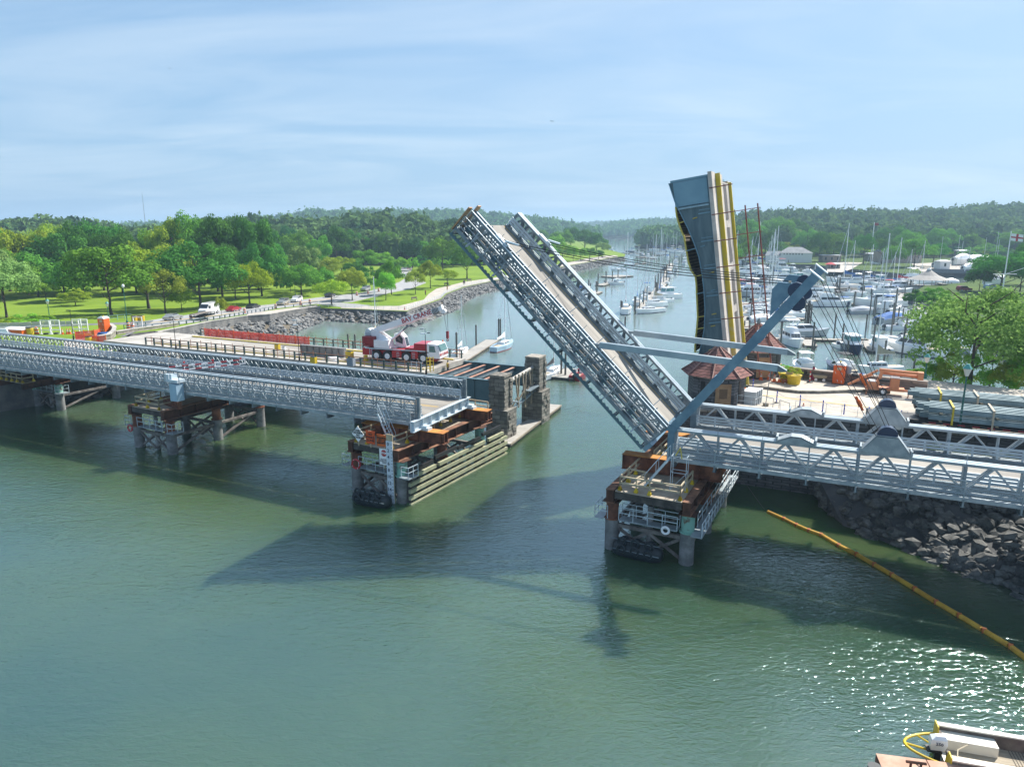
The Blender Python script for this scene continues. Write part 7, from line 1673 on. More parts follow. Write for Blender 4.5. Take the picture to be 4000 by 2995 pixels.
# covered orange boxes at left
p = gc(150, 1232); r_ = empty('orange_container', p, -.25, 'low orange container with a white lid at the left end of the approach road', 'container'); MB().box(-1.9, 1.9, -.8, .8, 0, 1.0).build('box', orange, r_); mb = MB(); mb.loft([[(-2, -.9, 1.0), (2, -.9, 1.0), (2, .9, 1.0), (-2, .9, 1.0)], [(-1.4, -.3, 1.35), (1.4, -.3, 1.35), (1.4, .3, 1.35), (-1.4, .3, 1.35)]]); mb.build('lid', white, r_)
p = gc(30, 1232); r_ = empty('white_tank', p, -.25, 'white covered heap beside the orange container at the left edge', 'tarpaulin'); mb = MB(); mb.loft([[(-2.6, -1, 0), (2.6, -1, 0), (2.6, 1, 0), (-2.6, 1, 0)], [(-1.6, -.4, 1.0), (1.2, -.4, 1.1), (1.2, .4, 1.1), (-1.6, .4, 1.0)]]); mb.build('cover', white, r_)
# concrete barriers
a, b = PG(-60, 1290 - 5), PG(345, 1272)
for k in range(9):
 p = a.lerp(b, (k + .5) / 9); L_ = (b - a).length / 9 - .1; r_ = empty('concrete_barrier', p, math.atan2(b.y - a.y, b.x - a.x), 'grey concrete road barrier segment, %s from the left behind the approach road' % ORD[k], 'barrier', 'concrete barriers')
 mb = MB(); pr_ = [(-.32, 0), (.32, 0), (.3, .2), (.12, .45), (.09, 1.0), (-.09, 1.0), (-.12, .45), (-.3, .2)]; mb.loft([[(-L_ / 2, y, z) for y, z in pr_], [(L_ / 2, y, z) for y, z in pr_]]); mb.build('barrier_body', barrier, r_)
# round wall, rubble wall, netting
def wall_line(px, h, th, name, label, m_, zf=None, zdown=3.0, cap=None):
 pts = [PG(u, v) if zf is None else P(u, v, zf) for u, v in px]; o0 = pts[0].copy(); r_ = empty(name, o0, 0, label, 'wall'); mb = MB(); mc = MB()
 for a, b in zip(pts, pts[1:]):
  a2, b2 = a - o0, b - o0; d = (b2 - a2).normalized() * .05; mb.beam(a2 + Vector((0, 0, (h - zdown) / 2)) - d, b2 + Vector((0, 0, (h - zdown) / 2)) + d, th, h + zdown)
  mc.beam(a2 + Vector((0, 0, h + .08)) - d, b2 + Vector((0, 0, h + .08)) + d, th + .16, .14)
 mb.build('wall_face', m_, r_); mc.build('coping', cap or concrete, r_)
wall_line([(385, 1338), (428, 1330), (446, 1314), (450, 1300), (436, 1288), (418, 1284)], .95, .45, 'curved_wall', 'curved pale stone wall at the end of the old bridge', stonet)
wall_line([(452, 1308), (520, 1297), (600, 1286), (692, 1273)], .5, .5, 'rubble_wall', 'tan rubble retaining wall of the road beside the curved wall', stonet, zdown=4)
wall_line([(612, 1306), (693, 1290), (820, 1263), (965, 1240), (1050, 1234), (1120, 1221), (1200, 1208), (1249, 1203.5)], .35, .4, 'sea_wall', 'dark concrete sea wall curving along the road above the riprap', seawall, zdown=1.5, cap=concrete)
def pipe_fence(px, h, label, name, m_, step=2.0, zf=None, nr=2, pr_=.05, cat='fence', post=None, off=0):
 pts = [PG(u, v) if zf is None else P(u, v, zf) for u, v in px]; o0 = pts[0].copy(); r_ = empty(name, o0, 0, label, cat); mp_ = MB(); mr_ = MB()
 for a, b in zip(pts, pts[1:]):
  a2, b2 = a - o0, b - o0; n = max(1, round((b2 - a2).length / step))
  for i in range(n): c = a2.lerp(b2, i / n); mp_.box(c.x - pr_, c.x + pr_, c.y - pr_, c.y + pr_, c.z + off, c.z + h)
  for k in range(nr): z = Vector((0, 0, h - .04 - k * h / nr)); mr_.beam(a2 + z, b2 + z, pr_ * 1.3, pr_ * 1.3)
 o = mp_.build('posts', post or m_, r_); tag(o, kind='stuff') if len(mp_.f) > 600 else None; mr_.build('rails', m_, r_); return r_
pipe_fence([(1249, 1200), (1385, 1204), (1588, 1212), (1640, 1192), (1724, 1163), (1742, 1146), (1815, 1119), (1942, 1092)], 1.0, 'thin pale metal railing along the promenade sea wall', 'promenade_railing', galvl, 2.4, nr=3, pr_=.03)
pipe_fence([(560, 1287), (700, 1270), (860, 1246), (1000, 1221), (1080, 1207), (1243, 1189)], .8, 'blue-grey steel guardrail along the park road', 'road_guardrail', galvd, 2.6, nr=1, pr_=.11)
pipe_fence([(486, 1292), (540, 1283), (600, 1277)], 1.1, 'green post railing left of the road guardrail', 'green_railing', greenp, 2.0, nr=2)
pipe_fence([(395, 1255), (460, 1250), (515, 1246)], 1.1, 'pale green railing behind the orange toilet', 'green_railing', M('pale_green_pipe', (.25, .42, .36), .6), 2.0, nr=2)
def net(pts, h, label):
 o0 = pts[0].copy(); r_ = empty('safety_net', o0, 0, label, 'safety netting', 'red safety nets'); mb = MB()
 for a, b in zip(pts, pts[1:]): mb.beam(a - o0 + Vector((0, 0, h / 2)), b - o0 + Vector((0, 0, h / 2)), .02, h)
 mb.build('mesh', redmesh, r_); mb = MB()
 for p in pts: q = p - o0; mb.box(q.x - .04, q.x + .04, q.y - .04, q.y + .04, q.z, q.z + h + .15)
 mb.build('stake', orange, r_)
net([Wst(s, 28.3, 7.0) for s in (-56, -53, -50, -47, -44, -41, -38, -35.5)], 1.15, 'red safety netting along the far rail of the old bridge')
net([PG(297, 1325), PG(330, 1322), PG(370, 1318), PG(393, 1312)], 1.2, 'red safety netting in front of the curved wall')
net([PG(297, 1332), PG(335, 1336), PG(380, 1340), PG(415, 1338)], 1.1, 'red safety netting between the old bridge and the temporary bridge')
inst('ybar', mk_yellowbarrel, PG(348, 1340), 0, 'yellow crash barrel beside the red netting near the temporary bridge', 'barrel', 'yellow crash barrels', 1.0)
p = PG(412, 1318); r_ = empty('blue_tarpaulin', p, 0, 'crumpled blue tarpaulin inside the curved wall', 'tarpaulin'); mb = MB(); mb.loft([[(-1.3, -.6, 0), (1.3, -.6, 0), (1.3, .6, 0), (-1.3, .6, 0)], [(-.9, -.4, .9), (.2, -.3, .6), (.9, .4, .9), (-.8, .4, .7)]]); mb.build('sheet', bluecan, r_)
# street lamps
def lamp(p, h, label, style='globe', m_=greenp, group='lamp posts'):
 r_ = empty('lamp_post', p, 0, label, 'lamp post', group); mb = MB(); k = .5 if style in ('arm', 'flood') else 1; mb.tube((0, 0, 0), (0, 0, h), .09 * k, 8, .06 * k); mb.lathe([(.22 * k, 0), (.2 * k, .4), (.1 * k, .6)], 10); mb.build('post', m_, r_)
 if style == 'globe': MB().lathe([(.1, h), (.26, h + .2), (.28, h + .45), (.1, h + .7)], 10).build('lantern', gel, r_)
 elif style == 'lantern':
  MB().lathe([(.12, h), (.3, h + .6)], 8).build('lantern_glass', gelw, r_); MB().lathe([(.36, h + .602), (.1, h + .95)], 8).build('lantern_cap', M('verdigris_cap', (.08, .30, .27), .6), r_)
 else:
  mb = MB(); mb.box(-.45, .05, -.12, .12, h, h + .08); mb.build('lamp_head', galvl if style == 'flood' else black, r_)
  if style == 'flood': mb = MB(); mb.box(-.5, -.1, -.25, .25, h + .5, h + .58); mb.box(.2, .5, -.12, .12, h + .1, h + .2); mb.tube((0, 0, h), (0, 0, h + .6), .03, 5); mb.build('floodlight', galvd, r_)
 return r_
lamp(gc(1098, 1130), 7.0, 'tall green lamp post with a white lantern and traffic signal by the barrels'); lamp(gc(436, 1145), 4.0, 'green lamp post at the hedge with a small green lantern', 'lantern'); lamp(gc(945, 1150), 3.6, 'short green lamp post left of the barrels', 'lantern')
lamp(gc(340, 893, 2), 5.2, 'park lamp post with white globe on the lawn right of the lime tree')
for k, (u, vb, vt, lab) in enumerate(((288, 1326, 1213, 'thin black lamp pole rising behind the left bridge near the netting'), (688, 1363, 1240, 'thin black lamp pole behind the left bridge beside the red net end'))):
 s_, _t = ST(P(u, vb, 8.9)); p = Wst(*ST(P(u, vb, 8.95)), 8.95); lamp(p, Zat(u, vt, p.y).z - 8.95, lab, 'flood' if 0 else 'arm', black)
for (u, vb, vt, lab) in ((1170, 1409, 1270, 'black floodlight pole on the far truss left of the crane'), (1665, 1463, 1305, 'black pole with floodlights in front of the crane cab')):
 p = P(u, vb, 9.0); lamp(p, Zat(u, vt, p.y).z - 9.0, lab, 'flood', black)
# benches and people on the promenade
def bench(p, rz, label):
 r_ = empty('park_bench', p, rz, label, 'bench', 'benches by the promenade'); MB().box(-.9, .9, -.2, .25, .42, .48).build('seat', wood, r_); MB().box(-.9, .9, .25, .3, .5, .95).build('backrest', wood, r_)
 for x in (-.8, .8): MB().box(x - .04, x + .04, -.18, .28, 0, .42).build('leg', concrete, r_)
bench(gc(1367, 932, 2), .6, 'pale park bench nearest the promenade corner'); bench(gc(1645, 805, 2), .5, 'pale park bench by the olive conifer'); bench(gc(1840, 772, 2), .5, 'pale park bench farthest along the promenade')
skin = M('skin', (.45, .27, .19), .6); hairm = M('dark_hair', (.03, .02, .015), .7)
def person(p, rz, label, shirt, trousers, h=1.72, arms='down'):
 import bmesh
 r_ = empty('person', p, rz, label, 'person'); k = h / 1.72
 V = [(0, 0, .95), (0, 0, 1.15), (0, 0, 1.38), (0, 0, 1.47), (0, .01, 1.60), (-.18, 0, 1.40), (-.25, 0, 1.12), (-.24, .08, .86), (.18, 0, 1.40), (.25, 0, 1.12), (.24, .08, .86), (-.1, 0, .9), (-.12, .06, .48), (-.12, -.04, .05), (-.12, .1, .03), (.1, 0, .9), (.12, -.02, .48), (.13, -.1, .05), (.13, .04, .03)]
 if arms == 'out': V[6] = (-.42, .05, 1.38); V[7] = (-.62, .1, 1.45); V[9] = (.42, .05, 1.38); V[10] = (.62, .1, 1.45)
 E_ = [(0, 1), (1, 2), (2, 3), (3, 4), (2, 5), (5, 6), (6, 7), (2, 8), (8, 9), (9, 10), (0, 11), (11, 12), (12, 13), (13, 14), (0, 15), (15, 16), (16, 17), (17, 18)]
 R_ = [.14, .13, .15, .06, .09, .07, .05, .035, .07, .05, .035, .10, .065, .045, .04, .10, .065, .045, .04]
 me = bpy.data.meshes.new('body'); me.from_pydata([(x * k, y * k, z * k) for x, y, z in V], E_, []); o = bpy.data.objects.new('body', me); col.objects.link(o); o.parent = r_
 o.modifiers.new('skin', 'SKIN'); o.modifiers.new('sub', 'SUBSURF').levels = 1
 for v, rr_ in zip(me.skin_vertices[0].data, R_): v.radius = (rr_ * k, rr_ * k * .8)
 me.skin_vertices[0].data[0].use_root = True; me.materials.append(skin)
 MB().loft([[(x * k, y * k, z * k) for x, y in ((-a_, -b_), (a_, -b_), (a_, b_), (-a_, b_))] for a_, b_, z in ((.17, .12, .88), (.16, .12, 1.1), (.21, .13, 1.36), (.1, .09, 1.46))]).build('shirt', shirt, r_)
 mb = MB()
 for sx, y1 in ((-1, .06), (1, -.02)): mb.tube((sx * .1 * k, 0, .93 * k), (sx * .12 * k, y1 * k, .48 * k), .105 * k, 8, .08 * k); mb.tube((sx * .12 * k, y1 * k, .48 * k), (sx * .125 * k, (y1 - .09) * k, .1 * k), .08 * k, 8, .06 * k)
 mb.build('trousers', trousers, r_); MB().lathe([(.06, 0), (.105, .05), (.1, .12), (.03, .17)], 10, (0, -.01 * k, 1.60 * k)).build('hair', hairm, r_)
 return r_
person(gc(1462, 890, 2), 1.0, 'person in dark clothes on the grass at the promenade edge', M('maroon_cloth', (.15, .03, .03), .8), black); person(gc(1650, 850, 2), .3, 'person in yellow top walking on the promenade with a second item raised', M('mustard_cloth', (.5, .32, .05), .8), M('brick_cloth', (.3, .08, .05), .8), arms='out')
person(gc(1790, 800, 2), .4, 'left person of the dark pair farther along the promenade', black, black); person(gc(1800, 797, 2), .4, 'right person of the dark pair farther along the promenade', M('grey_cloth', (.1, .1, .12), .8), black)
# ================================================================ CRANE
ca, cb = P(1471, 1409, 7.02), P(1653, 1421, 7.02)
cdir = (cb - ca); CL = cdir.length; ch_ = math.atan2(cdir.y, cdir.x)
cr = empty('mobile_crane', ca + Vector((-math.sin(ch_), math.cos(ch_), 0)) * 1.3, ch_, 'red and white four-axle mobile crane with its short boom raised, standing on the old bridge', 'crane')
k_ = CL / 6.6
def X(v): return v * k_
mb = MB(); mb.box(X(-1.9), X(7.4), -1.0, 1.0, .75, 1.35); mb.box(X(-2.0), X(.0) - .62, -1.3, 1.3, .7, 1.6)
for a_, b_x in ((X(1.56) + .66, X(4.27) - .66), (X(4.27) + .66, X(6.6) - .7)): mb.box(a_, b_x, -1.28, 1.28, .55, 1.5)
mb.box(X(-1.9), X(7.0), -1.2, 1.2, 1.36, 1.55); mb.box(X(5.35), X(7.1), -1.25, 1.25, 1.56, 2.45); mb.box(X(4.1), X(5.34), -1.25, 1.25, 1.56, 1.85); mb.build('chassis', red, cr)
mb = MB(); mb.box(X(-1.6), X(7.0), -1.31, -1.285, 1.50, 1.62); mb.build('side_trim', galvl, cr)
for i, x in enumerate((0, 1.56, 4.27, 6.6)):
 for sy in (-1, 1):
  w_ = MB().tube((X(x), sy * .85, .68), (X(x), sy * 1.3, .68), .68, 20).build('wheel', rubber, cr)
  MB().tube((X(x), sy * 1.0, .68), (X(x), sy * 1.32, .68), .36, 14).build('rim', white, w_)
 MB().box(X(x) - .75, X(x) + .75, -1.3, 1.3, 1.39, 1.495).build('mudguard', black, cr)
mb = MB(); pr_ = [(X(7.15), .75), (X(7.15), 2.55), (X(8.5), 2.45), (X(8.85), 1.6), (X(8.9), .75)]
mb.loft([[(x, y, z) for x, z in pr_] for y in (-1.27, 1.27)]); cab_ = mb.build('driver_cab', white, cr)
mb = MB(); q = [(X(7.45), 1.5), (X(8.35), 1.5), (X(8.2), 2.25), (X(7.45), 2.3)]; mb.face([(x, -1.28, z) for x, z in q]); mb.face([(x, 1.28, z) for x, z in reversed(q)])
e_ = (X(8.87), 1.6), (X(8.53), 2.4)
mb.face([(e_[0][0] + .02, -1.1, 1.62), (e_[0][0] + .02, 1.1, 1.62), (e_[1][0] + .02, 1.1, 2.38), (e_[1][0] + .02, -1.1, 2.38)]); mb.build('cab_windows', M('green_tinted_glass', (.10, .2, .19), .08, spec=.8), cab_)
mb = MB(); pr_ = [(X(7.1), .4), (X(7.1), 1.4), (X(7.75), .74), (X(8.8), .74), (X(8.3), .35)]; mb.loft([[(x, y, z) for x, z in pr_] for y in (-1.24, 1.24)]); mb.build('cab_step', redd, cr)
text_mesh('front_lettering', 'BAY CRANE', .46, red, cr, frame((X(8.9) + .025, 0, 1.2), (0, 1, 0), (0, 0, 1)), .014)
# superstructure
mb = MB(); mb.box(X(-2.0), X(-.35), -1.25, 1.25, 2.05, 3.0); mb.box(X(-1.9), X(-.2), -1.2, 1.2, 1.75, 2.0); mb.build('counterweight', redd, cr)
mb = MB()
for k in range(5): mb.beam((X(-2.0) - .006, -1.2 + k * .14, 2.1), (X(-2.0) - .006, -1.05 + k * .14, 2.95), .01, .07)
mb.box(X(-2.02) - .01, X(-2.0), -1.2, -.6, 1.0, 1.5); mb.build('hazard_stripe', white, cr)
mb = MB(); mb.hexa([(X(-.3), -1.3, 1.66), (X(1.9), -1.3, 1.66), (X(1.9), 0.2, 1.66), (X(-.3), .2, 1.66), (X(-.3), -1.3, 2.62), (X(1.7), -1.3, 2.62), (X(1.7), .2, 2.62), (X(-.3), .2, 2.62)])
for sy in (-.45, .45): mb.loft([[(x, sy + d, z) for x, z in ((X(-.9), 2.6), (X(-1.3), 3.6), (X(-.9), 3.95), (X(-.3), 3.7), (X(1.7), 2.55), (X(.9), 2.5))] for d in (-.06, .06)])
mb.build('turntable_housing', white, cr)
mb = MB(); mb.tube((X(-1.5), -.6, 3.5), (X(-1.5), .6, 3.5), .42, 12); mb.box(X(-2.0), X(-1.2), -.6, .6, 3.05, 3.4); mb.build('winch', galvl, cr)
mb = MB(); pr_ = [(X(1.9), 1.65), (X(1.75), 3.3), (X(2.6), 3.45), (X(3.2), 2.9), (X(3.5), 1.65)]; mb.loft([[(x, y, z) for x, z in pr_] for y in (.35, 1.25)]); oc = mb.build('operator_cab', white, cr)
mb = MB(); q = [(X(2.0), 2.3), (X(2.95), 2.0), (X(3.0), 2.7), (X(2.5), 3.3), (X(1.92), 3.2)]; mb.face([(x, .34, z) for x, z in q]); mb.face([(X(3.22), .45, 2.85), (X(3.5) + .01, .45, 1.8), (X(3.5) + .01, 1.15, 1.8), (X(3.22), 1.15, 2.85)]); mb.build('cab_window', glassd, oc)
b0 = Vector((X(-.8), 0, 3.55)); b1 = Vector((X(8.9), 0, 6.75)); bd = (b1 - b0).normalized(); bu = Vector((-bd.z, 0, bd.x))
def bsec(t, h, w_): c = b0.lerp(b1, t); return [tuple(c + bu * (h * .5) + Vector((0, -w_, 0))), tuple(c + bu * (h * .5) + Vector((0, w_, 0))), tuple(c - bu * (h * .28) + Vector((0, w_, 0))), tuple(c - bu * (h * .5) + Vector((0, w_ * .55, 0))), tuple(c - bu * (h * .5) + Vector((0, -w_ * .55, 0))), tuple(c - bu * (h * .28) + Vector((0, -w_, 0)))]
MB().loft([bsec(0, .62, .34), bsec(.08, .85, .38), bsec(.45, .95, .38), bsec(.55, 1.0, .38), bsec(.6, .86, .38), bsec(.86, .84, .38)]).build('boom', white, cr)
MB().loft([bsec(.861, .7, .32), bsec(.955, .62, .29)]).build('inner_sections', white, cr)
mb = MB()
for k in range(5): mb.loft([bsec(.868 + k * .018, .88 - k * .03, .41 - k * .012), bsec(.875 + k * .018, .88 - k * .03, .41 - k * .012)])
mb.build('boom_collars', M('dark_collar', (.10, .12, .14), .5), cr)
mb = MB(); mb.loft([bsec(.95, .6, .3), bsec(.985, .75, .3), bsec(1.0, .95, .3)]); c = b0.lerp(b1, 1.0) - bu * .35; mb.tube(c + Vector((0, -.25, 0)), c + Vector((0, .25, 0)), .28, 12); mb.build('boom_head', white, cr)
text_mesh('boom_lettering', 'BAY CRANE', .80, red, cr, frame(b0.lerp(b1, .64) + Vector((0, -.392, 0)) + bu * .06, bd, bu), .022)
mb = MB(); mb.tube((X(1.5), -.1, 2.5), (X(3.3), -.1, 3.85), .17, 10); mb.build('ram_barrel', white, cr); MB().tube((X(3.3), -.1, 3.85), (X(4.1), -.1, 4.45), .12, 10).build('ram_rod', galvd, cr)
hk = b0.lerp(b1, 1.02); mb = MB(); mb.tube(hk + Vector((-.1, -.12, -.4)), Vector((hk.x + .3, -.08, 4.0)), .02, 4); mb.tube(hk + Vector((.3, .12, -.6)), Vector((hk.x + .35, .08, 4.0)), .02, 4); mb.build('hoist_rope', rope, cr)
mb = MB(); mb.box(hk.x + .2, hk.x + .46, -.15, .15, 3.1, 4.0); mb.torus((hk.x + .33, 0, 2.9), .12, .05, 'y', 10, 5); mb.build('hook_block', redd, cr)
mb = MB()
for sy in (0, .36): mb.beam((X(-.95) + sy, -1.34, .4), (X(-.95) + sy, -1.34, 1.55), .04, .04)
for k in range(5): mb.beam((X(-.95), -1.34, .5 + k * .24), (X(-.95) + .36, -1.34, .5 + k * .24), .03, .03)
for x in (2.9, 5.1):
 for k in range(4): mb.box(X(x), X(x) + .4, -1.36, -1.3, .55 + k * .22, .6 + k * .22)
mb.build('ladder', galvl, cr)
mb = MB(); mb.tube((X(8.3), 1.0, 2.5), (X(8.3), 1.0, 2.72), .08, 8); mb.build('beacon', orange, cr)
for x, lab in ((-2.4, 0),):
 mb = MB(); mb.box(X(-1.7), X(-1.0), -1.9, -1.3, .0, .12); mb.box(X(-1.6), X(-1.2), -1.8, -1.4, .12, .7); mb.build('outrigger', yellow, cr)
wk = person(P(1750, 1462, 5.9), 2.0, 'worker in a yellow vest and dark trousers among the steel beams', yellow, navy, 1.7)
fb = empty('floating_boom', P(0, 1497, .1), 0, 'short yellow floating boom in the shade at the left edge', 'boom'); MB().tube((-4, 0, 0), (3, .6, 0), .16, 8).build('float_section', boomy, fb); MB().tube((3.2, .6, 0), (8, .3, 0), .16, 8).build('float_section', boomy, fb)
# things on the old bridge deck
def thing_box(name, p, rz, label, cat, parts, group=None):
 r_ = empty(name, p, rz, label, cat, group)
 for nm, m_, fn in parts: mb = MB(); fn(mb); mb.build(nm, m_, r_)
 return r_
p = P(1178, 1380, 7.02); mb = MB(); g_ = empty('steel_plate_girder', p, BROT, 'long grey steel girder lying on the old bridge left of the crane', 'girder'); igirder(mb, (0, 0, .6), (7.2, 0, .6), .5, 1.15, 1.0); mb.build('girder_body', M('dull_grey_steel', (.25, .25, .25), .6, .2), g_)
for (u, v, m_, nm, lab, s_) in ((1085, 1365, yellow, 'equipment_box', 'yellow equipment box on the far kerb of the old bridge', .7), (1110, 1368, gel, 'equipment_box', 'white box beside the yellow box on the far kerb', .5), (1226, 1418, yellow, 'fuel_bin', 'yellow bin by the near rail of the old bridge', .75), (1367, 1400, yellow, 'pump_unit', 'yellow framed pump unit behind the crane', .9), (1373, 1428, greycan, 'fuel_bin', 'dark blue-grey bin at the near rail of the old bridge', .9)):
 thing_box(nm, P(u, v, 7.16), BROT, lab, 'box', [('box_body', m_, lambda mb: mb.prism([(-s_ / 2, -s_ / 3), (s_ / 2, -s_ / 3), (s_ / 2 * .9, s_ / 3), (-s_ / 2 * .9, s_ / 3)], 0, s_)), ('lid', rubber, lambda mb: mb.box(-s_ * .4, s_ * .4, -s_ * .28, s_ * .28, s_ + .002, s_ + .05))])
thing_box('tarpaulin', P(1298, 1405, 7.05), BROT, 'crumpled white sheeting on the old bridge deck', 'tarpaulin', [('sheet', white, lambda mb: mb.loft([[(-1.3, -.5, 0), (1.4, -.6, 0), (1.2, .6, 0), (-1.2, .5, 0)], [(-.5, -.2, .35), (.5, -.3, .2), (.4, .3, .4), (-.6, .2, .3)]]))])
thing_box('access_gate', P(1668, 1452, 7.1), BROT, 'yellow step gate with grey handrails at the end of the old bridge', 'gate', [('yellow_frame', yellow, lambda mb: [mb.tube((x, y, 0), (x, y, 1.7), .05, 5) for x in (0, .5) for y in (0, .6)] + [mb.tube((0, 0, z), (.5, .6, z), .04, 5) for z in (.4, .8, 1.2, 1.6)]), ('grey_rail', galvl, lambda mb: [mb.tube((-2 + k * .7, -.2, 0), (-2 + k * .7, -.2, 1.1), .03, 5) for k in range(3)] + [mb.tube((-2, -.2, 1.1), (-.4, -.2, 1.1), .03, 5)])])
# ================================================================ SIGNS ON THE PIER
ZS = Vector((0, 0, 1))
def sign(u, v, t, w_, h_, label, m_, lines, size, tm=black, dia=False, posts=True, rim=None, oct_=False, group='warning signs on the pier', up=0):
 s_, z_ = Tst(u, v, t); r_ = empty('warning_sign', Wst(s_, t, z_), BROT, label, 'sign', group)
 mb = MB()
 pts = [(0, -h_ / 2), (w_ / 2, 0), (0, h_ / 2), (-w_ / 2, 0)] if dia else [(-w_ / 2, -h_ / 2), (w_ / 2, -h_ / 2), (w_ / 2, h_ / 2), (-w_ / 2, h_ / 2)]
 mb.loft([[(x, .03, z) for x, z in pts], [(x, 0, z) for x, z in pts]]); mb.build('panel', m_, r_)
 if posts: MB().box(-.05, .05, .035, .12, -h_ / 2 - .35, h_ / 2).build('post', woodn, r_)
 if lines: text_mesh('lettering', lines, size, tm, r_, frame((0, -.012, up), (1, 0, 0), (0, 0, 1)), .01, spacing=.95)
 if rim and not dia:
  mb = MB()
  for x0, x1, z0, z1 in ((-w_ / 2 + .04, w_ / 2 - .04, h_ / 2 - .07, h_ / 2 - .05), (-w_ / 2 + .04, w_ / 2 - .04, -h_ / 2 + .05, -h_ / 2 + .07), (-w_ / 2 + .04, -w_ / 2 + .06, -h_ / 2 + .05, h_ / 2 - .05), (w_ / 2 - .06, w_ / 2 - .04, -h_ / 2 + .05, h_ / 2 - .05)): mb.box(x0, x1, -.006, -.001, z0, z1)
  mb.build('border', rim, r_)
 return r_
sign(1398, 1695, -1.75, 1.3, 1.45, 'white diamond sign reading cable crossing no anchorage on the pier edge', white, 'CABLE\nCROSSING\nNO\nANCHORAGE', .22, dia=True)
sign(1446, 1708, -1.78, .92, 1.15, 'bright orange sign reading no wake zone, middle of the pier signs', signor, 'NO\nWAKE\nZONE', .30, rim=black)
sign(1500, 1722, -1.80, 1.5, 1.05, 'wide orange drawbridge hours sign right of the no wake sign', M('orange_sign_dark', (.70, .13, .01), .5), 'DRAWBRIDGE HRS\nMAY 1-OCT 31\nNOV 1-APRIL 30\nEMERGENCY OPEN', .17, rim=black)
r_ = sign(1500, 1784, -1.84, .95, 1.45, 'white sign with a red stop octagon below the orange signs', white, 'PROCEED\nWHEN FULLY\nOPEN', .165, tm=M('grey_letters', (.25, .26, .28), .7), up=-.4)
mb = MB(); o8 = [(.31 * math.cos(math.pi / 8 + k * math.pi / 4), .31 * math.sin(math.pi / 8 + k * math.pi / 4)) for k in range(8)]; mb.loft([[(x, -.008, z + .33) for x, z in reversed(o8)], [(x, -.002, z + .33) for x, z in reversed(o8)]]); oc_ = mb.build('stop_octagon', red, r_)
text_mesh('stop_lettering', 'STOP', .23, white, oc_, frame((0, -.02, .33), (1, 0, 0), (0, 0, 1)), .012)
s_, z_ = Tst(1528, 1961, -1.9); gr = empty('clearance_gauge', Wst(s_, -1.9, 0), BROT, 'tall white clearance gauge board numbered from 0 down to 18 at the pier corner', 'gauge board')
MB().box(-.32, .32, 0, .06, -.4, 5.62).build('board', M('gauge_white', (.62, .68, .74), .6, 0, .06, .6), gr); MB().box(-.32, .32, .07, .16, -.4, 6.2).build('backing_post', woodn, gr)
gt = M('gauge_blue_black', (.01, .03, .07), .6)
for k in range(10):
 z = 5.35 - k * .585
 text_mesh('numeral', str(2 * k), .42, gt, gr, frame((-.10, -.012, z), (1, 0, 0), (0, 0, 1)), .006)
mb = MB()
for k in range(19): mb.box(.12 if k % 2 == 0 else .18, .31, -.008, -.001, 5.35 - k * .2925 - .015, 5.35 - k * .2925 + .015)
mb.build('tick_marks', gt, gr)
# life rings
def ring(p, ax, label, R=.34, m_=None):
 r_ = empty('life_ring', p, BROT, label, 'life ring', 'life rings'); MB().torus((0, 0, 0), R, .085, ax, 20, 8).build('ring_body', m_ or orange, r_)
 mb = MB()
 for k in range(4):
  a_ = k * math.pi / 2 + .5; c = Vector((math.cos(a_) * R, math.sin(a_) * R, 0)); c = Vector((c.x, 0, c.y)) if ax == 'y' else c; mb.tube(c * .95 , c * 1.05, .1, 8)
 mb.build('white_band', white, r_)
s_, z_ = Tst(1391, 1812, -1.9); ring(Wst(s_, -1.9, z_), 'y', 'red life ring hanging at the left corner pile of the signed pier', .42, red)
s_, z_ = Tst(1875, 1683, 11.5); ring(Wst(s_, 11.5, z_), 'y', 'dark red life ring at the far end of the signed pier', .42, redd)
s_, z_ = Tst(2599, 2071, -3.0); ring(Wst(s_, -3.0, z_), 'y', 'white and red life ring on the lower walkway of the right pier', .25, white)
s_, z_ = Tst(508, 1672, -1.2); ring(Wst(s_, -1.2, z_), 'y', 'red life ring on the lower walkway of the middle pier', .33, red)
# pneumatic fenders
def fender(u, v, t, rot, label):
 p = P(u, v, .45); r_ = empty('rubber_fender', p, BROT + rot, label, 'fender', 'floating rubber fenders')
 prof_ = [(.15, -1.9), (.5, -1.75), (.72, -1.2), (.76, 0), (.72, 1.2), (.5, 1.75), (.15, 1.9)]
 MB().loft([[(x, r * math.cos(2 * math.pi * i / 16), r * math.sin(2 * math.pi * i / 16)) for i in range(16)] for r, x in prof_]).build('fender_body', rubber, r_, smooth=True)
 for i, x in enumerate((-1.0, 0, 1.0)):
  for an in (.5, 1.5, 2.6):
   mb = MB(); mb.torus((x, -.80 * math.cos(an - .8), .80 * math.sin(an - .2)), .27, .10, 'y', 14, 6); mb.build('tyre', rubber, r_)
 mb = MB()
 for an in (.3, 1.6, 2.8): mb.path([(x, -.88 * math.cos(an - .8), .9 * math.sin(an - .1)) for x in (-1.8, -.9, 0, .9, 1.8)], .03, 4)
 mb.build('chain', galvd, r_)
fender(1453, 1950, 0, 0, 'black pneumatic fender with tyres floating under the warning signs'); fender(2490, 2150, 0, -.05, 'black pneumatic fender with tyres floating between the right pier piles')
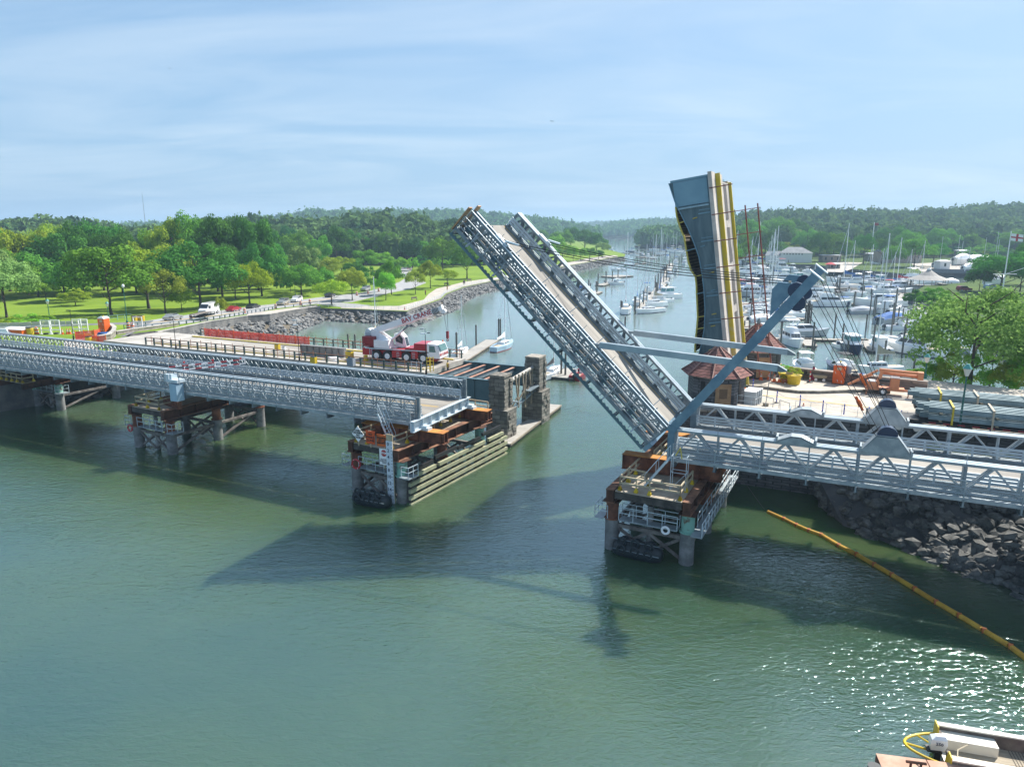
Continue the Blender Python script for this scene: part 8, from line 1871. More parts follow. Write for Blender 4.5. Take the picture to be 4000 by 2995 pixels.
# containment boom
bp_ = [(0, 215), (90, 255), (160, 290), (230, 320), (300, 345), (400, 405), (500, 455), (600, 512), (700, 570), (830, 650), (950, 725), (1080, 800), (1220, 885), (1370, 975), (1480, 1060)]
pts = [P(3000 + x / 1.446, 1850 + y / 1.446, .1) for x, y in bp_]; o0 = pts[0]
r_ = empty('floating_boom', o0, 0, 'long yellow floating containment boom stretched across the shaded water at the right', 'boom')
for a, b in zip(pts, pts[1:]):
 a2, b2 = a - o0, b - o0; MB().tube(a2, a2.lerp(b2, .93), .17, 8).build('float_section', boomy, r_)
mb = MB()
for a in pts[1:-1]: a2 = a - o0; mb.tube(a2 + Vector((-.1, .05, 0)), a2 + Vector((.1, -.05, 0)), .2, 8)
mb.build('connector', M('boom_connector', (.45, .12, .03), .7), r_)
q1, q0 = P(2985, 1990, .2), Wst(26.0, 4.0, 6.3); r2 = MB().tube(Vector((0, 0, 0)), q0 - q1, .02, 4).build('mooring_line', rope, loc=q1); tag(r2, 'thin line from the boom end up to the temporary bridge', 'rope')
# workboat and barge
A_, B_, C_ = P(3656, 2822, 1.15), P(3705, 2968, 1.15), P(4000, 2880, 1.15)
wd = C_ - A_; wh = math.atan2(wd.y, wd.x); W_ = abs((B_ - A_).dot(Vector((-math.sin(wh), math.cos(wh), 0))))
wb = empty('work_boat', (A_.x, A_.y, 0), wh, 'aluminium work boat with yellow stern guard, outboard motor and open grated deck', 'boat')
mb = MB(); alw = M('worn_aluminium', (.45, .42, .36), .5, .3, c2=(.62, .6, .55), scale=1)
mb.box(0, 8, -W_, 0, -.4, .45); mb.build('hull', alw, wb)
mb = MB(); mb.box(0, 8, -.18, 0, .452, 1.15); mb.box(0, 8, -W_, -W_ + .18, .452, 1.15); mb.box(0, .12, -.8, -.185, .452, 1.05); mb.box(0, .12, -W_ + .185, -W_ + .8, .452, 1.05); mb.build('gunwale', M('boat_dark_side', (.10, .08, .07), .7, c2=(.2, .17, .14), scale=1), wb)
mb = MB(); mb.box(-.02, 8, -.22, .04, 1.153, 1.22); mb.box(-.02, 8, -W_ - .04, -W_ + .22, 1.153, 1.22); mb.box(.14, 2.3, -.85, -.2, .46, .98); mb.box(.14, 2.6, -W_ + .2, -W_ + .6, .46, .98); mb.build('rub_rail', gelw, wb)
MB().box(.2, 8, -W_ + .19, -.19, .455, .50).build('deck', M('tan_grating', (.26, .22, .16), .8, c2=(.40, .34, .25), scale=.9, stretch=(.5, 6, 1)), wb)
mb = MB()
for k in range(40): mb.box(2.9 + k * .13, 2.93 + k * .13, -W_ + .65, -.2, .503, .515)
mb.build('deck_slats', M('slat_dark_brown', (.12, .10, .08), .8), wb)  # thin dark brown bars across the tan deck
mb = MB(); mb.hexa([(-.06, -.7, .2), (-.003, -.7, .2), (-.003, .02, .2), (-.06, .02, .2), (-.06, -.5, 1.3), (-.003, -.5, 1.3), (-.003, .02, 1.3), (-.06, .02, 1.3)]); mb.hexa([(-.06, -W_ - .02, .2), (-.003, -W_ - .02, .2), (-.003, -W_ + .8, .2), (-.06, -W_ + .8, .2), (-.06, -W_ - .02, 1.3), (-.003, -W_ - .02, 1.3), (-.003, -W_ + .4, 1.3), (-.06, -W_ + .4, 1.3)])
gp = [(-.04 - 1.5 * math.sin(math.pi * k / 12) ** .8, -.2 - (W_ - .35) * k / 12, .75) for k in range(13)]
mb.path(gp, .06, 8); mb.path([gp[6], (-.04, -W_ / 2, .5)], .05, 6); mb.path([gp[2], (-.04, -1.1, .6)], .04, 6); mb.build('stern_guard', yellow, wb)
mb = MB(); oy = -W_ * .55; mb.loft([[(-.55, oy - .15, .8), (0, oy - .16, .85), (0, oy + .16, .85), (-.55, oy + .15, .8)], [(-.6, oy - .21, 1.15), (.08, oy - .21, 1.2), (.08, oy + .21, 1.2), (-.6, oy + .21, 1.15)], [(-.56, oy - .2, 1.35), (.05, oy - .2, 1.4), (.05, oy + .2, 1.4), (-.56, oy + .2, 1.35)], [(-.38, oy - .1, 1.5), (-.02, oy - .11, 1.53), (-.02, oy + .11, 1.53), (-.38, oy + .1, 1.5)]]); om = mb.build('outboard_motor', gel, wb)
mb = MB(); mb.box(-.35, -.1, oy - .08, oy + .08, -.5, .79); mb.box(-.7, -.1, oy - .2, oy + .2, .72, .80); mb.build('leg', black, om); text_mesh('outboard_numerals', '250', .2, navy, om, frame((-.25, oy - .215, 1.18), (1, 0, 0), (0, 0, 1)), .004)
q = empty('life_ring', Vector((A_.x, A_.y, 0)) + Matrix.Rotation(wh, 3, 'Z') @ Vector((4.05, -1.15, .62)), 0, 'orange life ring lying on the work boat deck', 'life ring', 'life rings'); MB().torus((0, 0, 0), .42, .12, 'z', 24, 8).build('ring_body', M('faded_orange', (.62, .12, .06), .6), q)
mb = MB(); [mb.torus((.42 * math.cos(a_), .42 * math.sin(a_), 0), .115, .02, 'y', 8, 4) for a_ in (.5, 2.1, 3.6, 5.2)]; mb.build('band', white, q)
q = empty('fire_extinguisher', Vector((A_.x, A_.y, 0)) + Matrix.Rotation(wh, 3, 'Z') @ Vector((5.15, -.4, .5)), 0, 'red fire extinguisher beside the life ring in the work boat', 'fire extinguisher'); MB().lathe([(.09, 0), (.09, .35), (.03, .42)], 10).build('cylinder', red, q); MB().box(-.05, .05, -.02, .02, .42, .5).build('valve', black, q)
D0, D1 = P(3421, 2944, .95), P(3780, 2990, .95); bd_ = D1 - D0; bh_ = math.atan2(bd_.y, bd_.x)
bg_ = empty('deck_barge', (D0.x, D0.y, 0), bh_, 'rust-pink steel barge corner with black fenders at the bottom right', 'barge')
MB().box(0, 14, -7, 0, -.6, .95).build('hull', rustl, bg_); MB().box(0, 14, -7, 0, .953, 1.0).build('deck_plate', M('pink_primer_deck', (.46, .26, .18), .8, 0, c2=(.58, .38, .28), scale=1.2), bg_)
mb = MB()
for k in range(5): mb.box(2 + k * 2.2, 2.04 + k * 2.2, -7, 0, 1.003, 1.012)
for x, y in ((1.4, -.6), (4.5, -.5)): mb.tube((x - .2, y, 1.0), (x - .2, y, 1.25), .05, 6); mb.tube((x + .2, y, 1.0), (x + .2, y, 1.25), .05, 6); mb.tube((x - .4, y, 1.25), (x + .4, y, 1.25), .06, 6)
mb.build('cleat', rust, bg_)
for k, y in enumerate((-.9, -1.75)): MB().tube((-.3, y, -.5), (-.3, y, 1.05), .28, 14).build('tube_fender', rubber, bg_)
mb = MB(); mb.path([(1.4, -.6, 1.2), (1.7, -.9, 1.05), (1.2, -1.3, 1.03), (1.9, -1.7, 1.03), (1.5, -2.4, 1.03)], .03, 5); mb.path([(3.2, -.1, 1.05), (3.6, .9, 1.0), (4.4, 1.6, .9)], .025, 5); mb.build('mooring_rope', tancan, bg_)
# ================================================================ PLAZA ON THE RIGHT ABUTMENT
ZP = 7.0
mb = MB(); pz = [Wst(20.2, 15.9), Wst(41, 15.9), Wst(85, 13.5), Wst(85, 31), Wst(60, 35.5), Wst(43.6, 38.6), Wst(22.5, 41.3), Wst(20.2, 41.3)]
mb.prism([(p.x, p.y) for p in pz], -2, ZP - .004); mb.mat(1); mb.prism([(p.x, p.y) for p in pz], ZP - .003, ZP); tag(mb.build('plaza', [stoned, plazam]), 'pale concrete roadway and plaza of the right abutment on a dark stone wall', 'plaza', kind='structure')
def strip2(name, ps, qs, m_, dz, label):
 mb = MB(); U = [P(*p, ZP) for p in ps]; V_ = [P(*p, ZP) for p in qs]
 for i in range(len(U) - 1): mb.face([(p.x, p.y, ZP + dz) for p in (V_[i], V_[i + 1], U[i + 1], U[i])])
 return tag(mb.build(name, m_), label, name.replace('_', ' '), kind='structure')
C5 = lambda x, y: (2600 + x / 2.76, 1250 + y / 2.76)
strip2('faded_line', [C5(1000, 800), C5(1500, 860), C5(2208, 940), C5(2400, 965)], [C5(1000, 806), C5(1500, 866), C5(2208, 947), C5(2400, 972)], lineyel, .01, 'faded yellow line across the plaza roadway')
def wall_w(pts, h, th, label, m_, name='parapet_wall', zd=0.0, cap=None, pil=None):
 o0 = pts[0].copy(); r_ = empty(name, o0, 0, label, 'wall'); mb = MB(); mc = MB()
 for a, b in zip(pts, pts[1:]):
  a2, b2 = a - o0, b - o0; mb.beam(a2 + Vector((0, 0, (h - zd) / 2)), b2 + Vector((0, 0, (h - zd) / 2)), th, h + zd); mc.beam(a2 + Vector((0, 0, h + .07)), b2 + Vector((0, 0, h + .07)), th + .15, .13)
 mb.build('wall_face', m_, r_); mc.build('coping', cap or M('brown_coping', (.27, .23, .20), .85, 0, .15, .6), r_); return r_
fw = [P(2898, 1418, 8.05), P(3130, 1440, 8.05), P(3270, 1456, 8.05), P(3450, 1474, 8.05), P(3625, 1492, 8.05)]; fw = [Vector((p.x, p.y, 7)) for p in fw]
wall_w(fw, 1.0, .5, 'brown stone parapet wall along the marina side of the plaza', stoneb, zd=9)
wall_w([Wst(25, 16.2, 7), Wst(41, 16.2, 7), Wst(60, 15.2, 7), Wst(84, 13.9, 7)], .35, .5, 'low dark stone kerb wall of the plaza beside the temporary bridge', stoned, 'kerb_wall', cap=concrete)
rf = empty('wire_railing', Wst(25, 16.2, 7.4), BROT, 'thin wire railing on the kerb wall behind the right truss', 'railing'); mb = MB()
for k in range(18): mb.tube((k * 1.25, 0, 0), (k * 1.25, 0, 1.0), .022, 4)
mb.build('stanchions', galvl, rf); mb = MB(); mb.tube((0, 0, 1.0), (21.3, 0, 1.0), .015, 4); mb.tube((0, 0, .5), (21.3, 0, .5), .012, 4); mb.build('wires', galvl, rf)
def house(c, R, zt, za, label, rot=0.39, ext=None):
 r_ = empty('bridge_house', c, rot, label, 'building', 'octagonal bridge houses'); o = [(R * math.cos(k * math.pi / 4), R * math.sin(k * math.pi / 4)) for k in range(8)]
 MB().prism(o, -7.5, zt).build('wall', stoned, r_); MB().loft([[(x * 1.02, y * 1.02, zt - .35) for x, y in o], [(x * 1.02, y * 1.02, zt - .02) for x, y in o]]).build('lintel_band', stone, r_)
 mb = MB(); mb.loft([[(x * 1.26, y * 1.26, zt - .12) for x, y in o], [(x * .95, y * .95, zt + .45) for x, y in o], [(x * .42, y * .42, zt + (za - zt) * .68) for x, y in o], [(x * .06, y * .06, za) for x, y in o]]); rf_ = mb.build('roof', tiles, r_)
 mb = MB()
 for x, y in o: mb.path([(x * 1.27, y * 1.27, zt - .06), (x * .96, y * .96, zt + .5), (x * .43, y * .43, zt + (za - zt) * .69), (x * .06, y * .06, za + .03)], .07, 5)
 mb.build('hip_tiles', M('hip_tile', (.30, .17, .14), .8, 0, .2, 2), rf_); MB().lathe([(.32, za - .35), (.2, za), (.22, za + .3), (.05, za + .6)], 10).build('finial', galvd, rf_)
 cam2 = Vector((-c.x, -c.y)).normalized(); base = math.atan2(cam2.y, cam2.x) - rot
 def face_(off, w_, z0, z1, m_, nm, d=.03):
  k = round((base + off) / (math.pi / 4) - .5) + .5; an = k * math.pi / 4; ap = R * math.cos(math.pi / 8) + d; n_ = Vector((math.cos(an), math.sin(an), 0)); t_ = Vector((-n_.y, n_.x, 0)); mb = MB()
  mb.loft([[tuple(n_ * (ap + e2_) + t_ * x + ZS * z) for x, z in ((-w_ / 2, z0), (w_ / 2, z0), (w_ / 2, z1), (-w_ / 2, z1))] for e2_ in (-.06, .02)]); return mb.build(nm, m_, r_)
 face_(0, 1.45, .2, zt - .75, tan if 0 else plywood, 'boarded_window'); face_(0, .75, 1.0, zt - 1.2, M('board_inner', (.20, .12, .07), .8), 'board_patch', .055)
 for off in (math.pi / 4, -math.pi / 4): face_(off, .4, .4, zt - .6, black, 'slit_window')
 return r_
hc = P(2775, 1596, 7) ; hc = Vector((hc.x, hc.y, 7)) + NX * 2.4
zt = Zat(2775, 1468, hc.y - 2.2).z - 7; za = Zat(2785, 1354, hc.y).z - 7
house(hc, 2.62, zt, za, 'octagonal dark stone bridge house with a red tiled roof and boarded window')
hc2 = Wst(24.6, 33.4, 7); house(hc2, 2.6, 3.2, 5.9, 'second octagonal bridge house, its red tiled roof showing right of the upright leaf')
ch2 = P(2930, 1395, 7); ch2 = Vector((ch2.x, ch2.y, 7)); thing_box('stone_pillar', ch2, BROT, 'brown stone pillar beside the second red roof', 'pillar', [('shaft', stoneb, lambda mb: mb.box(-.7, .7, -.7, .7, -8, 2.6)), ('cap', stonet, lambda mb: mb.box(-.8, .8, -.8, .8, 2.602, 2.8))])
lw = empty('abutment_wall', Wst(19.0, 13.5, 0), BROT, 'dark stone abutment wall below the bridge house', 'wall'); MB().box(0, 4.5, 0, 3.5, -2, 7.2).build('wall_face', stoned, lw); MB().box(-.1, 4.6, -.1, 3.6, 7.203, 7.4).build('coping', stone, lw)
C4 = lambda x, y: (3000 + x / 2.208, 1350 + y / 2.208)
def pc(f, x, y): return P(*f(x, y), ZP)
for k, (x, y, lab) in enumerate(((735, 768, 'alone at the corner of the bridge house'), (945, 636, 'leftmost of the group by the yellow rails'), (977, 634, 'second of the group by the yellow rails'), (1027, 645, 'third of the group by the yellow rails'), (1112, 642, 'fourth of the group, under the yellow rail'), (1171, 662, 'fifth of the group, nearest the camera'), (1226, 668, 'beside the yellow planter'), (1480, 988, 'standing alone by the kerb wall'))):
 inst('cone', mk_cone, pc(C5, x, y), k, 'orange cone with white bands, ' + lab, 'traffic cone', 'traffic cones on the plaza', 1.1)
inst('drum', mk_drum, pc(C5, 850, 848), 0, 'orange and white traffic drum beside the stacked crates', 'traffic drum', None, 1.0)
def mk_boll():
 r_ = empty('stanchion_post'); MB().lathe([(.22, 0), (.2, .06), (.07, .1)], 10).build('base', rubber, r_); mb = MB(); mb.lathe([(.055, .1), (.055, .85)], 8); mb.mat(1).lathe([(.057, .852), (.057, .92)], 8); mb.mat(0).lathe([(.055, .922), (.05, 1.15)], 8); mb.build('post', [bollb, linewh], r_); return r_
bl = [C5(760, 830), C5(938, 755), C5(1195, 892), C5(1445, 935), C5(1690, 995), C5(1918, 1040), C5(2180, 1072), C4(865, 640), C4(1140, 668), C4(1540, 750), C4(1905, 800)]
bl.sort(); bpts = []
for k, uv in enumerate(bl): p = P(*uv, ZP); bpts.append(p); inst('boll', mk_boll, p, 0, 'blue plastic stanchion post, %s from the left along the plaza' % ORD[k], 'post', 'blue stanchion posts')
ch_o = bpts[2]; mb = MB()
for a, b in zip(bpts[2:7], bpts[3:8]):
 mb.path([(a.lerp(b, q / 6) + ZS * (1.05 - 4 * .35 * (q / 6) * (1 - q / 6))) - ch_o for q in range(7)], .012, 4)
tag(mb.build('chain', bollb, loc=ch_o), 'thin blue chain sagging between the stanchion posts', 'chain')
def mk_chan():
 r_ = empty('channeliser_post'); MB().lathe([(.3, 0), (.28, .06), (.08, .1)], 8).build('base', rubber, r_); mb = MB()
 for k in range(5): mb.mat(k % 2); mb.lathe([(.06, .1 + k * .2), (.06, .298 + k * .2)], 8)
 mb.build('post', [red, linewh], r_); return r_
for x, y, lab in ((805, 650, 'left one beside the upright leaf'), (1553, 672, 'right one beyond the yellow planters')): inst('chan', mk_chan, pc(C5, x, y), 0, 'red and white channeliser post, ' + lab, 'post', 'red channeliser posts', 1.15)
p = pc(C5, 1865, 682); toilet(p, BROT - .15, 'orange portable toilet with a white roof beside the parapet wall', 1.0)
for x, y, h, r, m_, lid, lab in ((1958, 682, 1.7, .3, greycan, greycan, 'tall dark grey bin right of the orange toilet'), (2028, 692, .95, .42, M('brown_bin', (.09, .06, .05), .7), blackcan, 'round brown waste bin with a domed lid'), (2105, 690, .9, .42, M('brown_bin', (.09, .06, .05), .7), bluecan, 'waste bin with a bright blue lid')):
 thing_box('waste_bin', pc(C5, x, y), 0, lab, 'bin', [('bin_body', m_, lambda mb: mb.lathe([(r * .85, 0), (r, h)], 12)), ('lid', lid, lambda mb: mb.lathe([(r * 1.08, h + .002), (r * .9, h + .18), (r * .3, h + .3)], 12))], 'waste bins')
for k, (x, y, s_, lab) in enumerate(((1290, 665, .95, 'left'), (1378, 688, 1.0, 'right'))):
 p = pc(C5, x, y); thing_box('planter', p, 0, 'large yellow round planter, the %s one of two with green bushes' % lab, 'planter', [('pot', yellow, lambda mb: mb.lathe([(.62, 0), (.7, .5), (.66, .55), (.82, 1.0), (.72, 1.0)], 16)), ('earth', soil, lambda mb: mb.lathe([(.7, .9), (.5, .95)], 12))], 'yellow planters')
 tree(p + ZS * .95, 1.0, 1.9, 'light' if k == 0 else 'gold', 'bush', 'leafy bush growing in the %s yellow planter' % lab, 'bushes in the planters', 'shrub', 'shrub', trunk=False)
for x, y, lab in ((905, 560, 'at the left end of the yellow rails'), (1175, 590, 'behind the yellow rail end'), (1280, 678, 'in front of the yellow planter')):
 p = pc(C5, x, y); thing_box('flower_pot', p, 0, 'terracotta pot ' + lab, 'flower pot', [('pot', M('terracotta', (.30, .11, .06), .8), lambda mb: mb.lathe([(.25, 0), (.38, .45)], 10))], 'terracotta pots')
 tree(p + ZS * .45, .55, .95, 'mid', 'bush', 'small plant in the terracotta pot ' + lab, 'pot plants', 'plant', 'plant', trunk=False)
thing_box('notice_board', pc(C5, 1325, 683), BROT, 'blank tan board on a white stand in front of the planters', 'notice board', [('board', tan, lambda mb: mb.box(-.33, .33, -.02, .02, .85, 1.6)), ('stand', white, lambda mb: [mb.beam((0, 0, 0), (0, 0, .85), .08, .08), mb.beam((-.4, -.2, 0), (0, 0, .5), .06, .06), mb.beam((.4, -.2, 0), (0, 0, .5), .06, .06)])])
def yrail(x0, y0, x1, y1, lab):
 a, b = pc(C5, x0, y0), pc(C5, x1, y1); d = b - a; thing_box('pipe_barrier', a, 0, lab, 'barrier', [('pipe_frame', M('tan_yellow_pipe', (.55, .38, .15), .6), lambda mb: mb.path([(0, 0, 0), (0, 0, 1.0), (d.x, d.y, 1.0), (d.x, d.y, 0)], .04, 6) or mb.path([(0, 0, .5), (d.x, d.y, .5)], .03, 6))], 'yellow pipe barriers')
yrail(882, 590, 1170, 620, 'long yellow pipe barrier left of the planters'); yrail(1190, 600, 1240, 560, 'short tilted yellow pipe barrier at the planters')
thing_box('gas_cylinder_cart', pc(C5, 832, 740), BROT, 'dark green gas cylinder cart standing by the upright leaf', 'cart', [('cylinder', M('bottle_green', (.03, .07, .035), .5), lambda mb: mb.lathe([(.3, .15), (.3, 1.7), (.12, 1.95)], 12)), ('wheel', rubber, lambda mb: mb.tube((-.35, -.2, .2), (-.25, -.2, .2), .2, 10)), ('valve', orange, lambda mb: mb.box(-.1, .25, -.1, .1, 1.9, 2.05))])
p = pc(C5, 905, 915); crm = M('crate_white', (.50, .54, .56), .5, 0, .08, 1)
for k in range(4):
 for j in range(2):
  q = p + AX * (-.1 + k * .0) + NX * (.55 * k) + ZS * (.68 * j) + AX * (.12 * k)
  thing_box('stacked_crate', q, BROT, 'pale grey plastic crate, %s in the row of four, %s layer' % (['front', 'second', 'third', 'back'][k], ['lower', 'upper'][j]), 'crate', [('crate_shell', crm, lambda mb: [mb.box(-.65, .65, -.25, .25, .02, .62)] + [mb.box(-.6 + i * .2, -.57 + i * .2, -.275, -.252, .05, .6) for i in range(7)]), ('lid', white, lambda mb: mb.box(-.68, .68, -.27, .27, .622, .66))], 'stacked plastic crates')
thing_box('wheelchair', pc(C5, 1518, 640), BROT, 'black folded chair frame near the parapet wall', 'chair', [('frame', black, lambda mb: [mb.beam((x, y, 0), (x, y, 1.1), .05, .05) for x in (-.3, .3) for y in (-.2, .2)] + [mb.box(-.3, .3, -.2, .2, .5, .56), mb.box(-.3, .3, .18, .24, .6, 1.1)])])
thing_box('standing_pump', pc(C5, 1588, 640), 0, 'magenta hooded stand against the parapet wall', 'stand', [('hood', M('magenta_cover', (.30, .02, .08), .7), lambda mb: mb.lathe([(.42, 0), (.3, .6), (.14, 1.1), (.12, 1.4)], 8)), ('cap', blackcan, lambda mb: mb.lathe([(.16, 1.402), (.05, 1.5)], 8))])
thing_box('hand_cart', pc(C5, 1662, 655), BROT, 'low tan cart with white wheels on the plaza', 'cart', [('body', tancan, lambda mb: mb.hexa([(-.6, -.25, .35), (.6, -.25, .35), (.6, .25, .35), (-.6, .25, .35), (-.75, -.3, .65), (.75, -.3, .65), (.75, .3, .65), (-.75, .3, .65)])), ('wheel', white, lambda mb: mb.tube((-.4, -.32, .16), (-.4, -.24, .16), .16, 10)), ('wheel', white, lambda mb: mb.tube((.4, -.32, .16), (.4, -.24, .16), .16, 10))])
thing_box('generator', pc(C5, 758, 865), BROT, 'small grey equipment case at the foot of the bridge house', 'equipment', [('case', galvd, lambda mb: mb.box(-.5, .5, -.3, .3, .1, .7)), ('handle', black, lambda mb: mb.tube((-.5, 0, .8), (.5, 0, .8), .03, 5))])
thing_box('signal_pole', pc(C5, 1078, 925), 0, 'thin grey pole on a small wooden block beside the crates', 'pole', [('pole', galvd, lambda mb: mb.tube((0, 0, .2), (.25, .1, 3.3), .035, 6)), ('block', wood, lambda mb: mb.box(-.2, .2, -.2, .2, 0, .3))])
for k, (x0, y0, x1, y1) in enumerate(((1000, 905, 1155, 945), (1220, 965, 1330, 1000))):
 a, b = pc(C5, x0, y0), pc(C5, x1, y1); d = b - a; thing_box('pipe_hoop', a, 0, ['taller', 'lower'][k] + ' grey pipe hoop railing on the plaza near the kerb wall', 'railing', [('hoop', galvd, lambda mb: mb.path([(0, 0, 0), (0, 0, .9), (d.x, d.y, .9), (d.x, d.y, 0)], .03, 5)), ('foot', galvd, lambda mb: mb.box(-.15, .15, -.1, .1, 0, .03))], 'pipe hoops')
kp = [pc(C5, x, y) for x, y in ((740, 722), (900, 728), (1100, 745), (1290, 772), (1450, 788), (1650, 790), (1900, 782), (2100, 776), (2300, 780), (2420, 790))]
o0 = kp[0]; mb = MB(); [mb.beam(a - o0 + ZS * .14, b - o0 + ZS * .14, .3, .26) for a, b in zip(kp, kp[1:])]; tag(mb.build('kerb_line', M('mottled_kerb', (.14, .13, .11), .9, 0, c2=(.30, .28, .24), scale=1.5), loc=o0), 'long dark curving kerb line across the plaza', 'kerb')
# orange boom lift on its trailer
p = P(3446, 1538, ZP); lf = empty('boom_lift', p, BROT, 'orange towable boom lift folded on its trailer by the parapet wall', 'boom lift')
mb = MB(); mb.box(-1.6, 1.9, -.5, .5, .45, .7); mb.beam((1.9, 0, .5), (3.6, 0, .45), .15, .15); mb.box(-1.5, -.6, -.45, .45, .7, 1.25); mb.box(.6, 1.4, -.45, .45, .7, 1.75); mb.build('trailer_frame', liftor, lf)
mb = MB(); mb.beam((-.6, -.1, .7), (-.2, -.1, 2.5), .4, .3); mb.beam((-.5, -.1, 2.45), (3.2, -.1, 2.35), .3, .3); mb.beam((-.4, .3, 2.1), (3.0, .3, 1.95), .26, .26); mb.beam((-.6, -.1, 2.4), (-3.2, -.2, .7), .2, .2); mb.beam((-1.0, .2, 1.9), (-2.6, .2, 1.0), .16, .16); mb.box(2.9, 3.4, -.4, .4, 1.75, 2.5); mb.build('folded_boom', liftor, lf)
MB().box(-1.4, -.7, -.42, .42, 1.252, 1.34).build('control_cover', gel, lf); MB().box(.6, 1.4, -.4, .4, 1.752, 1.85).build('engine_cover', gel, lf); MB().box(-.4, .5, -.4, .1, 1.3, 1.55).build('hose_tray', black, lf)
for sy in (-1, 1): w_ = MB().tube((0, sy * .55, .38), (0, sy * .85, .38), .38, 16).build('wheel', rubber, lf); MB().tube((0, sy * .7, .38), (0, sy * .87, .38), .2, 12).build('rim', white, w_)
for x in (-1.4, 2.3): MB().beam((x, -.5, .5), (x - .1, -1.1, .05), .1, .1).build('outrigger_leg', liftor, lf)
# steel-laden trailers
st_m = M('bundled_steel', (.16, .23, .25), .5, .2, c2=(.34, .42, .44), scale=.4)
def bundle(p, L_, label, rows_, lay, wheels=True):
 r_ = empty('flatbed_trailer', p, BROT, label, 'trailer', 'trailers loaded with steel')
 mb = MB(); mb.box(0 if not wheels else -4.2, L_, -1.2, 1.2, 1.0, 1.25); mb.build('flatbed', black, r_)
 mb = MB()
 for k in range(30): mb.box(.3 + k * 1.0, .8 + k * 1.0, -1.225, -1.203, 1.05, 1.18) if .8 + k < L_ else None
 mb.build('reflective_tape', redd, r_)
 if wheels:
  for x in (-1.75, -.45):
   w_ = MB().tube((x, -1.2, .52), (x, -.7, .52), .52, 18).build('wheel', rubber, r_); MB().tube((x, -1.0, .52), (x, -1.22, .52), .28, 12).build('rim', alum, w_)
   MB().tube((x, .7, .52), (x, 1.2, .52), .52, 14).build('wheel', rubber, r_)
  mb = MB(); mb.box(-4.2, -4.1, -1.2, 1.2, .3, 1.0); mb.beam((-4.2, -1.1, 1.3), (-4.2, -1.1, 1.8), .1, .1); mb.build('rear_bumper', galvd, r_)
 rn = random.Random(int(L_ * 10 + lay)); mb = MB()
 for j in range(lay):
  z = 1.32 + j * .62
  for i in range(rows_):
   y = -1.1 + i * 2.2 / (rows_ - 1); x0 = rn.uniform(-.6, .5); igirder(mb, (x0, y, z + .27), (L_, y, z + .22), .2, .34, 50)
 mb.build('steel_beams', st_m, r_)
 mb = MB()
 for j in range(lay):
  for k in range(5): mb.box(1 + k * 3.8, 1.2 + k * 3.8, -1.25, 1.25, 1.26 + j * .62, 1.33 + j * .62)
 mb.build('timber_dunnage', woodn, r_)
 h = 1.32 + lay * .62
 for k in range(6):
  x = 1.8 + k * (1.7 if k % 2 else 2.1) + k; mb = MB(); mb.box(x, x + .14, -1.36, -1.34, 1.1, h); mb.box(x, x + .14, -1.36, 1.36, h - .02, h + .01); mb.build('strap', [yellow, tan][0 if k < 1 and L_ > 21 else 1], r_)
p = P(3604, 1700, ZP); bundle(p + NX * 1.2, 22, 'flatbed trailer stacked with grey steel beams, the nearer one beside the green lamp', 5, 2)
p = P(3568, 1645, ZP); bundle(p + NX * 1.9, 24, 'farther stack of strapped steel beams behind the laden trailer', 5, 2, False)
lamp(P(3022 + 723, 1690, ZP + .5), 4.6, 'green lamp post with a verdigris lantern in front of the steel trailer', 'lantern', M('green_lamp_paint', (.02, .12, .10), .5))
thing_box('lamp_pedestal', P(3745, 1693, ZP), BROT, 'square stone pedestal under the green lamp post', 'pedestal', [('block', stone, lambda mb: mb.box(-.8, .8, -.6, .6, 0, .45)), ('slab', concrete, lambda mb: mb.box(-.9, .9, -.7, .7, .452, .52))])
p = P(3612, 1478, 7.6); lamp(p, Zat(3618, 1398, p.y).z - 7.6 - .5, 'dark green lamp post on the end of the parapet wall', 'lantern', greenp)
# traffic gate in the left bridge
gs = empty('barrier_gate', Wst(-27.9, -.3, 7.0), BROT, 'pale blue-grey gate machine cabinet on the left bridge walkway', 'barrier machine')
mb = MB(); mb.box(-.5, .5, -.7, .2, -.9, .9); mb.build('cabinet', M('pale_blue_cabinet', (.33, .47, .58), .5, .2, .1, .6), gs); mb = MB(); mb.box(-.7, .6, -.6, .4, 1.0, 1.3); mb.box(-1.7, -1.1, -.2, .1, .9, 1.7); mb.box(-.7, -.4, -.4, .3, 1.3, 1.8); mb.build('machinery_box', galvl, gs)
mb = MB()
for x in (-1.0, .9): mb.tube((x, -.6, .9), (x, -.6, 2.0), .04, 6)
mb.tube((-1, -.6, 2.0), (.9, -.6, 2.0), .04, 6); mb.build('frame', galv, gs)
a = empty('striped_gate', Wst(Tst(965, 1425, 8.6)[0], 8.6, 8.4), BROT, 'red and white striped barrier arm reaching over the left bridge roadway', 'gate', None); mb = MB()
for k in range(12):
 mb.mat(k % 2); q0, q1 = Vector((-.2 - k * .42, -k * .5, -.02 * k)), Vector((-.2 - (k + 1) * .42, -(k + 1) * .5, -.02 * (k + 1)))
 for z in (0, .45): mb.beam(q0 + ZS * z, q1 + ZS * z, .06, .14)
mb.build('striped_boards', [white, red], a); mb = MB(); [mb.beam((-.3 - k * 1.0, -k * 1.2, -.05 * k), (-.3 - k * 1.0, -k * 1.2, .5 - .05 * k), .05, .05) for k in range(5)]; mb.build('links', white, a)
for k in range(3): MB().lathe([(.1, .52), (.1, .72)], 8, (-.5 - k * 1.9, -.4 - k * 2.2, 0)).build('warning_lamp', red, a)
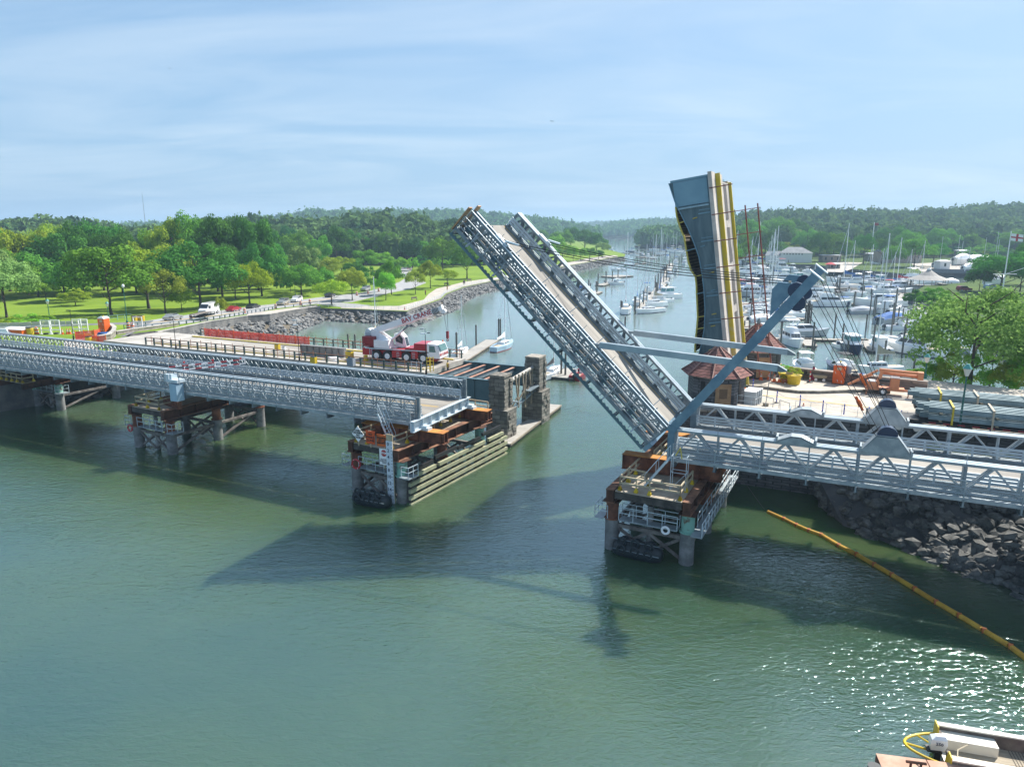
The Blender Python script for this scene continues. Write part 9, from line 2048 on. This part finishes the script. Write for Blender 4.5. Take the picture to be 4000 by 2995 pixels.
# ================================================================ FLAGS, MASTS, FAR THINGS
p = P(3908, 1190, 2.4); top = Zat(3944, 903, p.y).z; fp = empty('flagpole', p, 0, 'white yard-armed flagpole with two flags on the club lawn', 'flagpole')
MB().tube((0, 0, 0), (0, 0, top - 2.4), .22, 8, .1).build('pole', gel, fp); hgt = top - 2.4; mb = MB(); mb.tube((-3.2, 0, hgt * .42), (3.2, 0, hgt * .42), .09, 6); mb.tube((0, 0, hgt * .42), (6, 0, hgt * .52), .07, 6); mb.build('yard', gel, fp)
mb = MB(); mb.box(-1.2, 1.2, -1, 1, 0, .9); mb.build('base_housing', white, fp)
def flag(p, w_, h_, label, stripes):
 r_ = empty('flag', p, -.15, label, 'flag', 'flags on the club pole'); N = 14
 def cloth(x0, x1, z0, z1, m_, d=0, nm='cloth'):
  mb = MB()
  for i in range(N):
   a_, b_x = x0 + (x1 - x0) * i / N, x0 + (x1 - x0) * (i + 1) / N; f_ = lambda x: .18 * math.sin(x * 2.4) * min(1, x)
   dr = lambda x: -.12 * x
   mb.loft([[(a_, f_(a_) - d - .01, z0 + dr(a_)), (a_, f_(a_) + d + .01, z0 + dr(a_)), (a_, f_(a_) + d + .01, z1 + dr(a_)), (a_, f_(a_) - d - .01, z1 + dr(a_))], [(b_x, f_(b_x) - d - .01, z0 + dr(b_x)), (b_x, f_(b_x) + d + .01, z0 + dr(b_x)), (b_x, f_(b_x) + d + .01, z1 + dr(b_x)), (b_x, f_(b_x) - d - .01, z1 + dr(b_x))]])
  mb.build(nm, m_, r_)
 stripes(cloth); return r_
fw_, fh_ = 3.1, 1.9
def st_cross(cl): cl(0, fw_, -fh_, 0, white); cl(0, fw_, -fh_ * .6, -fh_ * .4, red, .01, 'cross_bar'); cl(fw_ * .4, fw_ * .55, -fh_, 0, red, .015, 'cross_post')
def st_us(cl):
 for k in range(7): cl(0, 3.6, -2.1 + k * .3, -1.95 + k * .3, red if 1 else white, 0, 'stripe'); cl(0, 3.6, -1.95 + k * .3, -1.8 + k * .3, white, 0, 'stripe')
 cl(0, 1.5, -1.0, .01, navy, .02, 'canton')
flag(p + Vector((.2, 0, hgt - .6)), fw_, fh_, 'white flag with a red cross near the top of the club flagpole', st_cross); flag(p + Vector((6.2, 0, hgt * .53)), 3.6, 2.1, 'striped flag with a blue canton at the right of the club flagpole', st_us)
p = Zat(3412, 905, 420); p.z = 2; r_ = empty('flagpole', p, 0, 'distant flagpole rising from the trees behind the marina', 'flagpole'); MB().tube((0, 0, 0), (0, 0, Zat(3412, 868, 420).z - 2), .2, 6).build('pole', gel, r_); MB().box(.2, 2.5, -.03, .03, 22, 23.6).build('flag', redd, r_)
for (x, y0, y1, lab) in ((1028, 1195, 705, 0),): pass
r_ = empty('radio_mast', Zat(571, 905, 1480) * 1, 0, 'thin radio mast far beyond the trees on the left', 'mast'); hz_ = Zat(558, 760, 1480).z - r_.location.z; MB().tube((0, 0, 0), (0, 0, hz_), .8, 4, .35).build('lattice', M('hazy_steel', (.2, .22, .25), .7), r_)
MB().tube((0, 0, hz_), (0, 0, hz_ + 4), .15, 4).build('tip', M('hazy_steel', (.2, .22, .25), .7), r_)
for (u0, u1, v0, lab) in ((2845, 2876, 838, 'hazy apartment block behind the old leaf railing'), (2889, 2936, 839, 'hazy flat-roofed apartment block on the skyline')):
 a, b = Zat(u0, 880, 2600), Zat(u1, 880, 2600); h = Zat(u0, v0, 2600).z; r_ = empty('apartment_block', (a.x, 2600, 0), 0, lab, 'building', 'apartment blocks on the skyline'); MB().box(0, b.x - a.x, 0, 25, 0, h).build('tower', M('hazy_concrete', (.25, .26, .28), .8), r_); MB().box((b.x - a.x) * .4, (b.x - a.x) * .65, 5, 15, h, h + 5).build('roof_block', M('hazy_concrete', (.25, .26, .28), .8), r_)
for (u, v, Y, lab) in ((2158, 474, 1500, 'tiny airliner high over the channel'), (664, 268, 2200, 'tiny airliner high in the left sky')):
 p = Zat(u, v, Y); r_ = empty('airliner', p, .3, lab, 'aeroplane', 'airliners in the sky'); mb = MB(); mb.tube((-4, 0, 0), (4, 0, 0), .5, 8, .35); mb.build('fuselage', galvd, r_); mb = MB(); mb.hexa([(-.8, -4.5, 0), (.2, -4.5, 0), (1.2, 0, -.1), (-.6, 0, -.1), (-.8, -4.5, .1), (.2, -4.5, .1), (1.2, 0, .1), (-.6, 0, .1)]); mb.hexa([(-.6, 0, -.1), (1.2, 0, -.1), (.2, 4.5, 0), (-.8, 4.5, 0), (-.6, 0, .1), (1.2, 0, .1), (.2, 4.5, .1), (-.8, 4.5, .1)]); mb.box(-4, -3, -.1, .1, .2, 1.6); mb.build('wings', galvd, r_)
# ================================================================ HAZE
mb = MB(); mb.box(-6000, 6000, -60, 9500, -5, 97)
hm = bpy.data.materials.new('summer_haze'); hm.use_nodes = True; n_ = hm.node_tree; n_.nodes.remove(n_.nodes['Principled BSDF'])
pv = n_.nodes.new('ShaderNodeVolumePrincipled'); pv.inputs['Color'].default_value = (0.55, 0.78, 1.0, 1); pv.inputs['Density'].default_value = 0.00025
pv.inputs['Anisotropy'].default_value = 0.2
n_.links.new(pv.outputs[0], n_.nodes['Material Output'].inputs['Volume'])
tag(mb.build('haze', hm), 'thin blue summer haze over the water', 'haze', kind='stuff')
